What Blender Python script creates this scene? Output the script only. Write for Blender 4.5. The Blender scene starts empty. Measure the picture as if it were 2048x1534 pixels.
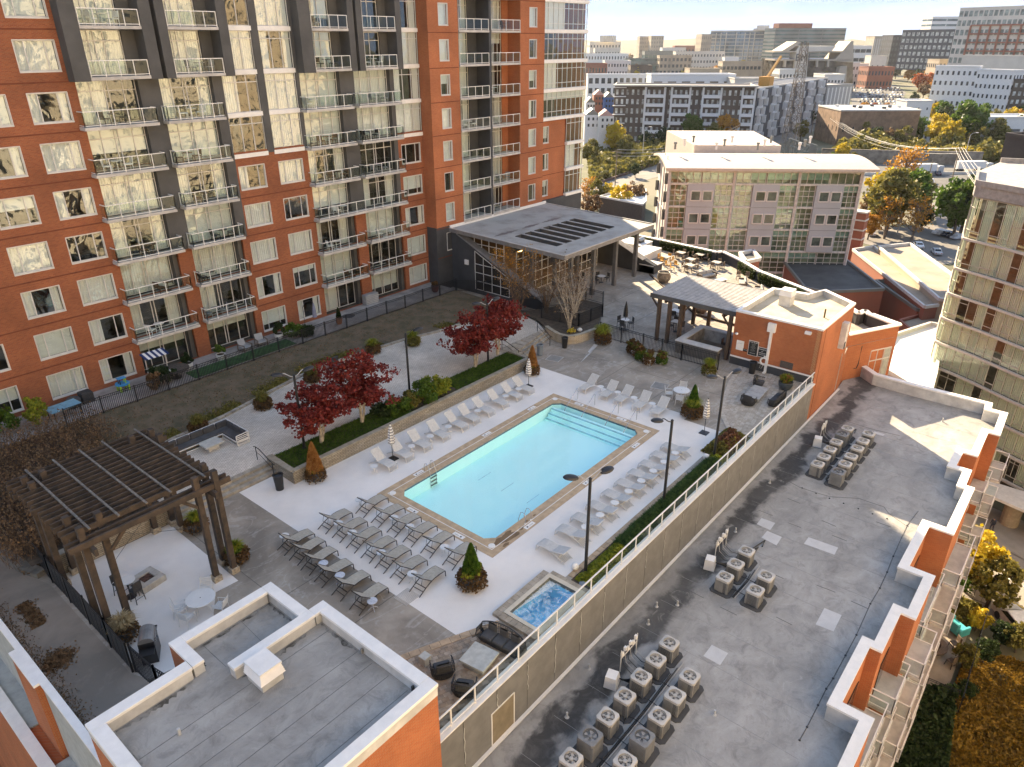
import bpy, bmesh, math, random
from mathutils import Vector, Matrix, noise
R = math.radians
rnd = random.Random(7)
S = bpy.context.scene
COL = S.collection
# camera, world, sun, exposure
CR = Vector((0.640152, -0.768247, -0.0016)) ;
YAW, PITCH, ROLL, F = 0.694549483, 0.444621611, -0.00211306, 1440.06657
def cam_axes():
 cy, sy, cp, sp = math.cos(YAW), math.sin(YAW), math.cos(PITCH), math.sin(PITCH)
 f = Vector((cy*cp, sy*cp, -sp)); r = Vector((sy, -cy, 0)); u = r.cross(f)
 c, s = math.cos(ROLL), math.sin(ROLL)
 return c*r+s*u, -s*r+c*u, f
AR, AU, AF = cam_axes()
CAMP = Vector((0, 0, 24))
cd = bpy.data.cameras.new('camera'); cam = bpy.data.objects.new('camera', cd); COL.objects.link(cam)
cd.sensor_width = 36; cd.lens = F/2048*36; cd.clip_start = .5; cd.clip_end = 20000
m = Matrix((AR, AU, -AF)).transposed().to_4x4(); m.translation = CAMP
cam.matrix_world = m; S.camera = cam
SUN_AZ = Vector((0.58, 0.815, 0)).normalized(); SUN_EL = R(27)
W = bpy.data.worlds.new('World'); S.world = W; W.use_nodes = True
wn = W.node_tree; wn.nodes.clear()
def N(nt, t, **k):
 n = nt.nodes.new(t)
 for a, b in k.items():
  if a.startswith('i_'): n.inputs[a[2:].replace('_', ' ')].default_value = b
  else: setattr(n, a, b)
 return n
sky = N(wn, 'ShaderNodeTexSky', sky_type='NISHITA'); sky.sun_disc = False
sky.sun_elevation = SUN_EL; sky.sun_rotation = math.atan2(SUN_AZ.x, SUN_AZ.y)
sky.air_density = 1.0; sky.dust_density = .0; sky.ozone_density = 1.4; sky.altitude = 200
bg = N(wn, 'ShaderNodeBackground'); bg.inputs['Strength'].default_value = .098
wo = N(wn, 'ShaderNodeOutputWorld')
tc = N(wn, 'ShaderNodeTexCoord')
mp = N(wn, 'ShaderNodeMapping'); mp.inputs['Scale'].default_value = (2.2, 2.2, 16)
mp.inputs['Rotation'].default_value = (R(4), R(-3), 0)
nz = N(wn, 'ShaderNodeTexNoise', i_Scale=1.5, i_Detail=7.0, i_Roughness=.6, i_Distortion=.5)
cr = N(wn, 'ShaderNodeValToRGB'); cr.color_ramp.elements[0].position = .47; cr.color_ramp.elements[1].position = .78
cr.color_ramp.elements[1].color = (.6, .6, .6, 1)
mx = N(wn, 'ShaderNodeMix', data_type='RGBA')
lk = wn.links.new
lk(tc.outputs['Generated'], mp.inputs['Vector']); lk(mp.outputs[0], nz.inputs['Vector'])
lk(nz.outputs['Fac'], cr.inputs[0]); lk(cr.outputs[0], mx.inputs[0])
cpn = N(wn, 'ShaderNodeMix', data_type='RGBA', blend_type='DARKEN'); cpn.inputs[0].default_value = 1
lk(sky.outputs[0], cpn.inputs[6]); cpn.inputs[7].default_value = (1.15, 1.85, 3.6, 1)     # horizon glare held back
sm = N(wn, 'ShaderNodeMix', data_type='RGBA'); sm.inputs[0].default_value = .6          # thin high veil evens out the sky
lk(cpn.outputs[2], sm.inputs[6]); sm.inputs[7].default_value = (1.35, 2.05, 3.7, 1)
lk(sm.outputs[2], mx.inputs[6]); mx.inputs[7].default_value = (2.7, 3.0, 3.6, 1)
lk(mx.outputs[2], bg.inputs[0]); lk(bg.outputs[0], wo.inputs[0])
sd = bpy.data.lights.new('sun', 'SUN'); sd.energy = 4.6; sd.angle = R(.5); sd.color = (1, .87, .70)
so = bpy.data.objects.new('sun', sd); COL.objects.link(so)
sv = SUN_AZ*math.cos(SUN_EL) + Vector((0, 0, math.sin(SUN_EL)))
so.rotation_euler = sv.to_track_quat('Z', 'Y').to_euler(); so.location = (60, 60, 120)
S.view_settings.view_transform = 'Standard'; S.view_settings.look = 'None'
S.view_settings.exposure = 2.02; S.view_settings.gamma = 1
S.view_settings.use_white_balance = True; S.view_settings.white_balance_temperature = 7900; S.view_settings.white_balance_tint = 8
S.cycles.max_bounces = 6; S.cycles.transparent_max_bounces = 16
S.cycles.diffuse_bounces = 3; S.cycles.glossy_bounces = 3
S.cycles.caustics_reflective = False; S.cycles.caustics_refractive = False
# placing helpers (real depths)
def ray(x, y): return AR*((x-1024)/F) + AU*((767-y)/F) + AF
def G(x, y, z=0.0):
 d = ray(x, y); return CAMP + d*((z-CAMP.z)/d.z)
FH = Vector((AF.x, AF.y, 0)).normalized()      # view heading on the ground
RH = Vector((FH.y, -FH.x, 0))                  # to the right of it
def PD(x, y, D):                               # point at ground distance D ahead
 d = ray(x, y); return CAMP + d*(D/d.dot(FH))
# mesh helpers
class MB:
 def __init__(s): s.v = []; s.f = []; s.m = []; s.mi = 0
 def add(s, vs, fs):
  o = len(s.v); s.v += [tuple(v) for v in vs]; s.f += [tuple(i+o for i in f) for f in fs]; s.m += [s.mi]*len(fs); return s
 def box(s, x0, y0, z0, x1, y1, z1):
  if x0 > x1: x0, x1 = x1, x0
  if y0 > y1: y0, y1 = y1, y0
  if z0 > z1: z0, z1 = z1, z0
  return s.add([(x0,y0,z0),(x1,y0,z0),(x1,y1,z0),(x0,y1,z0),(x0,y0,z1),(x1,y0,z1),(x1,y1,z1),(x0,y1,z1)],
                     [(3,2,1,0),(4,5,6,7),(0,1,5,4),(1,2,6,5),(2,3,7,6),(3,0,4,7)])
 def bev(s, x0, y0, z0, x1, y1, z1, b=.02):
  pts = [(x0+b,y0),(x1-b,y0),(x1,y0+b),(x1,y1-b),(x1-b,y1),(x0+b,y1),(x0,y1-b),(x0,y0+b)]
  cx, cy = (x0+x1)/2, (y0+y1)/2
  vs = [(x,y,z0) for x,y in pts]+[(x,y,z1-b) for x,y in pts]
  vs += [(x+(b if x < cx else -b)*.7, y+(b if y < cy else -b)*.7, z1) for x,y in pts]
  fs = [tuple(range(7,-1,-1)), tuple(range(16,24))]
  for k in (0, 8):
   fs += [(k+i, k+(i+1)%8, k+8+(i+1)%8, k+8+i) for i in range(8)]
  return s.add(vs, fs)
 def beam(s, a, b, w, h, up=(0,0,1)):
  a = Vector(a); b = Vector(b); d = (b-a)
  if d.length < 1e-6: return s
  d.normalize(); up = Vector(up)
  if abs(d.dot(up)) > .99: up = Vector((1,0,0))
  r = d.cross(up).normalized(); u = r.cross(d)
  vs = []
  for p in (a, b):
   for i, j in ((-1,-1),(1,-1),(1,1),(-1,1)): vs.append(p + r*(w/2*i) + u*(h/2*j))
  return s.add(vs, [(3,2,1,0),(4,5,6,7),(0,1,5,4),(1,2,6,5),(2,3,7,6),(3,0,4,7)])
 def tube(s, pts, r, n=6, cap=True):
  pts = [Vector(p) for p in pts]; rr = r if isinstance(r, (list, tuple)) else [r]*len(pts)
  rings = []; ref = Vector((0,0,1))
  o = len(s.v); vs = []
  for i, p in enumerate(pts):
   d = (pts[min(i+1, len(pts)-1)] - pts[max(i-1, 0)])
   if d.length < 1e-9: d = Vector((0,0,1))
   d.normalize()
   u = ref - d*ref.dot(d)
   if u.length < .05: u = Vector((1,0,0)) - d*d.x
   u.normalize(); w = d.cross(u)
   for k in range(n):
    t = 2*math.pi*k/n; vs.append(p + (u*math.cos(t) + w*math.sin(t))*rr[i])
  fs = []
  for i in range(len(pts)-1):
   for k in range(n): fs.append((i*n+k, i*n+(k+1)%n, (i+1)*n+(k+1)%n, (i+1)*n+k))
  if cap: fs += [tuple(range(n-1,-1,-1)), tuple(range((len(pts)-1)*n, len(pts)*n))]
  return s.add(vs, fs)
 def lathe(s, prof, c=(0,0,0), n=20, cap=True):
  vs = []; fs = []
  for r, z in prof:
   for k in range(n):
    t = 2*math.pi*k/n; vs.append((c[0]+r*math.cos(t), c[1]+r*math.sin(t), c[2]+z))
  for i in range(len(prof)-1):
   for k in range(n): fs.append((i*n+k, i*n+(k+1)%n, (i+1)*n+(k+1)%n, (i+1)*n+k))
  if cap: fs += [tuple(range(n-1,-1,-1)), tuple(range((len(prof)-1)*n, len(prof)*n))]
  return s.add(vs, fs)
 def prism(s, poly, z0, z1):
  n = len(poly); a = sum(poly[i][0]*poly[(i+1)%n][1]-poly[(i+1)%n][0]*poly[i][1] for i in range(n))
  if a < 0: poly = poly[::-1]
  zz0 = z0 if callable(z0) else (lambda x, y: z0); zz1 = z1 if callable(z1) else (lambda x, y: z1)
  vs = [(x,y,zz0(x,y)) for x,y in poly]+[(x,y,zz1(x,y)) for x,y in poly]
  return s.add(vs, [tuple(range(n-1,-1,-1)), tuple(range(n,2*n))]+[(i,(i+1)%n,n+(i+1)%n,n+i) for i in range(n)])
 def quad(s, *p): return s.add(p, [tuple(range(len(p)))])
 def leaf(s, p, r, w, h=None):
  h = h or w
  n = Vector((r.gauss(0,1), r.gauss(0,1), r.gauss(0,1)+.4)).normalized()
  a = n.orthogonal().normalized(); a = (Matrix.Rotation(r.random()*6.28, 3, n) @ a); b = n.cross(a)
  return s.quad(p-a*w/2-b*h/2, p+a*w/2-b*h/2, p+a*w/2+b*h/2, p-a*w/2+b*h/2)
 def mesh(s, name, mats, smooth=False):
  me = bpy.data.meshes.new(name); me.from_pydata(s.v, [], s.f)
  if not isinstance(mats, (list, tuple)): mats = [mats]
  for mt in mats: me.materials.append(mt)
  if len(mats) > 1: me.polygons.foreach_set('material_index', s.m)
  if smooth: me.polygons.foreach_set('use_smooth', [True]*len(s.f))
  me.update(); return me
 def obj(s, name, mats, parent=None, loc=None, smooth=False, **tags):
  return mk(name, s.mesh(name, mats, smooth), parent, loc, **tags)
def mk(name, me, parent=None, loc=None, rot=None, scale=None, **tags):
 o = bpy.data.objects.new(name, me); COL.objects.link(o)
 if parent: o.parent = parent
 if loc: o.location = loc
 if rot is not None: o.rotation_euler = rot if isinstance(rot, (tuple, list)) else (0, 0, rot)
 if scale is not None: o.scale = scale if isinstance(scale, (tuple, list)) else (scale,)*3
 for k, v in tags.items():
  if v: o[k] = v
 return o
def thing(name, label, cat, loc=(0,0,0), rz=0, group=None):
 return mk(name, None, None, loc, rz, label=label, category=cat, group=group)
def kids(o): return [c for c in ALLK.get(o.name, [])]
def dup(root, loc, rz=None, label=None, group=None, scale=None):
 ch = {}
 def rec(o, par):
  c = o.copy(); COL.objects.link(c)
  if par: c.parent = par
  for k in list(o.children): rec(k, c)
  return c
 c = rec(root, None); c.location = loc
 if rz is not None: c.rotation_euler = (0, 0, rz)
 if label: c['label'] = label
 if group: c['group'] = group
 if scale is not None: c.scale = (scale,)*3
 return c
def wall_holes(mb, axis, pos, a0, a1, z0, z1, holes, depth=.3, flip=1):
 """wall face in the plane axis=pos with rectangular openings (a,z) and reveals going inwards by depth"""
 A = sorted({a0, a1, *[h[0] for h in holes], *[h[1] for h in holes]}); A = [a for a in A if a0 <= a <= a1]
 Z = sorted({z0, z1, *[h[2] for h in holes], *[h[3] for h in holes]}); Z = [z for z in Z if z0 <= z <= z1]
 P = (lambda a, d, z: (a, pos+d*flip, z)) if axis == 'Y' else (lambda a, d, z: (pos+d*flip, a, z))
 for j in range(len(Z)-1):
  run = None
  for i in range(len(A)-1):
   ca, cz = (A[i]+A[i+1])/2, (Z[j]+Z[j+1])/2
   inh = any(h[0] < ca < h[1] and h[2] < cz < h[3] for h in holes)
   if not inh:
    if run is None: run = A[i]
   if inh or i == len(A)-2:
    e = A[i] if inh else A[i+1]
    if run is not None: mb.quad(P(run,0,Z[j]), P(e,0,Z[j]), P(e,0,Z[j+1]), P(run,0,Z[j+1])); run = None
 for h in holes:
  a, b, c, d = h[:4]
  if b <= a0 or a >= a1 or d <= z0 or c >= z1: continue
  mb.quad(P(a,0,c),P(b,0,c),P(b,depth,c),P(a,depth,c)); mb.quad(P(a,0,d),P(a,depth,d),P(b,depth,d),P(b,0,d))
  mb.quad(P(a,0,c),P(a,depth,c),P(a,depth,d),P(a,0,d)); mb.quad(P(b,0,c),P(b,0,d),P(b,depth,d),P(b,depth,c))
# materials
MATS = {}
def pos_node(nt, sx=1, sy=1, sz=1):
 g = N(nt, 'ShaderNodeNewGeometry'); mpn = N(nt, 'ShaderNodeMapping'); mpn.inputs['Scale'].default_value = (sx, sy, sz)
 nt.links.new(g.outputs['Position'], mpn.inputs['Vector']); return mpn
def M(name, col, rough=.7, metal=0, var=.12, scale=2.0, bump=0, bscale=None, col2=None, lo=.35, hi=.65, stretch=(1,1,1), spec=None, per_obj=0, detail=5.0):
 if name in MATS: return MATS[name]
 mt = bpy.data.materials.new(name); mt.use_nodes = True; nt = mt.node_tree; L = nt.links.new
 b = nt.nodes['Principled BSDF']; b.inputs['Roughness'].default_value = rough; b.inputs['Metallic'].default_value = metal
 if spec is not None: b.inputs['Specular IOR Level'].default_value = spec
 p = pos_node(nt, *stretch)
 n = N(nt, 'ShaderNodeTexNoise', i_Scale=scale, i_Detail=detail, i_Roughness=.6); L(p.outputs[0], n.inputs['Vector'])
 c2 = col2 or tuple(c*(1-var*1.6) for c in col); c1 = col if col2 else tuple(min(1, c*(1+var)) for c in col)
 rp = N(nt, 'ShaderNodeValToRGB'); rp.color_ramp.elements[0].position = lo; rp.color_ramp.elements[1].position = hi
 rp.color_ramp.elements[0].color = (*c2, 1); rp.color_ramp.elements[1].color = (*c1, 1)
 L(n.outputs['Fac'], rp.inputs[0]); out = rp.outputs[0]
 if per_obj:
  oi = N(nt, 'ShaderNodeObjectInfo'); hs = N(nt, 'ShaderNodeHueSaturation')
  ma = N(nt, 'ShaderNodeMapRange'); ma.inputs['To Min'].default_value = 1-per_obj; ma.inputs['To Max'].default_value = 1+per_obj
  L(oi.outputs['Random'], ma.inputs['Value']); L(ma.outputs[0], hs.inputs['Value']); L(out, hs.inputs['Color']); out = hs.outputs[0]
 L(out, b.inputs['Base Color'])
 if bump:
  n2 = N(nt, 'ShaderNodeTexNoise', i_Scale=bscale or scale*8, i_Detail=4.0); L(p.outputs[0], n2.inputs['Vector'])
  bp = N(nt, 'ShaderNodeBump'); bp.inputs['Strength'].default_value = bump; bp.inputs['Distance'].default_value = .02
  L(n2.outputs['Fac'], bp.inputs['Height']); L(bp.outputs[0], b.inputs['Normal'])
 MATS[name] = mt; return mt
def MIXN(nt, fac, a, b, bt='MIX'):
 x = N(nt, 'ShaderNodeMix', data_type='RGBA', blend_type=bt)
 if hasattr(fac, 'links'): nt.links.new(fac, x.inputs[0])
 else: x.inputs[0].default_value = fac
 for v, i in ((a, 6), (b, 7)):
  if hasattr(v, 'links'): nt.links.new(v, x.inputs[i])
  else: x.inputs[i].default_value = (*v, 1)
 return x.outputs[2]
def MATHN(nt, op, a, b=None, clamp=False):
 x = N(nt, 'ShaderNodeMath', operation=op); x.use_clamp = clamp
 for v, i in ((a, 0), (b, 1)):
  if v is None: continue
  if hasattr(v, 'links'): nt.links.new(v, x.inputs[i])
  else: x.inputs[i].default_value = v
 return x.outputs[0]
def brick_mat(name, c1, c2, mortar, bw=.21, bh=.072, ms=.009, plan=False, off=.5, ang=0, bumpd=.01, rough=.85, big=.25, squash=1):
 mt = bpy.data.materials.new(name); mt.use_nodes = True; nt = mt.node_tree; L = nt.links.new
 b = nt.nodes['Principled BSDF']; b.inputs['Roughness'].default_value = rough
 g = N(nt, 'ShaderNodeNewGeometry')
 if plan:
  v = N(nt, 'ShaderNodeMapping'); v.inputs['Rotation'].default_value = (0,0,ang); L(g.outputs['Position'], v.inputs['Vector']); vec = v.outputs[0]
 else:
  sp = N(nt, 'ShaderNodeSeparateXYZ'); L(g.outputs['Position'], sp.inputs[0])
  ad = MATHN(nt, 'ADD', sp.outputs[0], sp.outputs[1]); cb = N(nt, 'ShaderNodeCombineXYZ'); L(ad, cb.inputs[0]); L(sp.outputs[2], cb.inputs[1]); vec = cb.outputs[0]
 t = N(nt, 'ShaderNodeTexBrick'); t.offset = off; L(vec, t.inputs['Vector'])
 t.inputs['Color1'].default_value = (*c1,1); t.inputs['Color2'].default_value = (*c2,1); t.inputs['Mortar'].default_value = (*mortar,1)
 for k, val in (('Scale',1),('Mortar Size',ms),('Mortar Smooth',.1),('Bias',0),('Brick Width',bw),('Row Height',bh)): t.inputs[k].default_value = val
 n = N(nt, 'ShaderNodeTexNoise', i_Scale=.35, i_Detail=6.0); L(g.outputs['Position'], n.inputs['Vector'])
 mr = N(nt, 'ShaderNodeMapRange'); mr.inputs['From Min'].default_value = .3; mr.inputs['From Max'].default_value = .7; mr.inputs['To Min'].default_value = 1-big; mr.inputs['To Max'].default_value = 1+big*.5
 L(n.outputs['Fac'], mr.inputs['Value'])
 cbn = N(nt, 'ShaderNodeCombineColor'); [L(mr.outputs[0], cbn.inputs[i]) for i in range(3)]
 L(MIXN(nt, 1.0, t.outputs['Color'], cbn.outputs[0], 'MULTIPLY'), b.inputs['Base Color'])
 bp = N(nt, 'ShaderNodeBump'); bp.inputs['Strength'].default_value = .5; bp.inputs['Distance'].default_value = bumpd
 L(MATHN(nt, 'SUBTRACT', 1.0, t.outputs['Fac']), bp.inputs['Height']); L(bp.outputs[0], b.inputs['Normal'])
 MATS[name] = mt; return mt
def glass_mat(name, tint=(.6,.68,.64), ior=1.7, wave=.25, wscale=.7, minr=.0):
 mt = bpy.data.materials.new(name); mt.use_nodes = True; nt = mt.node_tree; L = nt.links.new; nt.nodes.clear()
 o = N(nt, 'ShaderNodeOutputMaterial'); tr = N(nt, 'ShaderNodeBsdfTransparent'); tr.inputs[0].default_value = (*tint,1)
 gl = N(nt, 'ShaderNodeBsdfGlossy'); gl.inputs['Roughness'].default_value = .02; gl.inputs['Color'].default_value = (.95,1,.96,1)
 fr = N(nt, 'ShaderNodeFresnel'); fr.inputs['IOR'].default_value = ior; mxs = N(nt, 'ShaderNodeMixShader')
 g = N(nt, 'ShaderNodeNewGeometry'); oi = N(nt, 'ShaderNodeObjectInfo')
 va = N(nt, 'ShaderNodeVectorMath', operation='ADD'); cb = N(nt, 'ShaderNodeCombineXYZ'); L(MATHN(nt, 'MULTIPLY', oi.outputs['Random'], 37.0), cb.inputs[0])
 L(g.outputs['Position'], va.inputs[0]); L(cb.outputs[0], va.inputs[1])
 n = N(nt, 'ShaderNodeTexNoise', i_Scale=wscale, i_Detail=1.5, i_Distortion=.6); L(va.outputs[0], n.inputs['Vector'])
 bp = N(nt, 'ShaderNodeBump'); bp.inputs['Strength'].default_value = 1; bp.inputs['Distance'].default_value = wave; L(n.outputs['Fac'], bp.inputs['Height'])
 L(bp.outputs[0], gl.inputs['Normal'])
 fc = MATHN(nt, 'MULTIPLY', MATHN(nt, 'ADD', fr.outputs[0], minr, True), MATHN(nt, 'SUBTRACT', 1.0, g.outputs['Backfacing']))
 L(fc, mxs.inputs[0]); L(tr.outputs[0], mxs.inputs[1]); L(gl.outputs[0], mxs.inputs[2]); L(mxs.outputs[0], o.inputs[0])
 MATS[name] = mt; return mt
def leaf_mat(name, c1, c2, scale=1.5, trans=.35, rough=.6, c3=None):
 mt = bpy.data.materials.new(name); mt.use_nodes = True; nt = mt.node_tree; L = nt.links.new; nt.nodes.clear()
 o = N(nt, 'ShaderNodeOutputMaterial'); d = N(nt, 'ShaderNodeBsdfPrincipled'); d.inputs['Roughness'].default_value = rough
 d.inputs['Specular IOR Level'].default_value = .25
 t = N(nt, 'ShaderNodeBsdfTranslucent'); mxs = N(nt, 'ShaderNodeMixShader'); mxs.inputs[0].default_value = trans
 g = N(nt, 'ShaderNodeNewGeometry'); n = N(nt, 'ShaderNodeTexNoise', i_Scale=scale, i_Detail=3.0); L(g.outputs['Position'], n.inputs['Vector'])
 wn_ = N(nt, 'ShaderNodeTexWhiteNoise'); mpq = N(nt, 'ShaderNodeVectorMath', operation='SNAP'); mpq.inputs[1].default_value = (.15,.15,.15)
 L(g.outputs['Position'], mpq.inputs[0]); L(mpq.outputs[0], wn_.inputs['Vector'])
 f = MATHN(nt, 'ADD', MATHN(nt, 'MULTIPLY', wn_.outputs['Value'], .45), MATHN(nt, 'MULTIPLY', n.outputs['Fac'], .6), True)
 rp = N(nt, 'ShaderNodeValToRGB'); rp.color_ramp.elements[0].position = .25; rp.color_ramp.elements[1].position = .8
 rp.color_ramp.elements[0].color = (*c1,1); rp.color_ramp.elements[1].color = (*c2,1)
 if c3: e = rp.color_ramp.elements.new(.92); e.color = (*c3,1)
 L(f, rp.inputs[0]); L(rp.outputs[0], d.inputs['Base Color']); L(rp.outputs[0], t.inputs[0])
 L(d.outputs[0], mxs.inputs[1]); L(t.outputs[0], mxs.inputs[2]); L(mxs.outputs[0], o.inputs[0])
 MATS[name] = mt; return mt
brick = brick_mat('brick_red', (.27,.062,.022), (.36,.098,.034), (.26,.14,.08), ms=.010)
brick_or = brick_mat('brick_orange', (.38,.088,.028), (.45,.125,.042), (.36,.19,.10), ms=.010)
stone_wall = brick_mat('stone_block', (.30,.25,.18), (.42,.37,.29), (.13,.11,.08), bw=.42, bh=.11, ms=.014, bumpd=.04)
paver_walk = brick_mat('paver_walk', (.60,.54,.46), (.72,.66,.58), (.33,.28,.22), bw=.24, bh=.12, ms=.012, plan=True, ang=R(12), bumpd=.01, big=.3)
white = M('white_paint', (.80,.775,.73), .5, var=.04)
cream = M('cream_stucco', (.62,.60,.56), .8, var=.06)
dgrey = M('dark_grey_stucco', (.085,.083,.08), .8, var=.12, scale=.6)
dgrey2 = M('charcoal_wall', (.055,.057,.06), .75, var=.12, scale=.8)
alu = M('window_aluminium', (.60,.58,.54), .4, var=.05)
slabc = M('balcony_slab', (.50,.47,.43), .8, var=.12, scale=1.2)
black = M('black_metal', (.018,.018,.019), .4, var=.1)
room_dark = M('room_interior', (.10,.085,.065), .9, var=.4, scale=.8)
curt = M('sheer_curtain', (.68,.68,.64), .9, var=.05, scale=6, stretch=(5,5,.2))
blind = M('roller_blind', (.60,.63,.60), .9, var=.03)
glass = glass_mat('window_glass', tint=(.88,.92,.90), ior=1.5, wave=.022, wscale=.8, minr=.08)
railglass = glass_mat('rail_glass', tint=(.82,.88,.85), ior=1.45, wave=0.02, wscale=1)
# ground, podium, deck surfaces
def struct(name, mb, mats, smooth=False): return mb.obj(name, mats, None, None, smooth, kind='structure')
ground_m = M('city_ground', (.17,.15,.10), .95, col2=(.075,.085,.04), scale=.02, lo=.42, hi=.58, bump=0)
b = MB(); gx = [-700,-200,0,60,120,200,350,600,1000,2000,4000,9000]; gy = [-3500,-1200,-400,-150,-60,0,60,150,400,1200,3500,9000]
def gz(x, y):
 d = math.hypot(x, y); return -25 - (0 if d < 400 else min(30, (d-400)*.0) )
for i in range(len(gx)-1):
 for j in range(len(gy)-1):
  b.quad(*[(x, y, gz(x, y)) for x, y in ((gx[i],gy[j]),(gx[i+1],gy[j]),(gx[i+1],gy[j+1]),(gx[i],gy[j+1]))])
struct('ground', b, ground_m)
def conc(name, base, dark, light, wet=.0, streak=True):
 mt = bpy.data.materials.new(name); mt.use_nodes = True; nt = mt.node_tree; L = nt.links.new
 B = nt.nodes['Principled BSDF']; g = N(nt, 'ShaderNodeNewGeometry')
 n1 = N(nt, 'ShaderNodeTexNoise', i_Scale=.28, i_Detail=8.0, i_Roughness=.62, i_Distortion=.8); L(g.outputs['Position'], n1.inputs['Vector'])
 n2 = N(nt, 'ShaderNodeTexNoise', i_Scale=1.6, i_Detail=8.0, i_Roughness=.7); L(g.outputs['Position'], n2.inputs['Vector'])
 r1 = N(nt, 'ShaderNodeValToRGB'); r1.color_ramp.elements[0].position = .36; r1.color_ramp.elements[1].position = .66
 r1.color_ramp.elements[0].color = (*dark,1); r1.color_ramp.elements[1].color = (*base,1); L(n1.outputs['Fac'], r1.inputs[0])
 r2 = N(nt, 'ShaderNodeMapRange'); r2.inputs['From Min'].default_value = .55; r2.inputs['From Max'].default_value = .75; L(n2.outputs['Fac'], r2.inputs['Value'])
 c = MIXN(nt, MATHN(nt, 'MULTIPLY', r2.outputs[0], .55), r1.outputs[0], light)
 if streak:   # mineral streaks where water ran
  mpn = N(nt, 'ShaderNodeMapping'); mpn.inputs['Rotation'].default_value = (0,0,R(35)); mpn.inputs['Scale'].default_value = (.25, .9, 1); L(g.outputs['Position'], mpn.inputs['Vector'])
  n3 = N(nt, 'ShaderNodeTexNoise', i_Scale=.55, i_Detail=7.0, i_Distortion=1.6); L(mpn.outputs[0], n3.inputs['Vector'])
  r3 = N(nt, 'ShaderNodeValToRGB'); e = r3.color_ramp.elements; e[0].position = .485; e[0].color = (0,0,0,1); e[1].position = .515; e[1].color = (0,0,0,1)
  m_ = e.new(.5); m_.color = (.75,.75,.75,1); L(n3.outputs['Fac'], r3.inputs[0])
  c = MIXN(nt, MATHN(nt, 'MULTIPLY', r3.outputs[0], .5), c, light)
 L(c, B.inputs['Base Color']); B.inputs['Roughness'].default_value = .75
 bp = N(nt, 'ShaderNodeBump'); bp.inputs['Strength'].default_value = .25; bp.inputs['Distance'].default_value = .02; L(n2.outputs['Fac'], bp.inputs['Height']); L(bp.outputs[0], B.inputs['Normal'])
 MATS[name] = mt; return mt
deckc = conc('worn_concrete', (.40,.345,.28), (.215,.185,.15), (.52,.49,.45))
lightdeck = M('coated_deck', (.78,.735,.68), .7, var=.06, scale=.33, bump=.12, bscale=60, detail=12)
alleyc = conc('alley_concrete', (.33,.275,.22), (.19,.165,.135), (.30,.27,.23), streak=False)
soil = M('mulch_soil', (.10,.075,.05), .95, col2=(.04,.03,.022), scale=3, bump=.8, bscale=14)
podium_side = dgrey2
east = [(53.2,14.2),(60.9,14.2),(62.9,14.5),(67.9,12.0),(69.4,14.8),(70.1,15.5),(69.0,15.6),(69.9,16.4),(76.3,28.2),(81.3,34.9),(81.7,47.5)]
deck_poly = [(4.1,14.2)]+east+[(77.2,52.4),(77.2,54.2),(4.1,54.2)]
PX0, PX1, PY0, PY1 = 22.95, 38.45, 20.65, 27.8
HX0, HX1, HY0, HY1 = 19.5, 22.55, 14.75, 16.4
def rect_grid_poly(mb, x0, x1, y0, y1, holes, z):
 X = sorted({x0, x1, *[h[0] for h in holes], *[h[1] for h in holes]}); Y = sorted({y0, y1, *[h[2] for h in holes], *[h[3] for h in holes]})
 for i in range(len(X)-1):
  for j in range(len(Y)-1):
   cx, cy = (X[i]+X[i+1])/2, (Y[j]+Y[j+1])/2
   if any(h[0]<cx<h[1] and h[2]<cy<h[3] for h in holes): continue
   mb.quad((X[i],Y[j],z),(X[i+1],Y[j],z),(X[i+1],Y[j+1],z),(X[i],Y[j+1],z))
b = MB(); rect_grid_poly(b, 4.1, 51, 14.2, 54.2, [(PX0,PX1,PY0,PY1),(HX0,HX1,HY0,HY1)], 0)
b.add([(x,y,0) for x,y in [(51,14.2)]+east+[(77.2,52.4),(77.2,54.2),(51,54.2)]], [tuple(range(len(east)+4))])
struct('pool_deck', b, deckc)
b = MB(); n = len(deck_poly)
for i in range(n):
 p, q = deck_poly[i], deck_poly[(i+1)%n]
 if p[1] == 54.2 and q[1] == 54.2: continue
 zt_ = -3.45 if p[1] == 14.2 and q[1] == 14.2 else -.002
 b.quad((p[0],p[1],-25),(q[0],q[1],-25),(q[0],q[1],zt_),(p[0],p[1],zt_))
struct('podium_walls', b, brick_or)
b = MB(); rect_grid_poly(b, 17.0, 42.55, 19.2, 35.1, [(22.04,39.35,19.69,28.72)], .004)
b.add([(17.0,17.4,.004),(19.0,16.5,.004),(22.9,15.95,.004),(41.85,15.95,.004),(41.85,19.2,.004),(17.0,19.2,.004)], [(0,1,2,3,4,5)])
b.add([(7.0,35.3,.004),(12.87,35.3,.004),(12.76,28.2,.004),(11.61,28.3,.004),(10.3,26.3,.004),(8.2,25.3,.004),(7.0,25.6,.004)], [tuple(range(7))][::1])
struct('coated_deck', b, lightdeck)
cope = M('pool_coping', (.50,.36,.225), .75, var=.12, scale=2.5, bump=.2, bscale=30)
b = MB(); zc = .012
cx = .45
pool_in = [(PX0+cx,PY0),(PX1-cx,PY0),(PX1,PY0+cx),(PX1,PY1-cx),(PX1-cx,PY1),(PX0+cx,PY1),(PX0,PY1-cx),(PX0,PY0+cx)]
ox0, ox1, oy0, oy1 = 22.04, 39.35, 19.69, 28.72
outer = [(PX0+cx,oy0),(PX1-cx,oy0),(ox1,PY0+cx),(ox1,PY1-cx),(PX1-cx,oy1),(PX0+cx,oy1),(ox0,PY1-cx),(ox0,PY0+cx)]
corner = {1:(ox1,oy0),3:(ox1,oy1),5:(ox0,oy1),7:(ox0,oy0)}
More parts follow.
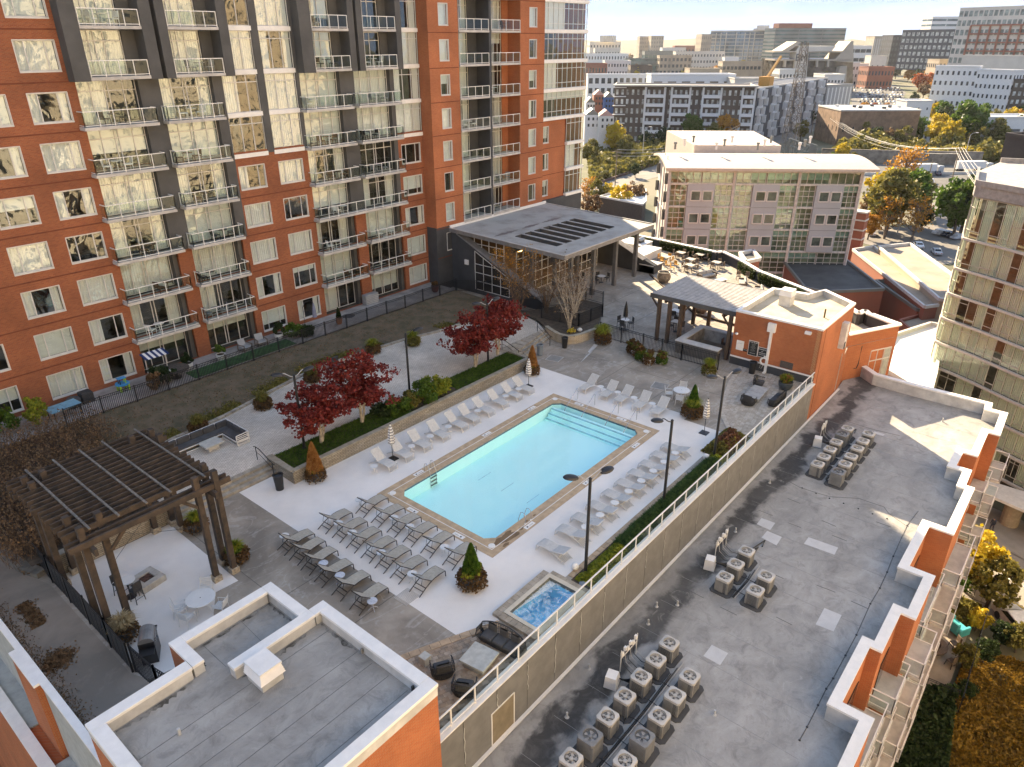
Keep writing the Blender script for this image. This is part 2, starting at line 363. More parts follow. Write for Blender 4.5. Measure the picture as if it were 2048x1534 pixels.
for i in range(8):
 a, c = pool_in[i], pool_in[(i+1)%8]; d, e = outer[(i+1)%8], outer[i]
 poly = [a, e]+([corner[i]] if i in corner else [])+[d, c]
 b.add([(x,y,zc) for x,y in poly], [tuple(range(len(poly)))])
 b.quad((a[0],a[1],zc),(c[0],c[1],zc),(c[0],c[1],-.12),(a[0],a[1],-.12))
pool = thing('swimming_pool', 'long light blue swimming pool with steps and tan coping in the pale deck', 'swimming pool', (0,0,0))
b.obj('coping', cope, pool)
b = MB()   # thin white line round the coping
for (x0,y0,x1,y1) in ((22.5,20.13,38.9,20.17),(22.5,28.24,38.9,28.28),(22.5,20.17,22.54,28.24),(38.86,20.17,38.9,28.24)):
 b.box(x0,y0,.012,x1,y1,.018)
b.obj('expansion_joint', white, pool)
poolpl = M('pool_plaster', (.56,.98,.97), .6, col2=(.53,.97,.96), scale=.8)
b = MB(); zb = -.95
for i in range(8):
 a, c = pool_in[i], pool_in[(i+1)%8]
 b.quad((a[0],a[1],-.12),(c[0],c[1],-.12),(c[0],c[1],zb),(a[0],a[1],zb))
b.add([(x,y,zb) for x,y in pool_in], [tuple(range(8))])
b.obj('basin', poolpl, pool)
b = MB()
for i in range(8):
 a, c = pool_in[i], pool_in[(i+1)%8]
 m0 = .003
 b.quad((a[0],a[1],-.03),(c[0],c[1],-.03),(c[0],c[1],-.14),(a[0],a[1],-.14))
tile = M('waterline_tile', (.05,.14,.20), .3, var=.3, scale=12)
for v in range(len(b.v)): pass
b.v = [(x+(.004 if x < 30 else -.004), y+(.004 if y < 24 else -.004), z) for x,y,z in b.v]
b.obj('waterline_tile', tile, pool)
steptile = M('step_tile', (.20,.55,.62), .4, var=.2)
for k in range(4):
 x0 = PX1-.45-.33*(k+1); zt = -.25-.27*k; ye = .55+.18*k
 MB().box(x0, PY0+.1, zb+.002, x0+.33 if k else PX1-.46, PY1-.1, zt).obj('step', poolpl, pool)
 MB().box(x0-.004, PY0+.12, zt-.05, x0+.10, PY1-.12, zt+.004).obj('step_edge', steptile, pool)
b = MB()
for y in (22.2, 24.2, 26.1): b.box(28, y, zb+.004, 29.2, y+.03, zb+.008)
b.obj('floor_mark', steptile, pool)
wm = bpy.data.materials.new('pool_water'); wm.use_nodes = True; nt = wm.node_tree; nt.nodes.clear()
def water_mat(wm, tint, bs, bd, sc, foam=False):
 wm.use_nodes = True; nt = wm.node_tree; nt.nodes.clear(); L = nt.links.new
 o = N(nt,'ShaderNodeOutputMaterial'); tr = N(nt,'ShaderNodeBsdfTransparent'); tr.inputs[0].default_value = (*tint,1)
 gl = N(nt,'ShaderNodeBsdfGlossy'); gl.inputs['Roughness'].default_value = .03; fr = N(nt,'ShaderNodeFresnel'); fr.inputs['IOR'].default_value = 1.42
 mxs = N(nt,'ShaderNodeMixShader'); g = N(nt,'ShaderNodeNewGeometry'); n = N(nt,'ShaderNodeTexNoise', i_Scale=sc, i_Detail=3.0); L(g.outputs['Position'], n.inputs['Vector'])
 bp = N(nt,'ShaderNodeBump'); bp.inputs['Strength'].default_value = bs; bp.inputs['Distance'].default_value = bd; L(n.outputs['Fac'], bp.inputs['Height'])
 L(bp.outputs[0], gl.inputs['Normal']); L(bp.outputs[0], fr.inputs['Normal']); L(MATHN(nt,'MULTIPLY', fr.outputs[0], MATHN(nt,'SUBTRACT', 1.0, g.outputs['Backfacing'])), mxs.inputs[0]); L(tr.outputs[0], mxs.inputs[1]); L(gl.outputs[0], mxs.inputs[2])
 out = mxs.outputs[0]
 if foam:
  df = N(nt,'ShaderNodeBsdfDiffuse'); df.inputs[0].default_value = (.8,.88,.92,1); n2 = N(nt,'ShaderNodeTexNoise', i_Scale=2.2, i_Detail=8.0, i_Distortion=2.2); L(g.outputs['Position'], n2.inputs['Vector'])
  mr = N(nt,'ShaderNodeMapRange'); mr.inputs['From Min'].default_value = .42; mr.inputs['From Max'].default_value = .80; mr.inputs['To Max'].default_value = .75; L(n2.outputs['Fac'], mr.inputs['Value'])
  m2 = N(nt,'ShaderNodeMixShader'); L(mr.outputs[0], m2.inputs[0]); L(out, m2.inputs[1]); L(df.outputs[0], m2.inputs[2]); out = m2.outputs[0]
 L(out, o.inputs[0]); return wm
water_mat(wm, (.97,1.0,1.0), .35, .006, 3.0)
b = MB(); b.add([(x,y,-.10) for x,y in pool_in], [tuple(range(8))]); b.obj('water', wm, pool)
for (x, y, a) in ((25.2,28.48,0),(31.5,28.48,0),(36.4,28.48,0),(22.28,25.9,1),(22.28,22.3,1),(25.4,19.93,0),(31.0,19.93,0),(36.6,19.93,0),(39.12,22.6,1),(39.12,26.2,1)):
 w, d = (.38,.13) if not a else (.13,.38)
 t = MB().box(x-w, y-d, zc, x+w, y+d, zc+.008).obj('depth_plaque', white, pool)
 if a: MB().box(x-.07, y-.22, zc+.008, x+.03, y-.12, zc+.012).obj('print', black, t); MB().box(x-.05, y-.02, zc+.008, x, y+.25, zc+.012).obj('print', MATS['slabc'] if 'slabc' in MATS else slabc, t)
 else: MB().box(x-.24, y-.06, zc+.008, x-.14, y+.04, zc+.012).obj('print', black, t); MB().box(x-.04, y-.05, zc+.008, x+.26, y, zc+.012).obj('print', slabc, t)
for x, y in ((22.72,28.05),(38.65,28.05),(38.65,20.36),(22.75,20.36)):
 MB().lathe([(.19,zc),(.19,zc+.02),(.16,zc+.025)], (x,y,0), 16).obj('skimmer_lid', white, pool)
wet = M('wet_stone', (.20,.12,.05), .3, var=.2)
b = MB(); r_ = random.Random(3)
for (x, y, rr) in ((23.4,20.3,.32),(23.9,20.15,.4),(24.3,20.0,.22),(24.9,20.1,.14),(25.6,20.3,.1),(23.3,19.85,.16),(26.3,20.3,.09),(24.1,20.4,.2)):
 b.add([(x+rr*1.5*math.cos(t)*(.7+.5*r_.random()), y+rr*.8*math.sin(t)*(.7+.4*r_.random()), zc+.004+.0004*(x-20)) for t in [6.283*k/11 for k in range(11)]], [tuple(range(11))])
b.obj('wet_patch', wet, pool)
tub = thing('hot_tub', 'small raised hot tub with foaming blue water beside the railing wall', 'hot tub', (0,0,0))
tubc = M('tub_coping', (.62,.54,.42), .7, var=.06); tubs = M('tub_paver', (.40,.33,.25), .85, var=.2, scale=2)
b = MB(); rect_grid_poly(b, 19.3, 22.8, 14.45, 16.62, [(HX0,HX1,HY0,HY1)], .2)
for (x0,y0,x1,y1) in ((19.3,14.45,22.8,14.451),(19.3,16.619,22.8,16.62),(19.3,14.45,19.301,16.62),(22.799,14.45,22.8,16.62)): b.box(x0,y0,0,x1,y1,.2)
b.obj('rim', tubc, tub)
k = 0
for i in range(12):   # ring of paver stones round the rim
 x = 18.95+i*.325; MB().box(x+.008, 16.63, 0, x+.317, 17.0, .16).obj('paver', tubs, tub)
for i in range(7):
 y = 14.45+i*.31; MB().box(18.93, y+.008, -.3, 19.28, y+.302, .16+.002).obj('paver', tubs, tub)
for i in range(7):
 y = 14.45+i*.31; MB().box(22.82, y+.008, 0, 23.1, y+.302, .15).obj('paver', tubs, tub)
mos = brick_mat('mosaic_tile', (.03,.05,.08), (.12,.16,.14), (.25,.22,.16), bw=.06, bh=.06, off=0)
blu = M('tub_plaster', (.25,.70,.92), .5, var=.1)
b = MB()
for (p,q) in (((HX0,HY0),(HX1,HY0)),((HX1,HY0),(HX1,HY1)),((HX1,HY1),(HX0,HY1)),((HX0,HY1),(HX0,HY0))):
 b.mi = 0; b.quad((*p,.2),(*q,.2),(*q,-.02),(*p,-.02)); b.mi = 1; b.quad((*p,-.02),(*q,-.02),(*q,-1),(*p,-1))
b.quad((HX0,HY0,-1),(HX1,HY0,-1),(HX1,HY1,-1),(HX0,HY1,-1)); b.obj('basin', [mos, blu], tub)
wm2 = water_mat(bpy.data.materials.new('tub_water'), (.92,.98,1), .35, .015, 5.0, foam=True)
MB().quad((HX0,HY0,.06),(HX1,HY0,.06),(HX1,HY1,.06),(HX0,HY1,.06)).obj('water', wm2, tub)
# tower
FLH = 3.02; FZ = lambda k: .76+FLH*k
tower = thing('apartment_tower', 'tall red brick apartment tower with balconies filling the left of the view', 'apartment building', (0,54,0))
twr = lambda mb, name, mats, **k: (lambda o: o)(mb.obj(name, mats, tower, (0,-54,0), **k))
NF = 12; ZT = FZ(NF)+.3
WIN = []      # (x0,x1,z0,z1,Y,panes)
holes_main = []
for k in range(NF):
 z0, z1 = 1.19+FLH*k, 2.93+FLH*k
 cols = [(17.72,20.05,3),(14.2,16.52,3),(9.9,12.3,3),(6.4,8.8,3)]
 if k <= 4: cols += [(31.2,33.5,3),(34.85,37.15,3),(48.4,50.82,3)]
 for a, c, n in cols: holes_main.append((a,c,z0,z1)); WIN.append((a,c,z0,z1,54,n))
bays_lo = [(20.7,25.05),(26.2,30.55),(37.8,42.2),(43.4,47.85)]
for k in range(NF):
 if k <= 2:
  for a, c in bays_lo: holes_main.append((a, c, FZ(k)+.02, FZ(k)+2.8))
holes_main.append((20.7,51.25,FZ(5)+.25,ZT+5))          # the upper glass and grey facade is built separately
for a, c in ((20.7,30.6),(37.8,47.9)): holes_main.append((a,c,FZ(3),FZ(5)+.25))
b = MB(); wall_holes(b, 'Y', 54, 5.2, 51.25, -1, ZT, holes_main, .25)
b.box(-4, 53.4, -25, 5.2, 60, ZT)                        # pier at the far left stands forward
twr(b, 'brick_wall', brick)
shadow_joint = M('brick_shadow_joint', (.17,.045,.02), .9)
def shadow_strip(*a): twr(MB().box(*a), 'shadow_line', shadow_joint)  # recess shadow line painted as a dark strip on the wall face
for k in range(1, NF):
 z = FZ(k)-.28
 shadow_strip(5.2,53.985,z,20.7,54.01,z+.09); shadow_strip(51.25,52.585,z,55.2,52.61,z+.07); shadow_strip(64.7,52.585,z,68.8,52.61,z+.07)
 if k <= 4: shadow_strip(31,53.985,z,37.8,54.01,z+.09); shadow_strip(47.9,53.985,z,51.2,54.01,z+.09)
 if k <= 5: shadow_strip(68.8,52.985,z,73.6,53.01,z+.07)
def window(x0, x1, z0, z1, Y, cuts, trans=(), parent=tower, curtain=None, fw=.05, name='window', sill=True, oz=54):
 """frame + one pane per light + what hangs behind"""
 f = MB(); y0 = Y+.06; y1 = Y+.13
 f.box(x0,y0,z0,x1,y1,z0+fw); f.box(x0,y0,z1-fw,x1,y1,z1); f.box(x0,y0,z0,x0+fw,y1,z1); f.box(x1-fw,y0,z0,x1,y1,z1)
 if sill: f.box(x0-.04, Y-.05, z0-.09, x1+.04, Y+.1, z0+.002); f.box(x0-.03,Y-.02,z1,x1+.03,Y+.06,z1+.05); f.box(x0-.04,Y-.02,z0,x0+.012,Y+.06,z1); f.box(x1-.012,Y-.02,z0,x1+.04,Y+.06,z1)
 xs = [x0]+[x0+(x1-x0)*c for c in cuts]+[x1]
 for x in xs[1:-1]: f.box(x-.03,y0+.002,z0,x+.03,y1-.002,z1)
 zs = [z0]+[z0+(z1-z0)*c for c in trans]+[z1]
 for z in zs[1:-1]: f.box(x0,y0+.004,z-.03,x1,y1-.004,z+.03)
 W_ = f.obj(name, alu, parent, (0,-oz,0))
 for i in range(len(xs)-1):
  for j in range(len(zs)-1):
   MB().quad((xs[i]+.02,y0+.035,zs[j]+.02),(xs[i+1]-.02,y0+.035,zs[j]+.02),(xs[i+1]-.02,y0+.035,zs[j+1]-.02),(xs[i]+.02,y0+.035,zs[j+1]-.02)).obj('pane', glass, W_)
 c = curtain if curtain is not None else rnd.choices(['full','sides','left','blind','half','none','fullb'], [3,2.2,1.5,2.5,1.5,2.8,2])[0]
 yc = Y+.22
 def drape(a, e, mt=curt):
  d = MB(); n = max(4, int((e-a)/.09));
  for i in range(n):
   xa, xb = a+(e-a)*i/n, a+(e-a)*(i+1)/n; ya, yb = yc+.03*(i%2), yc+.03*((i+1)%2)
   d.quad((xa,ya,z0+.03),(xb,yb,z0+.03),(xb,yb,z1-.03),(xa,ya,z1-.03))
  d.obj('curtain', mt, W_)
 w = x1-x0
 if c == 'full': drape(x0+.05, x1-.05)
 elif c == 'sides': drape(x0+.05, x0+w*.28); drape(x1-w*.25, x1-.05)
 elif c == 'left': drape(x0+.05, x0+w*rnd.uniform(.3,.6))
 elif c in ('blind','fullb','half'):
  zb_ = z0+.04 if c == 'fullb' else (z0+(z1-z0)*rnd.uniform(.4,.75) if c == 'half' else z0+.04+(z1-z0)*rnd.choice([0,0,.25]))
  MB().box(x0+.05,yc,zb_,x1-.05,yc+.02,z1-.03).obj('blind', blind, W_)
 return W_
for (a,c,z0,z1,Y,n) in WIN: window(a,c,z0,z1,Y,(.25,.75) if n == 3 else (.5,))
# --- interiors: floors, ceilings and back walls seen through the glass
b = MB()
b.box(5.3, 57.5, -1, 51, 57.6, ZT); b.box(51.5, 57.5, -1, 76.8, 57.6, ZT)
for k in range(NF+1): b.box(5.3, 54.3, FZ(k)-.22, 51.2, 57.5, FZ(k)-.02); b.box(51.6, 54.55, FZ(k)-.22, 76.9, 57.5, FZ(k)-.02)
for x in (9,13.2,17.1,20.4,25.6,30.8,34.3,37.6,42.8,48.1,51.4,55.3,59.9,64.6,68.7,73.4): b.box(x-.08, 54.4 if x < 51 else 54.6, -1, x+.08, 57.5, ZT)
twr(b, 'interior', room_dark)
lampm = bpy.data.materials.new('lamp_glow'); lampm.use_nodes = True
q = lampm.node_tree.nodes['Principled BSDF']; q.inputs['Emission Color'].default_value = (1,.62,.25,1); q.inputs['Emission Strength'].default_value = 5
furn = [M('sofa_cloth', (.30,.29,.28), .9, per_obj=.5), M('wood_brown', (.16,.08,.04), .6, per_obj=.4), M('linen', (.55,.52,.48), .9, per_obj=.3)]
# --- window wall of a balcony bay (stepped back)
def bay_glass(x0, x1, k, Y, door=.5, parent=tower, trans=(.78,), oz=54, zt=2.72, cuts=None):
 return window(x0, x1, FZ(k)+.05, FZ(k)+zt, Y, cuts or (.24,.47,.53,.78), trans, parent, None, .05, 'window_wall', False, oz)
def rail_mesh(mb, glassb, pts, z, h=.98, step=1.0):
 for i in range(len(pts)-1):
  a, c = Vector((*pts[i],0)), Vector((*pts[i+1],0)); d = (c-a).length; n = max(1, round(d/step));
  up = Vector((0,0,1))
  mb.beam(a+up*(z+h), c+up*(z+h), .05, .05); mb.beam(a+up*(z+.10), c+up*(z+.10), .04, .04)
  for j in range(n+1):
   p = a+(c-a)*j/n; mb.beam(p+up*(z+.0), p+up*(z+h), .045, .045)
  for j in range(n):
   p, q_ = a+(c-a)*j/n, a+(c-a)*(j+1)/n
   glassb.quad(p+up*(z+.13), q_+up*(z+.13), q_+up*(z+h-.04), p+up*(z+h-.04))
def balcony(x0, x1, y0, y1, k, sides=True, parent=tower, oz=54, n=5, item=True):
 z = FZ(k)
 s = MB().bev(x0, y0, z-.2, x1, y1, z, .01).obj('balcony', slabc, parent, (0,-oz,0))
 mb, gb = MB(), MB(); e = .06
 pts = [(x0+e,y1),(x0+e,y0+e),(x1-e,y0+e),(x1-e,y1)] if sides else [(x0+e,y0+e),(x1-e,y0+e)]
 rail_mesh(mb, gb, pts, z, .97, (x1-x0)/n)
 mb.obj('railing', white, s); gb.obj('rail_glass', railglass, s)
 return s
def seatish(x, y, z, rz, label, kind, mt):
 t = thing('balcony_chair' if kind == 'chair' else 'balcony_table', label, 'chair' if kind == 'chair' else 'table', (x,y,z), rz)
 if kind == 'chair':
  MB().bev(-.26,-.26,.38,.26,.26,.45).obj('seat', mt, t); MB().beam((-.24,.27,.42),(-.24,.33,.9),.04,.04).beam((.24,.27,.42),(.24,.33,.9),.04,.04).box(-.24,.27,.5,.24,.31,.88).obj('backrest', mt, t)
  for i, j in ((-1,-1),(1,-1),(1,1),(-1,1)): MB().box(i*.24-.02,j*.24-.02,0,i*.24+.02,j*.24+.02,.4).obj('leg', mt, t)
 else:
  MB().lathe([(.36,.68),(.38,.70),(.38,.72)],n=14).obj('table_top', mt, t); MB().lathe([(.2,0),(.2,.02),(.03,.04),(.03,.68)],n=8).obj('pedestal', mt, t)
 return t
chm = [black, M('white_plastic', (.7,.7,.68), .4), M('wicker_brown', (.12,.07,.04), .8), M('grey_chair', (.25,.26,.27), .6)]
def furnish(x0, x1, y0, y1, k, floorword):
 r = rnd.random()
 if r < .22: return
 mt = rnd.choice(chm); mn = {'black_metal':'black','white_plastic':'white','wicker_brown':'brown','grey_chair':'grey'}[mt.name]
 xm = rnd.uniform(x0+1.1, x1-1.2); ym = (y0+y1)/2+.05
 grp = 'small chairs and tables out on the balconies'
 for ox,oy,nm,kd,rz in ((-.65,0,'left','chair',R(rnd.uniform(60,120))),(0,0,'','table',0),(.7,0,'right','chair',R(rnd.uniform(-120,-60)))):
  if nm == 'right' and r <= .45: continue
  seatish(xm+ox, ym, FZ(k), rz, f'small {nm} {mn} {kd}, {floorword}'.replace('  ',' '), kd, mt)['group'] = grp
ordn = ['ground floor','first','second','third','fourth','fifth','sixth','seventh','eighth','ninth','tenth','eleventh','twelfth']
baywords = ['first stack from the left','second stack from the left','third stack from the left','fourth stack from the left']
grey_b = MB()
for i, (a, c) in enumerate(bays_lo):
 for k in range(0, 7):
  Yg = 54.75
  gx0, gx1 = a+.02, c-.35
  if k == 0: window(gx0, gx1, FZ(0)+.05, FZ(0)+2.7, Yg, (.24,.47,.53,.78), (), tower, None, .05, 'window_wall', False)
  else:
   if k >= 3: window(gx0, gx1, FZ(k)+.05, FZ(k)+2.78, 54.35, (.24,.47,.53,.78), (.76,), tower, None, .05, 'window_wall', False)
   else: window(gx0, gx1, FZ(k)+.05, FZ(k)+2.65, Yg, (.24,.47,.53,.78), (), tower, None, .05, 'window_wall', False)
   bx = [(20.3,25.3),(25.95,30.4),(37.6,42.55),(43.1,48.1)][i]
   if k == 3 and i == 2:
    balcony(37.6, 48.1, 53.15, 54.6, k, n=10); furnish(37.6,42.5,53.15,54.6,k,'long joined balcony, third floor')
   elif k == 3 and i == 3: pass
   else:
    balcony(bx[0], bx[1], 53.15, 54.6, k); furnish(bx[0],bx[1],53.15,54.6,k,f'{ordn[k]} floor balcony, {baywords[i]}')
  z0, z1 = FZ(k), FZ(k)+3.02
  grey_b.box(gx1+.02, 54.3, z0, c+.0, 55.0, z1-.22)
  if k < 3: grey_b.box(a-.0,54.26,z1-.42,c,54.9,z1-.22)
for (a, c) in ((24.72,26.2),(30.2,31.0),(41.85,43.4),(47.5,47.98)): grey_b.box(a, 53.97, FZ(3)-.22, c, 54.34, FZ(7)-.22)
for (a, c) in ((34.0,34.62),(37.5,37.82)): grey_b.box(a, 53.95, FZ(5)-.0, c, 54.34, FZ(NF))
for (a, c, z) in ((20.7,24.72,0),(26.2,30.2,0),(37.82,41.85,0),(43.4,47.5,0)):
 for k in range(3, 8): grey_b.box(a, 54.2, FZ(k)-.24, c, 54.5, FZ(k)+.04)
FY = 53.0
for (a, c) in ((20.35,21.35),(25.3,26.1),(26.4,27.05),(30.85,31.6),(37.72,38.85),(42.55,43.15),(43.45,44.05),(47.8,48.4)):
 grey_b.box(a, FY, FZ(7)-.24, c, 54.6, ZT)
grey_b.box(26.1, 54.2, FZ(7)-.24, 26.4, 54.6, ZT); grey_b.box(43.15,54.2,FZ(7)-.24,43.45,54.6,ZT)
twr(grey_b, 'grey_pier', dgrey)
for i, (a, c) in enumerate(((21.35,25.3),(27.05,30.85),(38.85,42.55),(44.05,47.8))):
 for k in range(7, NF):
  window(a, c-.9, FZ(k)+.05, FZ(k)+2.78, 54.35, (.3,.42,.62), (.76,), tower, None, .05, 'window_wall', False)
  if k < 11: MB().box(c-.88, 54.3, FZ(k)+.0, c, 54.6, FZ(k)+2.8).obj('grey_panel', dgrey, tower, (0,-54,0))
  balcony(a+.01, c-.01, FY+.02, 54.4, k, sides=False, n=4); furnish(a,c,53.1,54.4,k,f'{ordn[k]} floor balcony, {baywords[i]}')
  MB().box(a, 54.3, FZ(k)+2.78, c, 54.5, FZ(k+1)-.2).obj('lintel', slabc, tower, (0,-54,0))
for (a, c) in ((31.02,34.0),(34.62,37.5),(48.0,51.24)):
 for k in range(5, NF):
  if a == 48.0 or k >= 5:
   window(a, c, FZ(k)+.12, FZ(k)+2.82, 54.0, (.34,.67), (.80,), tower, rnd.choice(['full','sides','full','left','none','fullb']), .05, 'glazed_bay', False)
   MB().box(a-.02, 53.93, FZ(k)-.2, c+.02, 54.3, FZ(k)+.12).obj('spandrel', white, tower, (0,-54,0))
# --- east wing, face at Y 52.6
holes2 = [];
for k in range(NF):
 for (a, c) in ((52.68,53.88),(66.15,67.4)): holes2.append((a,c,1.17+FLH*k,2.93+FLH*k))
b = MB()
wall_holes(b, 'Y', 52.6, 51.25, 55.25, FZ(2)-.1, ZT, holes2, .25)
wall_holes(b, 'Y', 52.6, 64.65, 68.8, 5, ZT, holes2, .25)
h3 = [(68.98,70.33,1.17+FLH*k,2.93+FLH*k) for k in range(5)]
wall_holes(b, 'Y', 53.0, 68.8, 73.6, 4, FZ(5)+.1, h3, .25)
b.quad((51.25,54.2,FZ(2)-.1),(51.25,52.6,FZ(2)-.1),(51.25,52.6,ZT),(51.25,54.2,ZT))
b.box(55.2,52.7,5,55.25,54.5,ZT); b.box(64.6,52.62,5,64.66,54.6,ZT); b.box(63.6,54.3,5,64.6,54.6,ZT); b.quad((68.8,52.6,4),(68.8,53.0,4),(68.8,53.0,ZT),(68.8,52.6,ZT))
b.box(73.55,53.02,4,73.6,57,FZ(5)+.1)
twr(b, 'brick_wall', brick_or)
b = MB(); b.box(51.2,52.64,-1,77.0,54.2,FZ(2)-.1); twr(b, 'grey_base', dgrey2)
b = MB(); b.box(77.25,53.2,-25,77.26,75,ZT); b.box(-4,60,-25,77.2,75,ZT); b.box(5.2,57.8,-25,77.1,60,ZT); b.box(-4,53.2,ZT,77.25,75,ZT+1.2)
twr(b, 'tower_core', brick_or)
for (a, c) in ((52.68,53.88),(66.15,67.4)):
 for k in range(1, NF): window(a, c, 1.17+FLH*k, 2.93+FLH*k, 52.6, (.72,) if a > 60 else (.78,))
for k in range(1, 5): window(68.98, 70.33, 1.17+FLH*k, 2.93+FLH*k, 53.0, (.62,))
pier2 = MB(); pier2.box(59.66,52.58,FZ(2)-.1,59.98,54.7,ZT)
for k in range(2, NF):
 pier2.box(58.4,54.3,FZ(k),59.66,54.7,FZ(k)+2.85)
 window(55.3, 58.4, FZ(k)+.05, FZ(k)+2.8, 54.35, (.12,.28,.64), (.78,), tower, None, .05, 'window_wall', False)
 window(60.0, 63.6, FZ(k)+.05, FZ(k)+2.8, 54.35, (.22,.4,.62,.68,.84), (.78,), tower, None, .05, 'window_wall', False)
 for j, (a, c) in enumerate(((55.3,59.64),(60.0,64.58))):
  balcony(a, c, 52.5, 54.3, k, sides=False, n=4);
  if k % 2 or j: furnish(a,c,52.5,54.2,k,f'{ordn[k]} floor {"left" if j == 0 else "right"} recess of the orange wing')
twr(pier2, 'grey_pier', dgrey2)
for k in range(0, NF):
 x0 = 73.62 if k < 5 else 68.82; n = 4 if k < 5 else 9
 cts = tuple((i+1)/n for i in range(n-1))
 if k > 0: window(x0, 77.15, FZ(k)+.16, FZ(k)+2.84, 52.75, cts, (.22,.78) if k >= 5 else (.78,), tower, rnd.choice(['none','left','sides','none']) if k != 5 else 'half', .04, 'glazed_bay', False)
 MB().box(x0-.02, 52.62, FZ(k)-.18, 77.2, 53.0, FZ(k)+.16).obj('spandrel', white, tower, (0,-54,0))
# lower roof with parapets
def roof_mat(name, base, dark, light, band=None):
 mt = bpy.data.materials.new(name); mt.use_nodes = True; nt = mt.node_tree; L = nt.links.new
 B = nt.nodes['Principled BSDF']; B.inputs['Roughness'].default_value = .7; g = N(nt,'ShaderNodeNewGeometry')
 mpn = N(nt,'ShaderNodeMapping'); mpn.inputs['Scale'].default_value = (.7,1.1,1); mpn.inputs['Rotation'].default_value = (0,0,R(8)); L(g.outputs['Position'], mpn.inputs['Vector'])
 n1 = N(nt,'ShaderNodeTexNoise', i_Scale=.6, i_Detail=10.0, i_Roughness=.68, i_Distortion=.5); L(mpn.outputs[0], n1.inputs['Vector'])
 n2 = N(nt,'ShaderNodeTexNoise', i_Scale=.35, i_Detail=6.0, i_Distortion=.6); L(g.outputs['Position'], n2.inputs['Vector'])
 r1 = N(nt,'ShaderNodeValToRGB'); e = r1.color_ramp.elements; e[0].position=.3; e[1].position=.72; e[0].color=(*[c*.74 for c in base],1); e[1].color=(*light,1); md=e.new(.48); md.color=(*base,1)
 L(n1.outputs['Fac'], r1.inputs[0]); c = r1.outputs[0]
 sp = N(nt,'ShaderNodeSeparateXYZ'); L(g.outputs['Position'], sp.inputs[0])
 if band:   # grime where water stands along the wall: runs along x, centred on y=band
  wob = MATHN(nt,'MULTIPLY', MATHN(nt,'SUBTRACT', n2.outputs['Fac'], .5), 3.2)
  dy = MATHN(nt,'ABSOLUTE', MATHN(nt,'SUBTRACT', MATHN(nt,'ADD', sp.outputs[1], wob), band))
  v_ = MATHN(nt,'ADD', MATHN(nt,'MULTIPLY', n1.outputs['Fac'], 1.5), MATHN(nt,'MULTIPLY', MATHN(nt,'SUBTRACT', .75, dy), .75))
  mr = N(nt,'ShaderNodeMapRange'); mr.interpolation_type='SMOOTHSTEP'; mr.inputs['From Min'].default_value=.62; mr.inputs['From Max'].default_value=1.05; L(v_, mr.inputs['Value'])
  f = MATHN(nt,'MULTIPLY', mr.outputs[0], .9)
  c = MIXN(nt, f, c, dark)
 n3 = N(nt,'ShaderNodeTexNoise', i_Scale=.13, i_Detail=4.0); L(g.outputs['Position'], n3.inputs['Vector'])
 r3 = N(nt,'ShaderNodeMapRange'); r3.inputs['From Min'].default_value=.52; r3.inputs['From Max'].default_value=.75; r3.inputs['To Max'].default_value=.5; L(n3.outputs['Fac'], r3.inputs['Value'])
 c = MIXN(nt, r3.outputs[0], c, tuple(x*.6 for x in base))
 n5 = N(nt,'ShaderNodeTexNoise', i_Scale=1.1, i_Detail=12.0, i_Roughness=.75, i_Distortion=.9); L(g.outputs['Position'], n5.inputs['Vector'])
 r5 = N(nt,'ShaderNodeMapRange'); r5.inputs['From Min'].default_value=.5; r5.inputs['From Max'].default_value=.72; r5.inputs['To Max'].default_value=.75; L(n5.outputs['Fac'], r5.inputs['Value'])
 c = MIXN(nt, r5.outputs[0], c, tuple(x*.45 for x in base))
 r6 = N(nt,'ShaderNodeMapRange'); r6.inputs['From Min'].default_value=.42; r6.inputs['From Max'].default_value=.30; r6.inputs['To Max'].default_value=.5; L(n5.outputs['Fac'], r6.inputs['Value'])
 c = MIXN(nt, r6.outputs[0], c, tuple(min(1,x*1.5) for x in base))
 L(c, B.inputs['Base Color'])
 n4 = N(nt,'ShaderNodeTexNoise', i_Scale=9.0, i_Detail=5.0); L(g.outputs['Position'], n4.inputs['Vector'])
 bp = N(nt,'ShaderNodeBump'); bp.inputs['Strength'].default_value=.3; bp.inputs['Distance'].default_value=.02; L(n4.outputs['Fac'], bp.inputs['Height']); L(bp.outputs[0], B.inputs['Normal'])
 MATS[name]=mt; return mt
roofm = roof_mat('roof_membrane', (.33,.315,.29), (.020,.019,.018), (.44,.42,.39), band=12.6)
roofm2 = roof_mat('roof_membrane_pale', (.30,.285,.26), (.06,.055,.045), (.40,.385,.355))
zr = -3.25
low = thing('low_roof_building', 'long brick building below the railing wall with flat grey roof and stepped white parapet', 'building', (0,0,0))
inner = [(4,2.4),(26.1,2.4),(26.1,3.75),(31.2,3.75),(31.2,3.2),(34.56,3.2),(34.56,2.5),(37.85,2.5),(37.85,3.8),(43.45,3.8),(43.45,2.5),(48.9,2.5),(48.9,3.0),(51.2,3.05),(51.2,4.0),(54.4,4.0),(54.4,3.1),(58.8,3.15),(58.8,2.4),(62.4,2.5),(62.4,3.6),(63.6,3.7),(63.6,8.9),(63.8,12.2),(65.9,14.6)]
b = MB(); b.add([(x,y,zr) for x,y in inner+[(60.7,14.21),(4,14.21)]], [tuple(range(len(inner)+2))]); b.obj('roof', roofm, low)
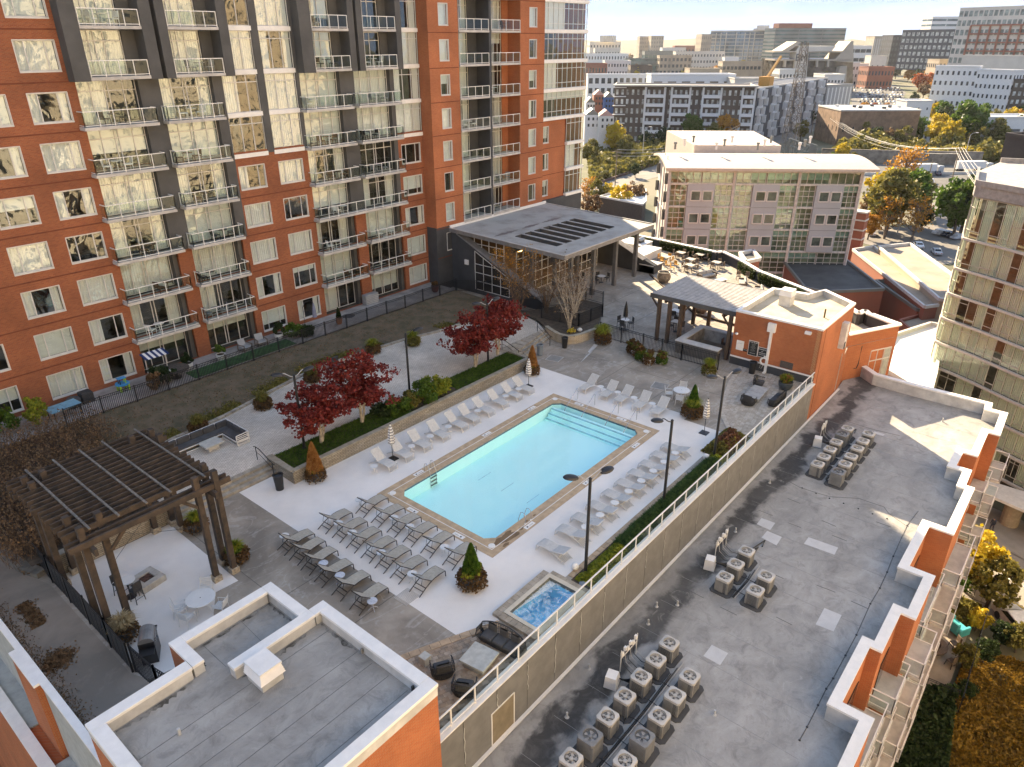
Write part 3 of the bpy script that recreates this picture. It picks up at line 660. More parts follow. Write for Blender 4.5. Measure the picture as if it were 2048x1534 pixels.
def offs(path, d):
 out = []
 for i, p in enumerate(path):
  a = Vector(path[i-1] if i else path[i]); c = Vector(path[i+1] if i < len(path)-1 else path[i]); p = Vector(p)
  d1 = (p-a).normalized() if i else (c-p).normalized(); d2 = (c-p).normalized() if i < len(path)-1 else d1
  n1, n2 = Vector((d1.y,-d1.x)), Vector((d2.y,-d2.x)); n = (n1+n2); l = n.length
  if l < .01: n = n1; k = 1
  else: n /= l; k = 1/max(.5, n.dot(n1))
  out.append((p.x+n.x*d*k, p.y+n.y*d*k))
 return out
def strip(mb, a, c, z):
 for i in range(len(a)-1): mb.quad((*a[i],z),(*c[i],z),(*c[i+1],z),(*a[i+1],z))
def sheet(mb, a, z0, z1):
 for i in range(len(a)-1): mb.quad((*a[i],z0),(*a[i+1],z0),(*a[i+1],z1),(*a[i],z1))
op = offs(inner, .42)
i2, o2 = offs(inner, -.04), offs(inner, .46)
for i in range(len(inner)-1):     # one coping length at a time
 b = MB(); zt, zb_ = -2.25, -2.37
 b.quad((*i2[i],zt),(*o2[i],zt),(*o2[i+1],zt),(*i2[i+1],zt)); b.quad((*i2[i],zb_),(*i2[i],zt),(*i2[i+1],zt),(*i2[i+1],zb_)); b.quad((*o2[i],zb_),(*o2[i+1],zb_),(*o2[i+1],zt),(*o2[i],zt))
 b.obj('parapet_cap', white, low)
upst = M('parapet_upstand', (.55,.54,.51), .8, var=.12, scale=1.2)
b = MB(); sheet(b, offs(inner,-.001), zr, -2.3); b.obj('parapet_upstand', upst, low)
b = MB(); sheet(b, op, -25, -2.3); b.obj('brick_wall', brick_or, low)
b = MB(); b.quad((4,2,-25),(4,14.2,-25),(4,14.2,zr),(4,2,zr)); b.obj('end_wall', brick, low)
for k in range(6):
 z = -6.3-3.1*k
 for j, (x0, x1, yf) in enumerate(((20,25.6,1.5),(26.3,31.0,2.3),(31.4,34.3,2.1),(34.7,37.7,1.55),(38.0,43.3,2.3),(43.7,48.7,1.55),(51.6,54.2,2.7),(54.7,58.5,2.1),(59.0,62.2,1.5))):
  yw = op[min(range(len(op)), key=lambda i_: abs(op[i_][0]-(x0+x1)/2))][1]
  yi = {0:1.98,1:3.33,2:2.78,3:2.08,4:3.38,5:2.08,6:3.5,7:2.7,8:2.0}[j]
  s = MB().box(x0, yf-.45, z-.18, x1, yi, z).obj('balcony', slabc, low)
  mb, gb = MB(), MB(); rail_mesh(mb, gb, [(x0+.05,yi),(x0+.05,yf-.4),(x1-.05,yf-.4),(x1-.05,yi)], z, 1.02, 1.3); mb.obj('railing', white, s); gb.obj('rail_glass', railglass, s)
  if j in (1,2,4): MB().box(x0+.6, yi-.05, z+.1, x1-.8, yi-.02, z+2.2).obj('window', M('dark_pane',(.03,.035,.04),.1), low)
patchm = M('roof_patch', (.55,.54,.52), .6, var=.04)
u = lambda x, y: (1300+x/2.996, 800+y/2.996)
for P4 in ([(640,745),(668,708),(750,738),(720,780)],[(668,825),(702,785),(790,822),(758,872)],[(922,862),(950,823),(1127,885),(1105,928)],[(992,1345),(1045,1247),(1148,1290),(1100,1388)],[(320,1534),(370,1468),(468,1518),(420,1590)],[(1330,198),(1345,188),(1407,206),(1398,216)],[(1760,-28),(1770,-40),(1835,-25),(1828,-12)]):
 pts = [G(*u(*p), zr) for p in P4]; b = MB(); b.add([(p.x,p.y,zr+.012) for p in pts],[(0,1,2,3)]); b.obj('roof_patch', patchm, low)
seam = M('roof_seam', (.13,.13,.125), .9)
def gline(mb, pts, z, w=.03):
 P = [G(*p, z) for p in pts]
 for a, c in zip(P, P[1:]): mb.beam((a.x,a.y,z+.006),(c.x,c.y,z+.006), w, .012)
for ln in ([(825,590),(900,620)],[(650,660),(735,693)],[(825,735),(905,765)],[(1030,722),(1115,758)],[(1090,810),(1180,845)],[(1355,730),(1445,762)],[(1000,1110),(1110,1152)],[(1205,1205),(1305,1250)],[(755,1300),(850,1348)],[(705,1030),(800,1070)],[(233,1140),(322,1187)],[(790,465),(900,525),(1010,560),(1080,580),(1250,590),(1400,640),(1430,680),(1530,750)],[(1120,110),(1250,150),(1330,175),(1500,215)],[(420,1240),(520,1290)]):
 b = MB(); gline(b, [u(*p) for p in ln], zr, .022); b.obj('roof_seam', seam, low)
b = MB()   # long lapped seams of the membrane sheets
r_ = random.Random(5)
for x in [x*2.4+9 for x in range(22)]:
 pts = [(x+.02*math.sin(i*1.7), 3.9+i*1.02) for i in range(10)]
 for p, q in zip(pts, pts[1:]): b.beam((*p, zr+.003),(*q, zr+.003), .015, .006)
b.obj('lap_seam', M('lap_seam',(.30,.295,.285),.8), low, kind='stuff')
z5 = lambda x, y: (1600+x/2.996, 1022+y/2.996)
wire = M('wire', (.07,.07,.07), .6); studm = M('stud', (.05,.05,.05), .6)
cblp = [(710,0),(640,90),(560,270),(520,370),(480,460),(420,560),(340,740),(270,870),(200,1000),(155,1070),(110,1160),(40,1300),(0,1370)]
cp_ = [G(*z5(*p), zr) for p in cblp]; cp_ = [Vector((p.x+(.05 if i%2 else -.05), p.y, zr+.02)) for i, p in enumerate(cp_)]
MB().tube(cp_, .014, 5).obj('cable', wire, low)
for p in cp_[1:]+[G(*u(x_,y_), zr) for x_, y_ in ((1075,590),(1160,620),(1248,652),(1333,683),(1420,712),(995,560),(912,528))]: MB().lathe([(.05,0),(.05,.04),(.03,.05)], (p.x,p.y,zr), 8).obj('roof_stud', studm, low)
ventp = M('vent_pipe', (.45,.45,.44), .5)
for x, y in ((27.6,13.0),(28.4,12.2),(26.2,12.7),(18.9,12.6),(17.2,8.4),(23.2,7.6),(36.4,12.5),(43.0,13.0),(21.8,13.4),(60.2,5.9)):
 MB().lathe([(.11,0),(.07,.05),(.05,.06),(.05,.3),(.04,.31)], (x,y,zr), 10).obj('vent_pipe', ventp, low)
rw = thing('railing_wall', 'long grey panel wall topped by a white railing, between pool deck and low roof', 'wall', (0,14.2,0))
RX0, RX1 = 9.0, 53.2
base = MB(); base.box(11.7, 14.16, zr, RX1, 14.3, .1); base.obj('wall', dgrey2, rw, (0,-14.2,0))
panm = M('wall_panel', (.175,.172,.165), .65, var=.1, scale=1.5)
jn = MB(); x = 11.9
i = 0
while x < RX1-.3:
 x2 = min(x+2.02, RX1-.02); MB().box(x+.02, 14.12, zr+.18, x2-.02, 14.17, .06).obj('panel', panm, rw, (0,-14.2,0))
 x = x2
strm = M('lime_streak', (.42,.42,.40), .8)
x = 11.9; b = MB(); r_ = random.Random(2)
while x < RX1-2:      # lime streaks that ran out of the joints
 x += 2.02; L_ = r_.uniform(1.0,2.1); ztp = -.25-r_.random()*.2; n_ = 8
 b.add([(x+.03*math.sin(i_*2.1+x), 14.108, ztp-L_*i_/n_) for i_ in range(n_+1)]+[(x+.035+.03*math.sin(i_*2.1+x)+.02*r_.random(), 14.108, ztp-L_*i_/n_) for i_ in range(n_,-1,-1)], [tuple(range(2*n_+2))])
b.obj('lime_streaks', strm, rw, (0,-14.2,0), kind='stuff')
MB().box(9.0,14.02,.1,RX1,14.42,.17).obj('cap', white, rw, (0,-14.2,0))
MB().beam((11.7,14.05,zr+.14),(RX1+7.6,14.05,zr+.14),.16,.06).obj('flashing', white, rw, (0,-14.2,0))
MB().box(9.0,14.195,1.06,RX1,14.255,1.11).obj('top_rail', white, rw, (0,-14.2,0))
MB().box(9.0,14.2,.26,RX1,14.25,.30).obj('bottom_rail', white, rw, (0,-14.2,0))
x = 9.3
while x < RX1:
 MB().box(x-.028,14.2,.17,x+.028,14.25,1.06).obj('post', white, rw, (0,-14.2,0))
 MB().quad((x+.04,14.226,.3),(x+1.32,14.226,.3),(x+1.32,14.226,1.06),(x+.04,14.226,1.06)).obj('rail_glass', railglass, rw, (0,-14.2,0)); x += 1.36
MB().quad((15.6,14.10,-3.0),(17.0,14.10,-3.0),(17.0,14.10,-1.2),(15.6,14.10,-1.2)).obj('access_panel', M('tan_panel',(.22,.18,.12),.7), rw, (0,-14.2,0))
b = MB()
for (x0,z0,x1,z1) in ((15.55,-3.05,17.05,-3.0),(15.55,-1.2,17.05,-1.15),(15.55,-3,15.6,-1.2),(17,-3,17.05,-1.2)): b.box(x0,14.09,z0,x1,14.12,z1)
b.obj('panel_frame', white, rw, (0,-14.2,0))
# roof in the foreground (stair building)
fr = thing('stair_building', 'brick stair building in the bottom left with wide white parapet and grey flat roof', 'building', (0,0,0))
pz, rz_ = 4.0, 3.45
out = [(3.64,21.22),(7.11,20.66),(7.0,22.3),(11.42,22.43),(11.42,19.95),(12.12,19.9),(12.12,6),(-1,6),(3.5,20.9)]
out = [(3.7,21.1),(7.12,21.1),(7.12,22.4),(11.42,22.4),(11.42,19.88),(12.12,19.88),(12.12,13.5),(3.7,13.5)]
b = MB(); b.prism(out, -25, pz-.1); b.obj('brick_wall', brick_or, fr)
w = .44
segs = [((3.66,20.64),(7.5,21.14)),((7.08,21.14),(7.5,22.44)),((7.5,22.0),(11.46,22.44)),((11.02,20.34),(11.46,22.0)),((7.4,19.86),(11.62,20.3)),((11.02,19.86+.0),(12.16,20.3))]
caps = [(3.66,20.66,7.1,21.14),(6.68+.44,20.68,7.56,22.44),(7.56,22.0,11.02,22.44),(11.02,19.9,11.46,22.44),(8.0,19.46,11.46,19.9),(11.46,19.46,12.16,19.9),(11.68,13.92,12.16,19.46),(3.66,13.92,4.14,20.66),(3.66,13.46,12.16,13.92)]
for (x0,y0,x1,y1) in caps: MB().bev(x0,y0,pz-.12,x1,y1,pz,.015).obj('parapet_cap', white, fr)
b = MB()
for (x0,y0,x1,y1) in caps: b.box(x0+.03,y0+.03,rz_-.01,x1-.03,y1-.03,pz-.11)
b.obj('parapet_upstand', upst, fr, kind=None)
b = MB()
fr_roof = M('x','') if False else roofm2
for o in list(fr.children):
 if o.name.startswith('brick_wall'):
  me = o.data
  for v in me.vertices:
   if v.co.z > 0: v.co.z = rz_-.02
b = MB(); b.add([(x,y,rz_) for x,y in [(3.75,21.0),(7.2,21.0),(7.2,22.3),(11.35,22.3),(11.35,19.8),(12.05,19.8),(12.05,13.6),(3.75,13.6)]],[tuple(range(8))]); b.obj('roof', roofm2, fr)
b = MB()   # brick skin of the parapet outside
for p,q in zip(out, out[1:]+out[:1]): b.quad((*p,rz_-.02),(*q,rz_-.02),(*q,pz-.12),(*p,pz-.12))
b.obj('brick_parapet', brick_or, fr)
def fline(mb, P, z, w=.02):
 for a, c in zip(P, P[1:]): mb.beam((*a,z),(*c,z),w,.01)
for P in ([(4.3,19.0),(11.6,18.9)],[(4.3,17.3),(11.6,17.2)],[(4.3,16.4),(11.6,16.35)],[(4.3,15.5),(11.6,15.45)],[(4.3,14.5),(11.6,14.45)],[(4.3,18.1),(8,18.0)],[(8.1,20.3),(8.1,21.9)],[(9.6,20.1),(9.7,21.9)]):
 b = MB(); fline(b, P, rz_+.004, .010); b.obj('roof_seam', seam, fr)
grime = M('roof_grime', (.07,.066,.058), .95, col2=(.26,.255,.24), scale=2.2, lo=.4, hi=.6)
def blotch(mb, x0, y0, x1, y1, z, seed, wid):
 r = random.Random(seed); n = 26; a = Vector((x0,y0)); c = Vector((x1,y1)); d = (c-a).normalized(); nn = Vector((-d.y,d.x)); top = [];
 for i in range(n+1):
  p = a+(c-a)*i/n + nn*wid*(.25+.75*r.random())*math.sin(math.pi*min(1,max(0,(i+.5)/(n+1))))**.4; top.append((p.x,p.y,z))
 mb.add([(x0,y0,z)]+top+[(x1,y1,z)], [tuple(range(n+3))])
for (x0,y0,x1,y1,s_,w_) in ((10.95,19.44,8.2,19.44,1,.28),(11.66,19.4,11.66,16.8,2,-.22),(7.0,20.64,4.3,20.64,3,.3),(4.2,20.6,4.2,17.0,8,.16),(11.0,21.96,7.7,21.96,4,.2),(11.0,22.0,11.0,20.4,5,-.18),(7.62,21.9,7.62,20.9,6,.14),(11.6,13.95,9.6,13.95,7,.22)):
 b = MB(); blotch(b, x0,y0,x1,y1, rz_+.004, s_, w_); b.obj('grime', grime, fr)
def roof_vent(x, y, z, sx, sy, h, label):
 t = thing('roof_vent', label, 'roof vent', (x,y,z))
 MB().box(-sx/2+.08,-sy/2+.08,0,sx/2-.08,sy/2-.08,h-.3).obj('curb', upst, t)
 for i in range(4):
  e = .02*i; zz = h-.42+.1*i
  b = MB(); c0 = [(-sx/2+e,-sy/2+e),(sx/2-e,-sy/2+e),(sx/2-e,sy/2-e),(-sx/2+e,sy/2-e)]; c1 = [(px*.93,py*.93) for px,py in c0]
  b.add([(px,py,zz) for px,py in c0]+[(px,py,zz+.085) for px,py in c1], [(3,2,1,0),(4,5,6,7)]+[(k,(k+1)%4,4+(k+1)%4,4+k) for k in range(4)]); b.obj('louvre', white, t)
 MB().box(-sx/2+.06,-sy/2+.06,h-.02,sx/2-.06,sy/2-.06,h+.06).obj('hood', white, t)
 return t
roof_vent(8.72, 18.72, rz_, 1.0, 1.12, .78, 'white louvred roof vent on the foreground stair building')
for k in range(1):
 t = thing('drain_stack', 'small grey pipe standing on the foreground roof near the long parapet', 'pipe', (5.6,18.9,rz_)); MB().lathe([(.06,0),(.06,.25),(.045,.27)],n=10).obj('pipe', ventp, t)
for q_ in ((12.0-.42,16.9),(11.6,13.9),(11.6,14.2)): MB().box(q_[0],q_[1],rz_+.1,q_[0]+.1,q_[1]+.06,rz_+.32).obj('scupper', grime, fr)
wp = thing('west_parapet_building', 'brick and pale stucco facade at the bottom left edge under a white stepped cap', 'building', (0,0,0))
for (x0,x1,y0,y1) in ((3.92,4.17,30.4,60),(3.66,4.17,27.7,30.4),(3.88,4.17,21.16,27.7)): MB().box(x0,y0,.88,x1,y1,1.0).obj('parapet_cap', white, wp)
b = MB(); b.box(3.98,30.4,-25,4.14,60,.9); b.box(3.93,21.16,-25,4.14,27.7,.9); b.obj('stucco_wall', M('pale_green_stucco',(.36,.38,.36),.9,var=.1), wp)
b = MB(); b.box(3.70,27.74,-25,3.97,30.36,.9); b.obj('brick_wall', brick_or, wp)
b = MB(); b.box(2.9,24.6,-25,3.3,44,-3.2); b.box(3.3,22,-25,3.92,60,-3.3); b.obj('lower_wall', brick_or, wp)
b = MB(); b.box(2.86,24.6,-3.2,3.34,44,-3.1); b.obj('ledge', white, wp)
b = MB(); b.box(3.3,21.1,-3.3,3.95,27.6,-3.22); b.box(3.3,30.4,-3.3,3.98,50,-3.22); b.obj('terrace_floor', M('pale_green_stucco',(.4,.4,.4)), wp)
b = MB(); b.add([(x,y,.004) for x,y in [(4.17,21.3),(7.05,21.3),(7.05,25.6),(6.7,26.5),(6.72,35),(6.3,36.6),(6.9,40),(6.2,48),(5.2,54),(4.17,54)]],[tuple(range(10))]); struct('alley', b, alleyc)
# upper paver walk, stairs, planters, retaining walls
WZ = .5
walk = [(13.2,36.15),(20.2,36.15),(20.2,36.0),(41.9,35.45),(44.0,36.6),(48.6,36.6),(49.6,38.2),(50.2,40.5),(46,43.0),(42.0,43.5),(38.5,44.4),(35.4,44.8),(31,45.2),(28.4,45.0),(25.4,44.4),(21.1,43.5),(17.5,43.2),(15.0,42.8),(13.2,41.0)]
b = MB(); b.prism(walk, 0, WZ); struct('paver_walk', b, paver_walk)
curbm = M('stone_curb', (.36,.32,.26), .85, var=.2, scale=2)
cb = [(13.2,41.0),(15.0,42.8),(17.5,43.2),(21.1,43.5),(25.4,44.4),(28.4,45.0),(31,45.2),(35.4,44.8),(38.5,44.4),(42.0,43.5),(46,43.0),(50.2,40.5)]
curb = thing('walk_kerb', 'curving stone kerb along the far side of the paved walk', 'kerb', (0,0,0))
acc = []
for p,q in zip(cb, cb[1:]):
 p, q = Vector(p), Vector(q); n = max(1, round((q-p).length/.62))
 for i in range(n): acc.append((p+(q-p)*(i+.03)/n, p+(q-p)*(i+.97)/n))
for a, c in acc: MB().beam((a.x,a.y,WZ+.06),(c.x,c.y,WZ+.06),.28,.16).obj('kerb_stone', curbm, curb)
def dz(x, y):
 t = max(0, min(1, (y-43.5)/6.3)); return .52+.2*t+.07*noise.noise(Vector((x*.4,y*.4,0)))
b = MB(); nx, ny = 90, 16
def ylow(x):
 pts = [(4.3,42.0),(9,38.6),(13.0,41.2)]+cb[1:]
 for p,q in zip(pts, pts[1:]):
  if p[0] <= x <= q[0]: return p[1]+(q[1]-p[1])*(x-p[0])/(q[0]-p[0])
 return 40.6
gridv = []
for i in range(nx+1):
 x = 6.3+(51.2-6.3)*i/nx
 for j in range(ny+1):
  y0 = ylow(x)-.05; y = y0+(50.15-y0)*j/ny; gridv.append((x,y,dz(x,y)))
b.add(gridv, [(i*(ny+1)+j,(i+1)*(ny+1)+j,(i+1)*(ny+1)+j+1,i*(ny+1)+j+1) for i in range(nx) for j in range(ny)])
dirt = M('bare_dirt', (.155,.115,.075), .95, col2=(.085,.075,.04), scale=1.1, lo=.38, hi=.62, bump=.7, bscale=9, detail=9)
b.obj('bare_slope', dirt, None, None, True, kind='structure')
b = MB(); b.quad((5.2,50.15,.76),(51.2,50.15,.76),(51.2,54.3,.76),(5.2,54.3,.76)); b.quad((5.2,50.15,0),(51.2,50.15,0),(51.2,50.15,.76),(5.2,50.15,.76)); struct('patio_slab', b, M('patio_concrete',(.34,.31,.28),.85,var=.2,scale=.7))
stm = brick_mat('stair_stone', (.34,.29,.22), (.45,.40,.32), (.16,.13,.10), bw=.6, bh=.4, ms=.015, plan=True)
st = thing('west_stairs', 'three wide stone steps up to the paved walk beside the timber pergola', 'stairs', (0,0,0))
for k in range(3):
 for i in range(11): MB().bev(13.0+.61*i+.006, 35.15+.34*k, 0, 13.0+.61*(i+1)-.006, 36.2, .165*(k+1)+(.006 if k == 2 else 0), .012).obj('step_stone', curbm, st)
st = thing('east_stairs', 'stone steps fanning down from the paved walk to the far deck corner', 'stairs', (0,0,0))
for k in range(3):
 for i in range(8):
  a0, a1 = i/8, (i+1)/8
  f = lambda t, o: (41.95+6.3*t, 34.35+o+1.3*t)
  p, q, r2, s2 = f(a0+.004,.34*k), f(a1-.004,.34*k), (f(a1-.004,0)[0], 36.7), (f(a0+.004,0)[0], 36.7)
  MB().prism([p,q,r2,s2], 0, .165*(k+1)+(.007 if k == 2 else 0)).obj('step_stone', curbm, st)
pl = thing('planter_wall', 'long stone retaining wall with capstones between pool deck and grass strip', 'retaining wall', (0,0,0))
fl = [(19.75,33.45),(41.9,33.15),(41.95,35.35),(19.9,36.0)]
b = MB()
b.prism([(19.6,33.3),(42.05,33.0),(42.1,33.35),(19.95,33.65)], 0, .8); b.prism([(19.6,33.3),(19.95,33.65),(20.1,36.2),(19.7,36.2)], 0, .8); b.prism([(41.75,33.35),(42.1,33.35),(42.15,35.4),(41.8,35.4)],0,.8)
b.obj('stone_face', stone_wall, pl)
capm = M('capstone', (.38,.34,.27), .85, col2=(.27,.24,.18), scale=2.5)
def capline(parent, pts, z, w=.36, h=.08, step=.45):
 for p,q in zip(pts, pts[1:]):
  p, q = Vector(p), Vector(q); n = max(1, round((q-p).length/step))
  for i in range(n):
   a, c = p+(q-p)*(i+.02)/n, p+(q-p)*(i+.98)/n; MB().beam((a.x,a.y,z+h/2),(c.x,c.y,z+h/2+.004*((i%3)-1)),w,h).obj('capstone', capm, parent)
capline(pl, [(19.75,36.1),(19.72,33.45),(41.95,33.15),(42.0,35.3)], .8)
capline(pl, [(20.2,36.05),(41.9,35.45)], .56, .2, .08, .6)
b = MB(); b.add([(19.9,33.6,.72),(41.8,33.3,.72),(41.85,35.4,.72),(20.0,36.0,.72)],[(0,1,2,3)]); struct('planter_soil', b, soil)
pw = thing('pergola_retaining_wall', 'stacked stone retaining wall behind the timber pergola', 'retaining wall', (0,0,0))
MB().prism([(7.1,35.35),(13.0,35.35),(13.0,35.75),(7.1,35.75)],0,1.05).obj('stone_face', stone_wall, pw)
capline(pw, [(7.1,35.55),(13.0,35.55)], 1.05, .44, .1, .42)
MB().prism([(12.65,35.75),(13.1,35.75),(13.2,41.3),(12.8,41.3)],0,.62).obj('return_wall', stone_wall, pw)
b = MB(); gv = []; nx, ny = 22, 22
for i in range(nx+1):
 for j in range(ny+1):
  x = 6.4+(13.0-6.4)*i/nx; y = 35.7+(50.1-35.7)*j/ny; t = (y-35.7)/14
  gv.append((x, y, .95-.2*t+.12*noise.noise(Vector((x*.5,y*.5,3)))))
b.add(gv, [(i*(ny+1)+j,(i+1)*(ny+1)+j,(i+1)*(ny+1)+j+1,i*(ny+1)+j+1) for i in range(nx) for j in range(ny)]); b.obj('brush_bank', soil, None, None, True, kind='structure')
lc = thing('block_kerb', 'low curving concrete block kerb by the alley fence', 'kerb', (0,0,0))
path = [(5.55,48.0),(5.7,44.0),(6.0,41.4),(6.15,39.0),(6.35,37.2),(6.75,36.0)]
for p,q in zip(path, path[1:]):
 p,q = Vector(p),Vector(q); n = max(1, round((q-p).length/.5))
 for i in range(n):
  a,c = p+(q-p)*(i+.03)/n, p+(q-p)*(i+.97)/n; MB().beam((a.x,a.y,.15),(c.x,c.y,.15),.5,.3).obj('kerb_block', M('block_grey',(.20,.19,.165),.9,var=.2), lc)
b = MB(); b.add([(x,y,.22) for x,y in [(5.55,48.0),(5.7,44.0),(6.0,41.4),(6.15,39.0),(6.35,37.2),(6.75,36.0),(7.0,36.0),(7.6,41),(6.5,50)]],[tuple(range(9))]); struct('leaf_strip_soil', b, soil)
cbed = thing('curved_planter', 'curved pale stone planter bed with mulch by the east stairs', 'planter', (0,0,0))
arc = [(48.6,36.6),(48.1,35.6),(47.75,34.6),(47.8,33.7),(48.3,33.15),(49.2,32.85),(50.4,32.7),(51.0,32.6)]
oa = offs(arc, -.3)
pale_stone = brick_mat('pale_stone', (.46,.38,.27), (.55,.47,.36), (.28,.23,.17), bw=.34, bh=.09, ms=.01, bumpd=.03)
b = MB()
for i in range(len(arc)-1): b.add([(*arc[i],0),(*arc[i+1],0),(*arc[i+1],.72),(*arc[i],.72)],[(0,1,2,3)]); b.add([(*oa[i],0),(*oa[i+1],0),(*oa[i+1],.72),(*oa[i],.72)],[(3,2,1,0)])
b.obj('stone_face', pale_stone, cbed)
capline(cbed, [((a[0]+c[0])/2,(a[1]+c[1])/2) for a,c in zip(arc,oa)], .72, .36, .07, .4)
b = MB(); b.add([(x,y,.66) for x,y in arc+[(57.2,36.0),(57.2,38.2),(53,39.6),(50.2,41.0),(49.6,38.2)]],[tuple(range(13))]); b.obj('mulch', soil, cbed)
b = MB()
for p,q in (((51.0,32.6),(57.2,36.0)),((57.2,36.0),(57.2,38.2)),((57.2,38.2),(53,39.6)),((53,39.6),(50.2,41))): b.quad((*p,0),(*q,0),(*q,.66),(*p,.66))
b.obj('bed_edge', dgrey2, cbed)
# brick bath house
bh = thing('bath_house', 'orange brick service building with flat tan roof at the far end of the railing wall', 'building', (0,0,0))
bp_ = [(53.2,14.2),(60.9,14.2),(63.0,17.3),(61.0,18.0),(60.6,21.0),(53.2,21.0)]
bt = 4.6
b = MB()
for i in range(6):
 p, q_ = bp_[i], bp_[(i+1)%6]; b.quad((*p,-3.3),(*q_,-3.3),(*q_,bt-.12),(*p,bt-.12))
b.obj('brick_wall', brick_or, bh)
tanroof = M('tan_roof', (.50,.44,.34), .85, col2=(.40,.33,.22), scale=.7, lo=.3, hi=.6)
b = MB(); ii = offs(bp_[::-1]+[bp_[-1]], .34)[:6]
cc = Vector((57.5,17.6)); inn = [tuple(Vector(p)+(cc-Vector(p)).normalized()*.42) for p in bp_]
b.add([(x,y,bt-.5) for x,y in inn],[tuple(range(6))]); b.obj('roof', tanroof, bh)
for i in range(6):
 p,q_,r2,s2 = bp_[i],bp_[(i+1)%6],inn[(i+1)%6],inn[i]; o1 = tuple(Vector(p)-(cc-Vector(p)).normalized()*.05); o2 = tuple(Vector(q_)-(cc-Vector(q_)).normalized()*.05)
 b = MB(); b.add([(*o1,bt),(*o2,bt),(*r2,bt),(*s2,bt),(*o1,bt-.16),(*o2,bt-.16)],[(0,1,2,3),(4,5,1,0)]); b.obj('parapet_cap', white, bh)
 MB().quad((*s2,bt-.5),(*r2,bt-.5),(*r2,bt),(*s2,bt)).obj('parapet_upstand', upst, bh)
rust = M('rust_stain', (.45,.26,.08), .9, col2=(.50,.42,.30), scale=1.5)
b = MB(); blotch(b, 53.72, 20.3, 53.72, 14.9, bt-.496, 4, .5); b.obj('rust_stain', rust, bh)
MB().box(53.15,14.25,.62,53.2,21.02,.74).obj('white_band', white, bh); MB().box(53.13,14.25,0,53.19,21.0,.62).obj('dark_base', dgrey2, bh)
for (yy,wd,dn) in ((17.95,.3,1),(15.2,.22,0)):
 MB().box(52.92,yy-wd,3.5+.5*(1-dn),53.2,yy+wd,4.2).obj('scupper_box', white, bh)
 if dn: MB().box(53.05,yy-.1,.05,53.19,yy+.1,3.5).box(52.8,yy-.1,.0,53.19,yy+.1,.12).obj('downspout', white, bh)
b = MB(); b.box(53.16,15.9,.8,53.19,16.9,1.35)
b.obj('wall_grille', M('grille',(.10,.08,.07),.6,var=.3,scale=8,stretch=(1,1,8)), bh)
b = MB(); b.box(58.1,13.75,1.5,58.7,14.2,3.7); b.obj('recess_box', M('pale_box',(.62,.61,.58),.6), bh); MB().box(58.12,13.72,1.55,58.4,13.76,2.1).obj('vent_hole', dgrey2, bh)
for x in (54.0,): MB().box(x,14.18,-3.2,x+.03,14.2,4.4).obj('expansion_joint', shadow_joint, bh)
MB().box(60.0,14.15,-3.0,60.03,14.19,.4).obj('conduit', slabc, bh)
b = MB()
for i in range(54):
 for s_ in (0,1):
  z = .9+i*.067; b.box(53.17,14.3+.14*s_+(.07 if i%2 else 0),z,53.2,14.37+.14*s_+(.07 if i%2 else 0),z+.03)
b.obj('brick_quoins', M('quoin_brick',(.62,.42,.22),.8), bh, kind='stuff')
roof_vent(58.3, 18.9, bt-.5, 1.15, 1.1, 1.3, 'tall white louvred vent on the tan roof of the bath house')
t = thing('vent_pipe', 'thin dark pipe standing on the tan bath house roof', 'pipe', (57.2,15.4,bt-.5)); MB().lathe([(.07,0),(.07,.7),(.05,.72)],n=8).obj('pipe', M('rusty_pipe',(.10,.06,.03),.8), t)
def text_obj(txt, size, mt, parent, loc, rot, name='lettering', ext=.004, align='CENTER'):
 cu = bpy.data.curves.new(name, 'FONT'); cu.body = txt; cu.size = size; cu.extrude = ext; cu.align_x = align; cu.align_y = 'CENTER'; cu.resolution_u = 2
 tmp = bpy.data.objects.new('tmp', cu); COL.objects.link(tmp); bpy.context.view_layer.update()
 me = bpy.data.meshes.new_from_object(tmp.evaluated_get(bpy.context.evaluated_depsgraph_get())); bpy.data.objects.remove(tmp)
 me.materials.clear(); me.materials.append(mt); me.name = name
 o = mk(name, me, parent, loc, rot); return o
def wall_sign(x, y, z, w, h, face, frame, lines, label, cat='sign'):
 """stands on a wall that faces -X; y is to the left in the picture as it grows"""
 t = thing('wall_sign', label, cat, (x,y,z))
 MB().box(-.03,-w/2,-h/2,0,w/2,h/2).obj('frame', frame, t); MB().box(-.035,-w/2+.03,-h/2+.03,-.03,w/2-.03,h/2-.03).obj('face', face, t)
 for (s_, sz, zz, mt) in lines: text_obj(s_, sz, mt, t, (-.038,0,zz), (R(90),0,R(-90)))
 return t
blackp = M('black_panel', (.02,.022,.02), .4); whitel = M('white_letter', (.8,.8,.78), .6); redl = M('red_letter', (.5,.03,.03), .6); greyl = M('grey_letter', (.35,.37,.36), .6)
wall_sign(53.18, 20.3, 1.72, .62, .82, white, white, [('NOTICE',.09,.18,greyl)], 'small white notice on the brick wall left of the black boards')
wall_sign(53.18, 19.85, 1.42, .36, .22, blackp, blackp, [('NO LIFEGUARD',.05,.03,whitel)], 'little black plate between white notice and tall rules board')
wall_sign(53.18, 19.2, 1.75, .80, 1.25, blackp, white, [('POOL RULES',.11,.5,whitel)]+[(s_,.05,.36-.085*i,greyl) for i,s_ in enumerate(['NO RUNNING','NO DIVING','NO GLASS','SHOWER BEFORE','ENTERING POOL','NO PETS','CHILDREN MUST','BE WITH ADULT'])]+[('POOL HOURS',.07,-.42,whitel)], 'tall black pool rules board in white frame on the brick wall')
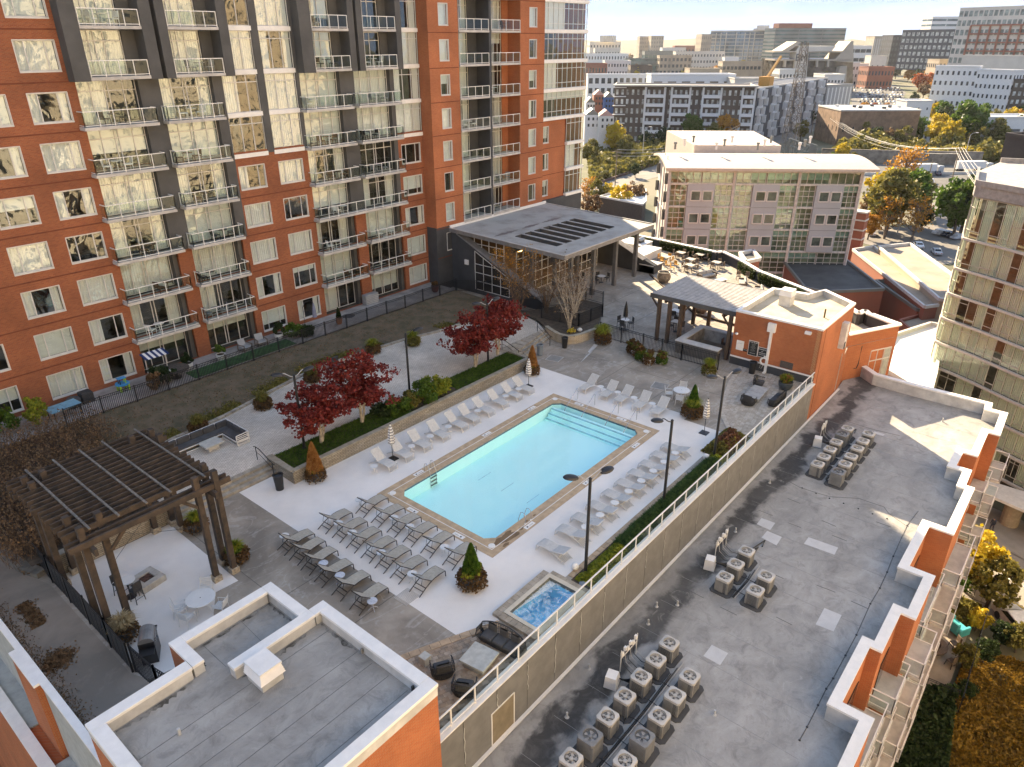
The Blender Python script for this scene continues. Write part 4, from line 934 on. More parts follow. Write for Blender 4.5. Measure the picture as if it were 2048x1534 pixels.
wall_sign(53.18, 18.42, 1.6, .72, .82, blackp, white, [('WARNING',.13,.24,whitel),('NO',.09,.08,whitel),('LIFEGUARD',.11,-.06,whitel),('ON DUTY',.11,-.2,whitel)], 'smaller square black warning board beside the white downspout')
t = thing('life_ring', 'white life ring hanging on the brick wall beside the downspout', 'life ring', (53.05,18.15,.95))
b = MB();
for i in range(20):
 a0, a1 = 6.2832*i/20, 6.2832*(i+1)/20
 b.tube([(0,.28*math.cos(a0),.28*math.sin(a0)),(0,.28*math.cos(a1),.28*math.sin(a1))], .075, 8, False)
b.obj('ring', white, t); MB().tube([(-.03,.2,-.25),(-.08,.25,-.6),(-.06,.1,-.62),(-.03,.0,-.3)],.012,5).obj('rope', white, t); MB().box(-.02,-.06,.25,.1,.06,.45).obj('hook', white, t)
t = thing('flood_light', 'small white floodlight on an arm at the brick wall corner', 'light', (53.1,20.75,2.75)); MB().tube([(0,0,0),(-.25,-.1,.02)],.03,6).obj('arm', black, t); MB().lathe([(.05,-.2),(.11,0),(.09,.1)],(0,0,0),10).obj('lamp_head', white, t); t.children[-1].location = (-.35,-.2,.05); t.children[-1].rotation_euler = (R(50),R(-60),0)
wg = thing('brick_wing', 'lower orange brick wing with white cap and tall glazed opening behind the bath house', 'building', (0,0,0))
pts = [(62.7,14.7),(68.2,11.9),(69.4,14.6)]
b = MB()
for p,q_ in zip(pts,pts[1:]): b.quad((*p,-25),(*q_,-25),(*q_,1.1),(*p,1.1))
b.obj('brick_wall', brick_or, wg)
for p,q_ in zip(pts,pts[1:]): MB().beam((*p,1.16),(*q_,1.16),.45,.13).obj('parapet_cap', white, wg)
d = Vector((68.2-62.7,11.9-14.7)).normalized(); nn = Vector((d.y,-d.x));
wb, gb = MB(), MB(); P0 = Vector((65.6,13.22));
for i in range(4):
 a = P0+d*i*.82+nn*.05; c = P0+d*(i+1)*.82+nn*.05
 if i < 3: gb.quad((a.x,a.y,-8),(c.x,c.y,-8),(c.x,c.y,-.9),(a.x,a.y,-.9))
 wb.beam((a.x,a.y,-8),(a.x,a.y,-.9),.06,.1)
for z in (-.9,-1.9,-6): wb.beam((P0.x+nn.x*.06,P0.y+nn.y*.06,z),(P0.x+d.x*2.46+nn.x*.06,P0.y+d.y*2.46+nn.y*.06,z),.08,.1)
wf = wb.obj('window_frame', alu, wg); gb.obj('pane', M('grey_pane',(.40,.43,.40),.25), wf)
MB().tube([(64.0,13.98,-2.3),(64.3,13.8,-2.3),(64.4,13.75,-1.9),(64.4,13.75,-.2)],.05,6).obj('pipe', black, wg)
hw = thing('terrace_wall', 'dark terrace parapet wall with white cap and hedge boxes at the far edge', 'wall', (0,0,0))
hp = [(81.9,53.5),(81.6,43.6),(80.6,35.2),(81.3,34.8),(79.9,32.7),(79.0,31.4),(76.3,28.2),(72.7,21.3),(69.9,16.5),(69.0,15.6),(70.2,15.4),(69.4,14.8),(68.1,12.2)]
hedge = leaf_mat('hedge_leaf', (.025,.04,.012), (.07,.09,.025), 3)
for i,(p,q_) in enumerate(zip(hp,hp[1:])):
 MB().beam((*p,.5),(*q_,.5),.35,1.05).obj('wall', dgrey2, hw); MB().beam((*p,1.1),(*q_,1.1),.5,.14).obj('cap', white, hw)
b = MB(); b_s = [0,1,3,5,6,7]
r_ = random.Random(9)
for i in (0,1,5,6):
 p, q_ = Vector(hp[i]), Vector(hp[i+1]); d = (q_-p); L_ = d.length; d.normalize(); n_ = Vector((d.y,-d.x)); n_ = n_ if n_.x < 0 else -n_
 for k in range(int(L_*500)):
  t_ = r_.uniform(.06,.94)*L_; v = p+d*t_+n_*r_.uniform(.16,.62); b.leaf(Vector((v.x,v.y,r_.uniform(.05,1.12))), r_, .10)
b.obj('hedge', hedge, hw, kind='stuff')
t_ = None
b = MB(); jm = M('deck_joint', (.13,.12,.10), .9)
for x in (47.0,51.3,55.8,60.4,65.0,69.6,74.2): b.box(x,21.2 if x > 53 else 16,.004,x+.03,39 if x < 75 else 36,.007)
for y in (22.5,27.2,31.9,36.6): b.box(43 if y < 31 else 51.5,y,.004,76 if y > 30 else 72,y+.03,.0075)
for y in (25.5,21.5): b.box(12.3,y,.004,17,y+.03,.007)
b.box(13.2,17.6,.004,13.23,35,.0075); b.obj('deck_joints', jm, None, None, kind='structure')
b = MB(); lime = M('lime_runs', (.52,.51,.49), .8)
for P in ([(1188,688),(1176,703),(1180,708),(1160,726),(1172,712),(1184,703),(1196,690)],):
 pts = [G(x,y,.006) for x,y in P]; b.add(pts,[tuple(range(len(pts)))])
for P in ([(1092,900),(1100,905),(1108,915)],): pass
b.obj('lime_run', lime, None, None, kind='structure')
for (x,y,w,rz) in ((1109,717,.6,0),(1320,772,.6,0)):
 g_ = G(x,y,0); t = thing('floor_hatch', 'square metal floor hatch set in the dark deck '+('near the curved planter' if x < 1200 else 'by the round white table'), 'hatch', (g_.x,g_.y,.004), R(12))
 MB().box(-w,-w,0,w,w,.012).obj('hatch_frame', slabc, t); MB().box(-w+.06,-w+.06,.012,w-.06,w-.06,.018).obj('hatch_lid', M('hatch_lid',(.25,.24,.22),.6), t)
g_ = G(814,1194); t = thing('floor_drain', 'slotted square floor drain at the edge of the pale deck', 'drain', (g_.x,g_.y,.006))
for i in range(12): MB().box(-.45,-.42+i*.075,0,.45,-.42+i*.075+.04,.012).obj('slat', slabc, t)
# louvred terrace roof beside the bath house
wood = M('weathered_wood', (.115,.075,.05), .85, col2=(.05,.037,.028), scale=3, stretch=(6,6,.6), bump=.4)
woodh = M('weathered_beam', (.085,.058,.040), .85, col2=(.034,.027,.022), scale=2.2, bump=.5, bscale=10)
lv = thing('louvred_roof', 'dark steel and timber shade roof of pale slats beside the brick bath house', 'pergola', (0,0,0))
lx0,lx1,ly0,ly1,lz = 53.5,60.6,21.15,28.95,4.15
slatm = M('pale_slat', (.50,.47,.44), .6)
for i in range(20):
 x = lx0+.15+i*(lx1-lx0-.3)/19; MB().box(x-.085,ly0,lz-.02,x+.085,ly1,lz+.07).obj('roof_slat', slatm, lv)
for x in (lx0,lx1-.08): MB().box(x,ly0,lz-.28,x+.08,ly1,lz+.1).obj('edge_beam', dgrey, lv)
for y in (ly0,ly1-.08): MB().box(lx0+.09,y,lz-.28,lx1-.09,y+.08,lz-.02).obj('edge_beam', dgrey, lv)
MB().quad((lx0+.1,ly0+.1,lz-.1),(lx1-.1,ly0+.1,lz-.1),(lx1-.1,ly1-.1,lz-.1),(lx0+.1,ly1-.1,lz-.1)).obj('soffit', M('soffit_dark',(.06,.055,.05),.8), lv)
for y in (22.2,27.6): MB().box(lx0+.3,y-.1,lz-.6,lx1-.2,y+.1,lz-.3).obj('cross_beam', wood, lv)
for (x,y) in ((53.75,28.1),(53.75,27.1),(53.75,26.0),(58.7,28.2),(59.5,27.5),(60.0,26.2),(53.6,21.5)): MB().box(x-.14,y-.14,0,x+.14,y+.14,lz-.28).obj('post', wood, lv)
for (x,y,dx,dy) in ((53.75,28.1,0,.75),(53.75,26.0,0,-.7),(53.6,21.6,0,.7)): MB().beam((x,y,2.9),(x+dx,y+dy,lz-.35),.1,.14).obj('brace', wood, lv)
t = thing('bar_counter', 'pale U shaped bar counter with grey inside under the louvred roof', 'bar counter', (0,0,0))
cnt = M('counter_top', (.60,.58,.54), .4, var=.08); panel = M('bar_panel', (.14,.13,.12), .7, var=.2, scale=5, stretch=(4,4,.4)); ins = M('bar_inside', (.33,.32,.30), .6, var=.25, scale=1.5)
for (x0,y0,x1,y1) in ((52.25,21.7,53.05,25.6),(53.05,25.0,57.0,25.6),(56.4,22.2,57.0,25.0)): MB().bev(x0,y0,1.05,x1,y1,1.14,.015).obj('counter_top', cnt, t); MB().box(x0+.08,y0+.08,0,x1-.08,y1-.08,1.05).obj('counter_body', ins if x0 > 52.5 else panel, t)
t = thing('black_chair', 'black bar chair inside the bar counter by the brick wall', 'chair', (55.6,22.6,0)); MB().bev(-.22,-.22,.45,.22,.22,.5).obj('seat', black, t); MB().box(-.22,.18,.5,.22,.22,.95).obj('backrest', black, t)
for i,j in ((-1,-1),(1,-1),(1,1),(-1,1)): MB().box(i*.2-.015,j*.2-.015,0,i*.2+.015,j*.2+.015,.45).obj('leg', black, t)
# club room canopy
cp = thing('clubroom_canopy', 'large grey flat roof canopy with seven slots on dark posts beside the tower', 'canopy', (0,0,0))
rfm = M('canopy_roof', (.40,.385,.35), .8, col2=(.27,.25,.22), scale=.5, lo=.3, hi=.55, detail=9)
cx0,cx1,cy0,cy1 = 53.1,69.5,37.9,52.7
zf = lambda y: 6.0+.4*(y-cy0)/(cy1-cy0)
slots = [(55.3+1.55*i, 55.3+1.55*i+.95, 40.4, 45.6) for i in range(7)]
b = MB(); X = sorted({cx0,cx1,*[s_[0] for s_ in slots],*[s_[1] for s_ in slots]}); Y = [cy0,40.4,45.6,46.9,cy1]
for i in range(len(X)-1):
 for j in range(len(Y)-1):
  if j == 1 and any(s_[0] < (X[i]+X[i+1])/2 < s_[1] for s_ in slots): continue
  for dz_,fl in ((0,0),(-.3,1)):
   vs = [(X[i],Y[j],zf(Y[j])+dz_),(X[i+1],Y[j],zf(Y[j])+dz_),(X[i+1],Y[j+1],zf(Y[j+1])+dz_),(X[i],Y[j+1],zf(Y[j+1])+dz_)]
   b.mi = 0 if dz_ == 0 else 1; b.add(vs,[(0,1,2,3)])
b.obj('roof_sheet', [rfm, dgrey2], cp)
stain = M('ponding_stain', (.17,.14,.13), .6)
b = MB()
for (x0,x1,s_) in ((53.8,57.6,1),(58.3,61.2,2),(61.6,65.2,3)):
 r = random.Random(s_); n_=16; tp=[]; bt_=[]
 for i in range(n_+1):
  x = x0+(x1-x0)*i/n_; w_=.32*math.sin(math.pi*(i+.3)/(n_+.6))*(.6+.8*r.random()); tp.append((x,47.1+w_,zf(47.1+w_)+.004)); bt_.append((x,47.1-w_*.8,zf(47.1-w_*.8)+.004))
 b.add(tp+bt_[::-1],[tuple(range(2*n_+2))])
b.obj('ponding_stain', stain, cp, kind='stuff')
for s_ in slots:
 b = MB(); x0,x1,y0,y1 = s_
 for (p,q_) in (((x0,y0),(x1,y0)),((x1,y0),(x1,y1)),((x1,y1),(x0,y1)),((x0,y1),(x0,y0))): b.quad((*p,zf(p[1])+.06),(*q_,zf(q_[1])+.06),(*q_,zf(q_[1])-.55),(*p,zf(p[1])-.55))
 b.obj('roof_slot', dgrey, cp)
b = MB(); b.beam((cx0,cy0,5.85),(cx1,cy0,5.85),.12,.42).beam((cx0,cy0,5.85),(cx0,cy1,6.25),.12,.42).beam((cx1,cy0,5.85),(cx1,cy1,6.25),.12,.42); b.obj('fascia', M('fascia_grey',(.22,.21,.20),.5), cp)
MB().box(53.1,52.55,6.35,69.5,52.7,6.7).obj('flashing', white, cp); MB().beam((cx0+.0,cy0-.02,6.05),(cx1,cy0-.02,6.05),.16,.06).beam((cx0-.02,cy0,6.06),(cx0-.02,cy1,6.45),.16,.06).beam((cx1+.02,cy0,6.06),(cx1+.02,cy1,6.45),.16,.06).obj('edge_trim', slabc, cp)
for y in (39.6,44.5): MB().box(cx0+.4,y-.12,5.1,cx1-.2,y+.12,5.62).obj('beam', dgrey2, cp)
for (x,y) in ((56.6,39.6),(60.6,39.6),(64.8,39.6),(69.0,39.6),(56.6,44.5),(60.6,44.5),(64.8,44.5)): MB().box(x-.19,y-.19,0,x+.19,y+.19,5.4).obj('post', M('steel_post',(.13,.13,.13),.5), cp)
cr_ = thing('clubroom', 'charcoal club room with sloping side walls and white gridded glazing under the canopy', 'building', (0,0,0))
b = MB()  # west wall at X 53.3 : rises to the tower, sloped top from (Y52.6,z6.0) to (Y40.5,z0.8)
def sidewall(x, t=.5, y1=40.5, z1=.9):
 b = MB(); pr = [(52.6,-.2),(52.6,5.9),(51.6,5.9),(y1,z1),(y1,-.2)]
 b.add([(x,y,z) for y,z in pr]+[(x+t,y,z) for y,z in pr],[(0,1,2,3,4),(9,8,7,6,5)]+[(i,(i+1)%5,5+(i+1)%5,5+i) for i in range(5)]); return b
sidewall(53.3,.7).obj('side_wall', dgrey2, cr_); sidewall(71.0,.7,38.2,1.0).obj('side_wall', dgrey2, cr_)
MB().beam((53.65,51.8,5.95),(53.65,40.4,.95),.95,.12).obj('wall_cap', M('cap_grey',(.24,.235,.23),.5), cr_)
for i in range(5): MB().beam((70.75+.22*i,47.0,4.6),(70.75+.22*i,39.6,1.5),.10,.08).obj('sloped_slat', slabc, cr_)
frame_w = M('white_frame', (.68,.67,.63), .5); dkglass = glass_mat('club_glass', tint=(.55,.55,.5), ior=1.5, wave=.03)
def glazing(x0,y0,x1,y1,z0,z1,nu,nv,name='glazing',zc=None):
 """grid of mullions and panes along a plan segment; zc(t) clips the top"""
 a,c = Vector((x0,y0)),Vector((x1,y1)); f = MB(); w_ = None
 g_ = MB()
 for i in range(nu+1):
  p = a+(c-a)*i/nu; zt = z1 if zc is None else zc(i/nu)
  if zt > z0+.1: f.beam((p.x,p.y,z0),(p.x,p.y,zt),.07,.07)
 for j in range(nv+1):
  z = z0+(z1-z0)*j/nv; f.beam((a.x,a.y,z),(c.x,c.y,z),.06,.06)
 o = f.obj(name, frame_w, cr_)
 for i in range(nu):
  for j in range(nv):
   p,q_ = a+(c-a)*(i+.05)/nu, a+(c-a)*(i+.95)/nu; zz0,zz1 = z0+(z1-z0)*(j+.05)/nv, z0+(z1-z0)*(j+.95)/nv
   MB().quad((p.x,p.y,zz0),(q_.x,q_.y,zz0),(q_.x,q_.y,zz1),(p.x,p.y,zz1)).obj('pane', dkglass, o)
glazing(55.0,45.2,69.9,45.2,.1,4.9,14,5); glazing(54.0,46.0,54.0,51.0,3.6,5.8,5,3)
f = MB()   # triangular glazing in the west wall below the slope
for i in range(5):
 y = 49.3-i*1.15; zt = 5.4-.455*(51.2-y); f.box(53.24,y-.03,.5,53.29,y+.03,max(.6,zt))
for z in (.5,1.4,2.3,3.2):
 yl = 51.2-(5.4-z)/.455; f.box(53.24,max(44.7,yl),z-.03,53.29,49.3,z+.03)
f.beam((53.27,49.3,4.5),(53.27,44.7,2.44),.06,.06); f.obj('glazing', frame_w, cr_)
MB().add([(53.28,49.3,.5),(53.28,49.3,4.5),(53.28,44.7,2.44),(53.28,44.7,.5)],[(0,1,2,3)]).obj('pane', M('dark_pane2',(.04,.035,.03),.15), cr_)
b = MB(); b.box(54.1,46.5,0,70.9,52.4,.1); b.box(54.1,52.2,0,70.9,52.4,5.9); b.obj('room_lining', M('club_inside',(.16,.11,.07),.8), cr_)
for x,y in ((58,47.5),(62,48.5),(66,47.2)):
 b = MB(); b.lathe([(.55,3.9),(.6,3.95),(.55,4.0)],(x,y,0),20); b.obj('ring_lamp', lampm, cr_)
MB().box(53.15,50.2,2.9,53.29,50.7,3.4).obj('wall_light', white, cr_)
t_ = thing('end_bench', 'low charcoal and white bench block at the foot of the sloping canopy wall', 'bench', (72.0,39.2,0)); MB().box(-1.0,-.9,0,1.0,.9,.85).obj('bench_body', dgrey2, t_); MB().box(-1.03,-.93,.85,1.03,.93,.95).obj('bench_top', cream, t_); MB().box(.98,-.9,0,1.04,.9,.84).obj('bench_side', cream, t_)
ck = M('kitchen_block', (.62,.60,.56), .6, var=.05); st_top = M('kitchen_top', (.72,.71,.68), .4, var=.04)
for i,(x0,y0,x1,y1,w_) in enumerate(((77.9,44.0,80.9,47.4,'white outdoor kitchen counter with a grill, farthest of the blocks'),(76.0,41.5,78.7,43.8,'broad white kitchen island second from the terrace hedge'),(73.9,41.4,76.0,44.0,'white kitchen island in front of the broad one'),(72.9,43.0,73.8,45.0,'small white block nearest the canopy posts'),(75.2,45.8,77.4,47.8,'white counter with black fridge front behind the islands'))):
 t = thing('kitchen_block', w_, 'counter', ((x0+x1)/2,(y0+y1)/2,0)); w2,d2 = (x1-x0)/2,(y1-y0)/2
 MB().box(-w2+.05,-d2+.05,0,w2-.05,d2-.05,.88).obj('body', ck, t); MB().bev(-w2,-d2,.88,w2,d2,.96,.02).obj('counter_top', st_top, t)
def barbecue(x,y,z,rz,label,s=1):
 t = thing('barbecue', label, 'barbecue', (x,y,z), rz); stl = M('grill_steel',(.35,.35,.34),.3,metal=.6)
 MB().bev(-.4,-.28,0,.4,.28,.22,.03).obj('fire_box', black, t)
 b = MB(); n_=8
 for i in range(n_+1):
  a = math.pi*i/n_; b.v += [(-.4,-.27*math.cos(a),.22+.22*math.sin(a)),(.4,-.27*math.cos(a),.22+.22*math.sin(a))]
 b.f += [(2*i,2*i+1,2*i+3,2*i+2) for i in range(n_)]+[tuple(range(0,2*n_+2,2)),tuple(range(2*n_+1,0,-2))]; b.m=[0]*len(b.f); b.obj('hood', stl, t); MB().beam((-.3,-.32,.3),(.3,-.32,.3),.03,.03).obj('handle', stl, t); t.scale=(s,s,s); return t
barbecue(79.4,45.0,.96,0,'steel grill built on the far outdoor kitchen counter',1.3)
# timber pergola in the south west
pg = thing('timber_pergola', 'big dark weathered timber pergola on clustered posts above the fire pit', 'pergola', (0,0,0))
pz0 = 5.35
posts = [(12.12,29.06),(13.0,29.9),(13.0,28.95),(12.06,35.16),(13.02,35.1),(13.05,34.25),(7.9,35.06),(7.2,34.4),(7.15,35.15),(8.12,29.7),(7.12,30.4),(7.18,29.2)]
for x,y in posts:
 MB().box(x-.13,y-.13,.3,x+.13,y+.13,pz0+.62).obj('post', woodh, pg); MB().box(x-.21,y-.21,0,x+.21,y+.21,.32).obj('post_footing', M('footing_stone',(.40,.33,.24),.9,var=.25,scale=8), pg)
for i,x in enumerate([6.95+.0]): pass
for y in (28.92,29.3,35.05,35.42): MB().box(6.5,y-.06,pz0-.28,13.7,y+.06,pz0).obj('header_beam', woodh, pg)
for x in (7.35,12.75): MB().box(x-.07,28.5,pz0-.62,x+.07,35.9,pz0-.29).obj('side_beam', woodh, pg)
ny_ = 16
for i in range(ny_):
 y = 29.6+i*(35.95-29.6)/(ny_-1); j_ = rnd.uniform(-.12,.12); MB().beam((6.55+j_,y,pz0+.14),(13.25+j_,y+rnd.uniform(-.03,.03),pz0+.14),.075,.27).obj('rafter', woodh, pg)
slat_l = M('purlin_wood', (.22,.20,.17), .85, col2=(.10,.085,.07), scale=6)
for i,x in enumerate((7.55,8.75,9.95,11.05,12.7)): MB().beam((x,29.2,pz0+.31),(x+.02,36.35,pz0+.31),.09,.06).obj('purlin', slat_l, pg)
for (x,y,dx) in ((8.12,29.2,1),(12.12,29.06,-1),(12.1,35.1,-1),(7.9,35.1,1)): MB().beam((x,y,pz0-1.1),(x+.8*dx,y,pz0-.3),.12,.14).obj('brace', woodh, pg)
MB().tube([(12.1,29.1,3.2),(9.9,31.6,2.85),(7.9,35.0,3.2)],.012,4).tube([(8.1,29.8,3.1),(10.5,32.3,2.8),(13.0,34.4,3.1)],.012,4).obj('cable', black, pg)
# furniture on the pool deck
tan = M('tan_sling', (.40,.37,.31), .8, var=.08, scale=8); gsl = M('silver_sling', (.52,.51,.48), .75, var=.06, scale=8)
bronze = M('bronze_frame', (.035,.026,.02), .4); silver = M('silver_frame', (.62,.61,.58), .4)
def lounger(fm, sm, label, group, rungs=False, flat=False):
 """long axis x: feet at +x; back at -x"""
 t = thing('sun_lounger', label, 'sun lounger', (0,0,0), 0, group); hw_ = .33
 side = [(.97,0),(.93,.24),(.88,.36),(.6,.40),(.3,.41),(0,.38),(-.3,.30),(-.6,.18),(-.93,0)]
 if not rungs: side = [(.97,0),(.95,.33),(.8,.37),(.5,.41),(.2,.41),(-.1,.37),(-.45,.24),(-.93,0)] if fm == bronze else side
 for s in (-1,1): MB().tube([(x,s*hw_,z) for x,z in side], .026, 5).obj('side_frame', fm, t)
 b = MB(); prof = [(.95,.345),(.8,.39),(.5,.425),(.2,.425),(-.08,.40)]
 for (x0,z0),(x1,z1) in zip(prof,prof[1:]): b.quad((x0,-hw_,z0),(x0,hw_,z0),(x1,hw_,z1),(x1,-hw_,z1))
 b.v += [(x,y,z-.018) for x,y,z in b.v]; n0 = len(b.f); b.f += [tuple(i+len(b.v)//2 for i in f[::-1]) for f in b.f]; b.m = [0]*len(b.f); b.obj('seat_sling', sm, t)
 top = (-.70,.98) if not flat else (-.82,.62)
 k = MB(); k.beam((-.08,0,.41),(top[0],0,top[1]),.62,.02); k.obj('back_sling', sm, t)
 k = MB()
 for s in (-1,1): k.beam((-.06,s*hw_,.41),(top[0],s*hw_,top[1]),.035,.035)
 k.beam((top[0],-hw_,top[1]),(top[0],hw_,top[1]),.035,.035); k.obj('back_frame', fm, t)
 k = MB()
 for s in (-.2,.2): k.tube([(-.52,s,.78 if not flat else .55),(-.62,s,.45),(-.46,s,.22)], .014, 4)
 k.beam((-.46,-hw_,.24),(-.46,hw_,.24),.03,.03); k.obj('prop_stay', fm, t)
 n = 7 if rungs else 1
 for i in range(n):
  u_ = .12+.8*i/n if rungs else .45; x = -.42-.5*u_; z = .25*(1-u_)
  MB().beam((x,-hw_,z),(x,hw_,z),.035,.015).obj('rung', fm, t)
 MB().beam((.95,-hw_,.02 if fm == silver else .33),(.95,hw_,.02 if fm == silver else .33),.03,.03).obj('foot_bar', fm, t)
 return t
dark0 = lounger(bronze, tan, 'x', 'dark framed loungers in three rows')
left0 = lounger(silver, gsl, 'x', 'pale loungers along the stone planter wall')
right0 = lounger(silver, gsl, 'x', 'silver loungers with slatted rear ends along the hedge', rungs=True, flat=True)
used = set()
def put(proto, x, y, rz, label, group=None, z=.005, scale=None):
 if proto.name not in used:
  used.add(proto.name); proto.location = (x,y,z); proto.rotation_euler = (0,0,rz); proto['label'] = label
  if group: proto['group'] = group
  if scale: proto.scale = (scale,)*3
  return proto
 return dup(proto, (x,y,z), rz, label, group, scale)
def nth(n, N_):
 w = ['first','second','third','fourth','fifth','sixth','seventh','eighth','ninth','tenth','eleventh','twelfth']
 return 'last' if n == N_-1 else (w[n] if n < 12 else str(n+1)+('st' if n%10==0 else 'nd' if n%10==1 else 'rd' if n%10==2 else 'th'))
rowsD = [([(20.02,27.82),(19.98,26.42),(19.97,25.1),(19.96,23.84),(19.94,22.5),(20.0,20.97)],'row closest to the pool'),([(17.78,28.27),(17.8,27.03),(17.74,25.78),(17.71,24.56),(17.65,23.4),(17.62,22.2),(17.6,20.84)],'middle row'),([(15.32,28.38),(15.27,27.3),(15.19,26.2),(15.07,24.87),(15.04,23.48),(14.98,22.1)],'row on the dark concrete')]
for row, wd in rowsD:
 for i,(x,y) in enumerate(row): put(dark0, x+.93, y, R(rnd.uniform(-4,4)), f'{nth(i,len(row))} dark framed tan lounger from the planter side, {wd}')
rowL = [24.38,25.84,27.45,29.16,30.88,32.17,33.67,35.24,36.8,38.16]
for i,x in enumerate(rowL): put(left0, x, 30.84, R(-90+rnd.uniform(-3,3)), f'{nth(i,10)} pale lounger from the left along the stone planter wall')
for i,y in enumerate([26.76+.3,25.27,23.98,22.46,20.99]): put(left0, 41.72, y, R(180+rnd.uniform(-5,3)), f'{nth(i,5)} pale lounger from the left across the far end of the pool', 'pale loungers across the far pool end')
rowR = [24.31,26.0,27.37,28.85,30.33,31.8,33.21,34.55,35.95,37.35]
for i,x in enumerate(rowR): put(right0, x, 17.43, R(90+rnd.uniform(-3,3)), f'{nth(i,10)} silver slatted lounger from the hot tub along the hedge')
tabm = M('table_white', (.66,.66,.64), .5, var=.03); tabb = M('table_bluish', (.50,.54,.60), .5, var=.1, scale=9)
def side_table(mt, label, group):
 t = thing('side_table', label, 'side table', (0,0,0), 0, group)
 MB().lathe([(.22,.47),(.245,.485),(.245,.50),(.23,.505)], n=20).obj('table_top', mt, t); MB().lathe([(.03,.1),(.025,.15),(.025,.47)], n=8).obj('stem', mt, t)
 for k in range(4):
  a = math.pi/4+k*math.pi/2; MB().tube([(0,0,.14),(.12*math.cos(a),.12*math.sin(a),.1),(.24*math.cos(a),.24*math.sin(a),0)], .016, 4).obj('foot', mt, t)
 return t
ts = side_table(tabm, 'x', 'small round white side tables by the loungers'); ts2 = side_table(tabb, 'x', 'small round bluish side tables on the dark concrete')
tabs = [((20.62,28.48),'pale side table behind the first lounger of the front row'),((20.73,25.69),'side table between third and fourth loungers of the front row'),((20.73,24.42),'side table between fourth and fifth loungers of the front row'),((20.68,21.77),'side table next to the last lounger of the front row'),((18.49,27.64),'side table between first and second loungers of the middle row'),((18.42,26.4),'side table between second and third loungers of the middle row'),((18.31,23.94),'side table between fourth and fifth loungers of the middle row'),((18.2,21.55),'side table beside the last lounger of the middle row'),((15.97,28.93),'side table at the planter end of the rear row')]
for (x,y),l_ in tabs: put(ts, x, y, rnd.random(), l_)
for (x,y),l_ in (((15.91,25.53),'bluish side table third from the pergola side of the rear row'),((15.88,24.17),'bluish side table in the middle of the rear row'),((15.71,21.57),'bluish side table at the open end of the rear row')): put(ts2, x, y, rnd.random(), l_)
for i,x in enumerate([23.5,26.62,28.3,30.0,32.95,36.0,37.5]): put(ts, x, 30.6, rnd.random(), f'{nth(i,7)} white side table from the left among the pale planter wall loungers')
for i,y in enumerate([26.1,24.6,23.2,21.7]): put(ts, 41.75, y, rnd.random(), f'{nth(i,4)} white side table from the left at the far pool end')
for i,x in enumerate([26.7,28.1,29.6,31.08,32.5,33.91,35.25,36.65]): put(ts, x, 17.15, rnd.random(), f'{nth(i,8)} white side table from the hot tub among the silver loungers')
def umbrella(x, y, cloth, label, h=2.5, base=True, stripes=True, z=0):
 t = thing('closed_umbrella', label, 'umbrella', (x,y,z)); b = MB(); n = 12; lv_ = 15
 vs=[];
 for i in range(lv_+1):
  u_ = i/lv_; rr = (.05+.17*math.sin(min(1,(1-u_)*1.25)*math.pi*.5)*(1 if u_ < .93 else .4)); rr *= (1.0+.14*(i%2))
  if i == 0: rr = .10
  for k in range(n): a = 6.2832*k/n; r2 = rr*(1 if k%2 else .72); vs.append((r2*math.cos(a), r2*math.sin(a), h-1.45+1.4*u_))
 b.add(vs,[(i*n+k,i*n+(k+1)%n,(i+1)*n+(k+1)%n,(i+1)*n+k) for i in range(lv_) for k in range(n)]); b.m = [0]*len(b.m)
 mats = [cloth]
 if stripes: b.m = [(1 if (j//n)%2 else 0) for j in range(len(b.f))]; mats = [cloth, M('umbrella_stripe',(.30,.29,.28),.8)]
 b.obj('canopy', mats, t); MB().lathe([(.022,0),(.022,h-.02),(.035,h),(.01,h+.06)],n=8).obj('pole', black, t)
 if base: MB().bev(-.28,-.28,0,.28,.28,.06).obj('base_plate', black, t)
 return t
umbrella(25.31,30.94,white,'closed white striped umbrella standing between the pale loungers at left',2.55)
umbrella(39.1,30.92,white,'closed white striped umbrella by the orange conifer pot at the planter end',2.4)
umbrella(40.98,17.24,white,'closed white striped umbrella near the right pool corner and street lamp',2.6)
chrome = M('stainless', (.62,.62,.62), .25, metal=.8)
def ladder(x, y, sy, label):
 t = thing('pool_ladder', label, 'pool ladder', (x,y,0), 0 if sy > 0 else R(180))
 for s in (-.25,.25): MB().tube([(s,.42,.01),(s,.42,.45),(s,.36,.62),(s,.22,.70),(s,.08,.62),(s,-.08,.1),(s,-.10,-.9)], .022, 6).obj('hand_rail', chrome, t); MB().lathe([(.06,0),(.05,.03)],(s,.42,.012),10).obj('foot_cup', white, t)
 for k in range(3): MB().box(-.25,-.16,-.25-.27*k,.25,-.06,-.22-.27*k).obj('rung', M('ladder_step',(.03,.10,.13),.5), t)
 return t
ladder(25.75,27.85,1,'chrome pool ladder on the planter side near the left corner')
ladder(25.6,20.6,-1,'chrome pool ladder on the hedge side near the front corner')
for i,y in enumerate((26.7,25.2,23.2,21.7)):
 t = thing('step_rail', f'{nth(i,4)} slanting chrome handrail from the left over the pool steps', 'handrail', (39.35,y,0), 0, 'chrome handrails over the pool steps')
 MB().tube([(.28,0,.012),(.28,0,.92),(.18,0,1.0),(-.5,0,.5),(-1.25,0,-.08),(-1.55,0,-.45),(-1.55,0,-.95)], .022, 6).obj('rail', chrome, t); MB().lathe([(.07,0),(.05,.03)],(.28,0,.012),10).obj('foot_cup', white, t)
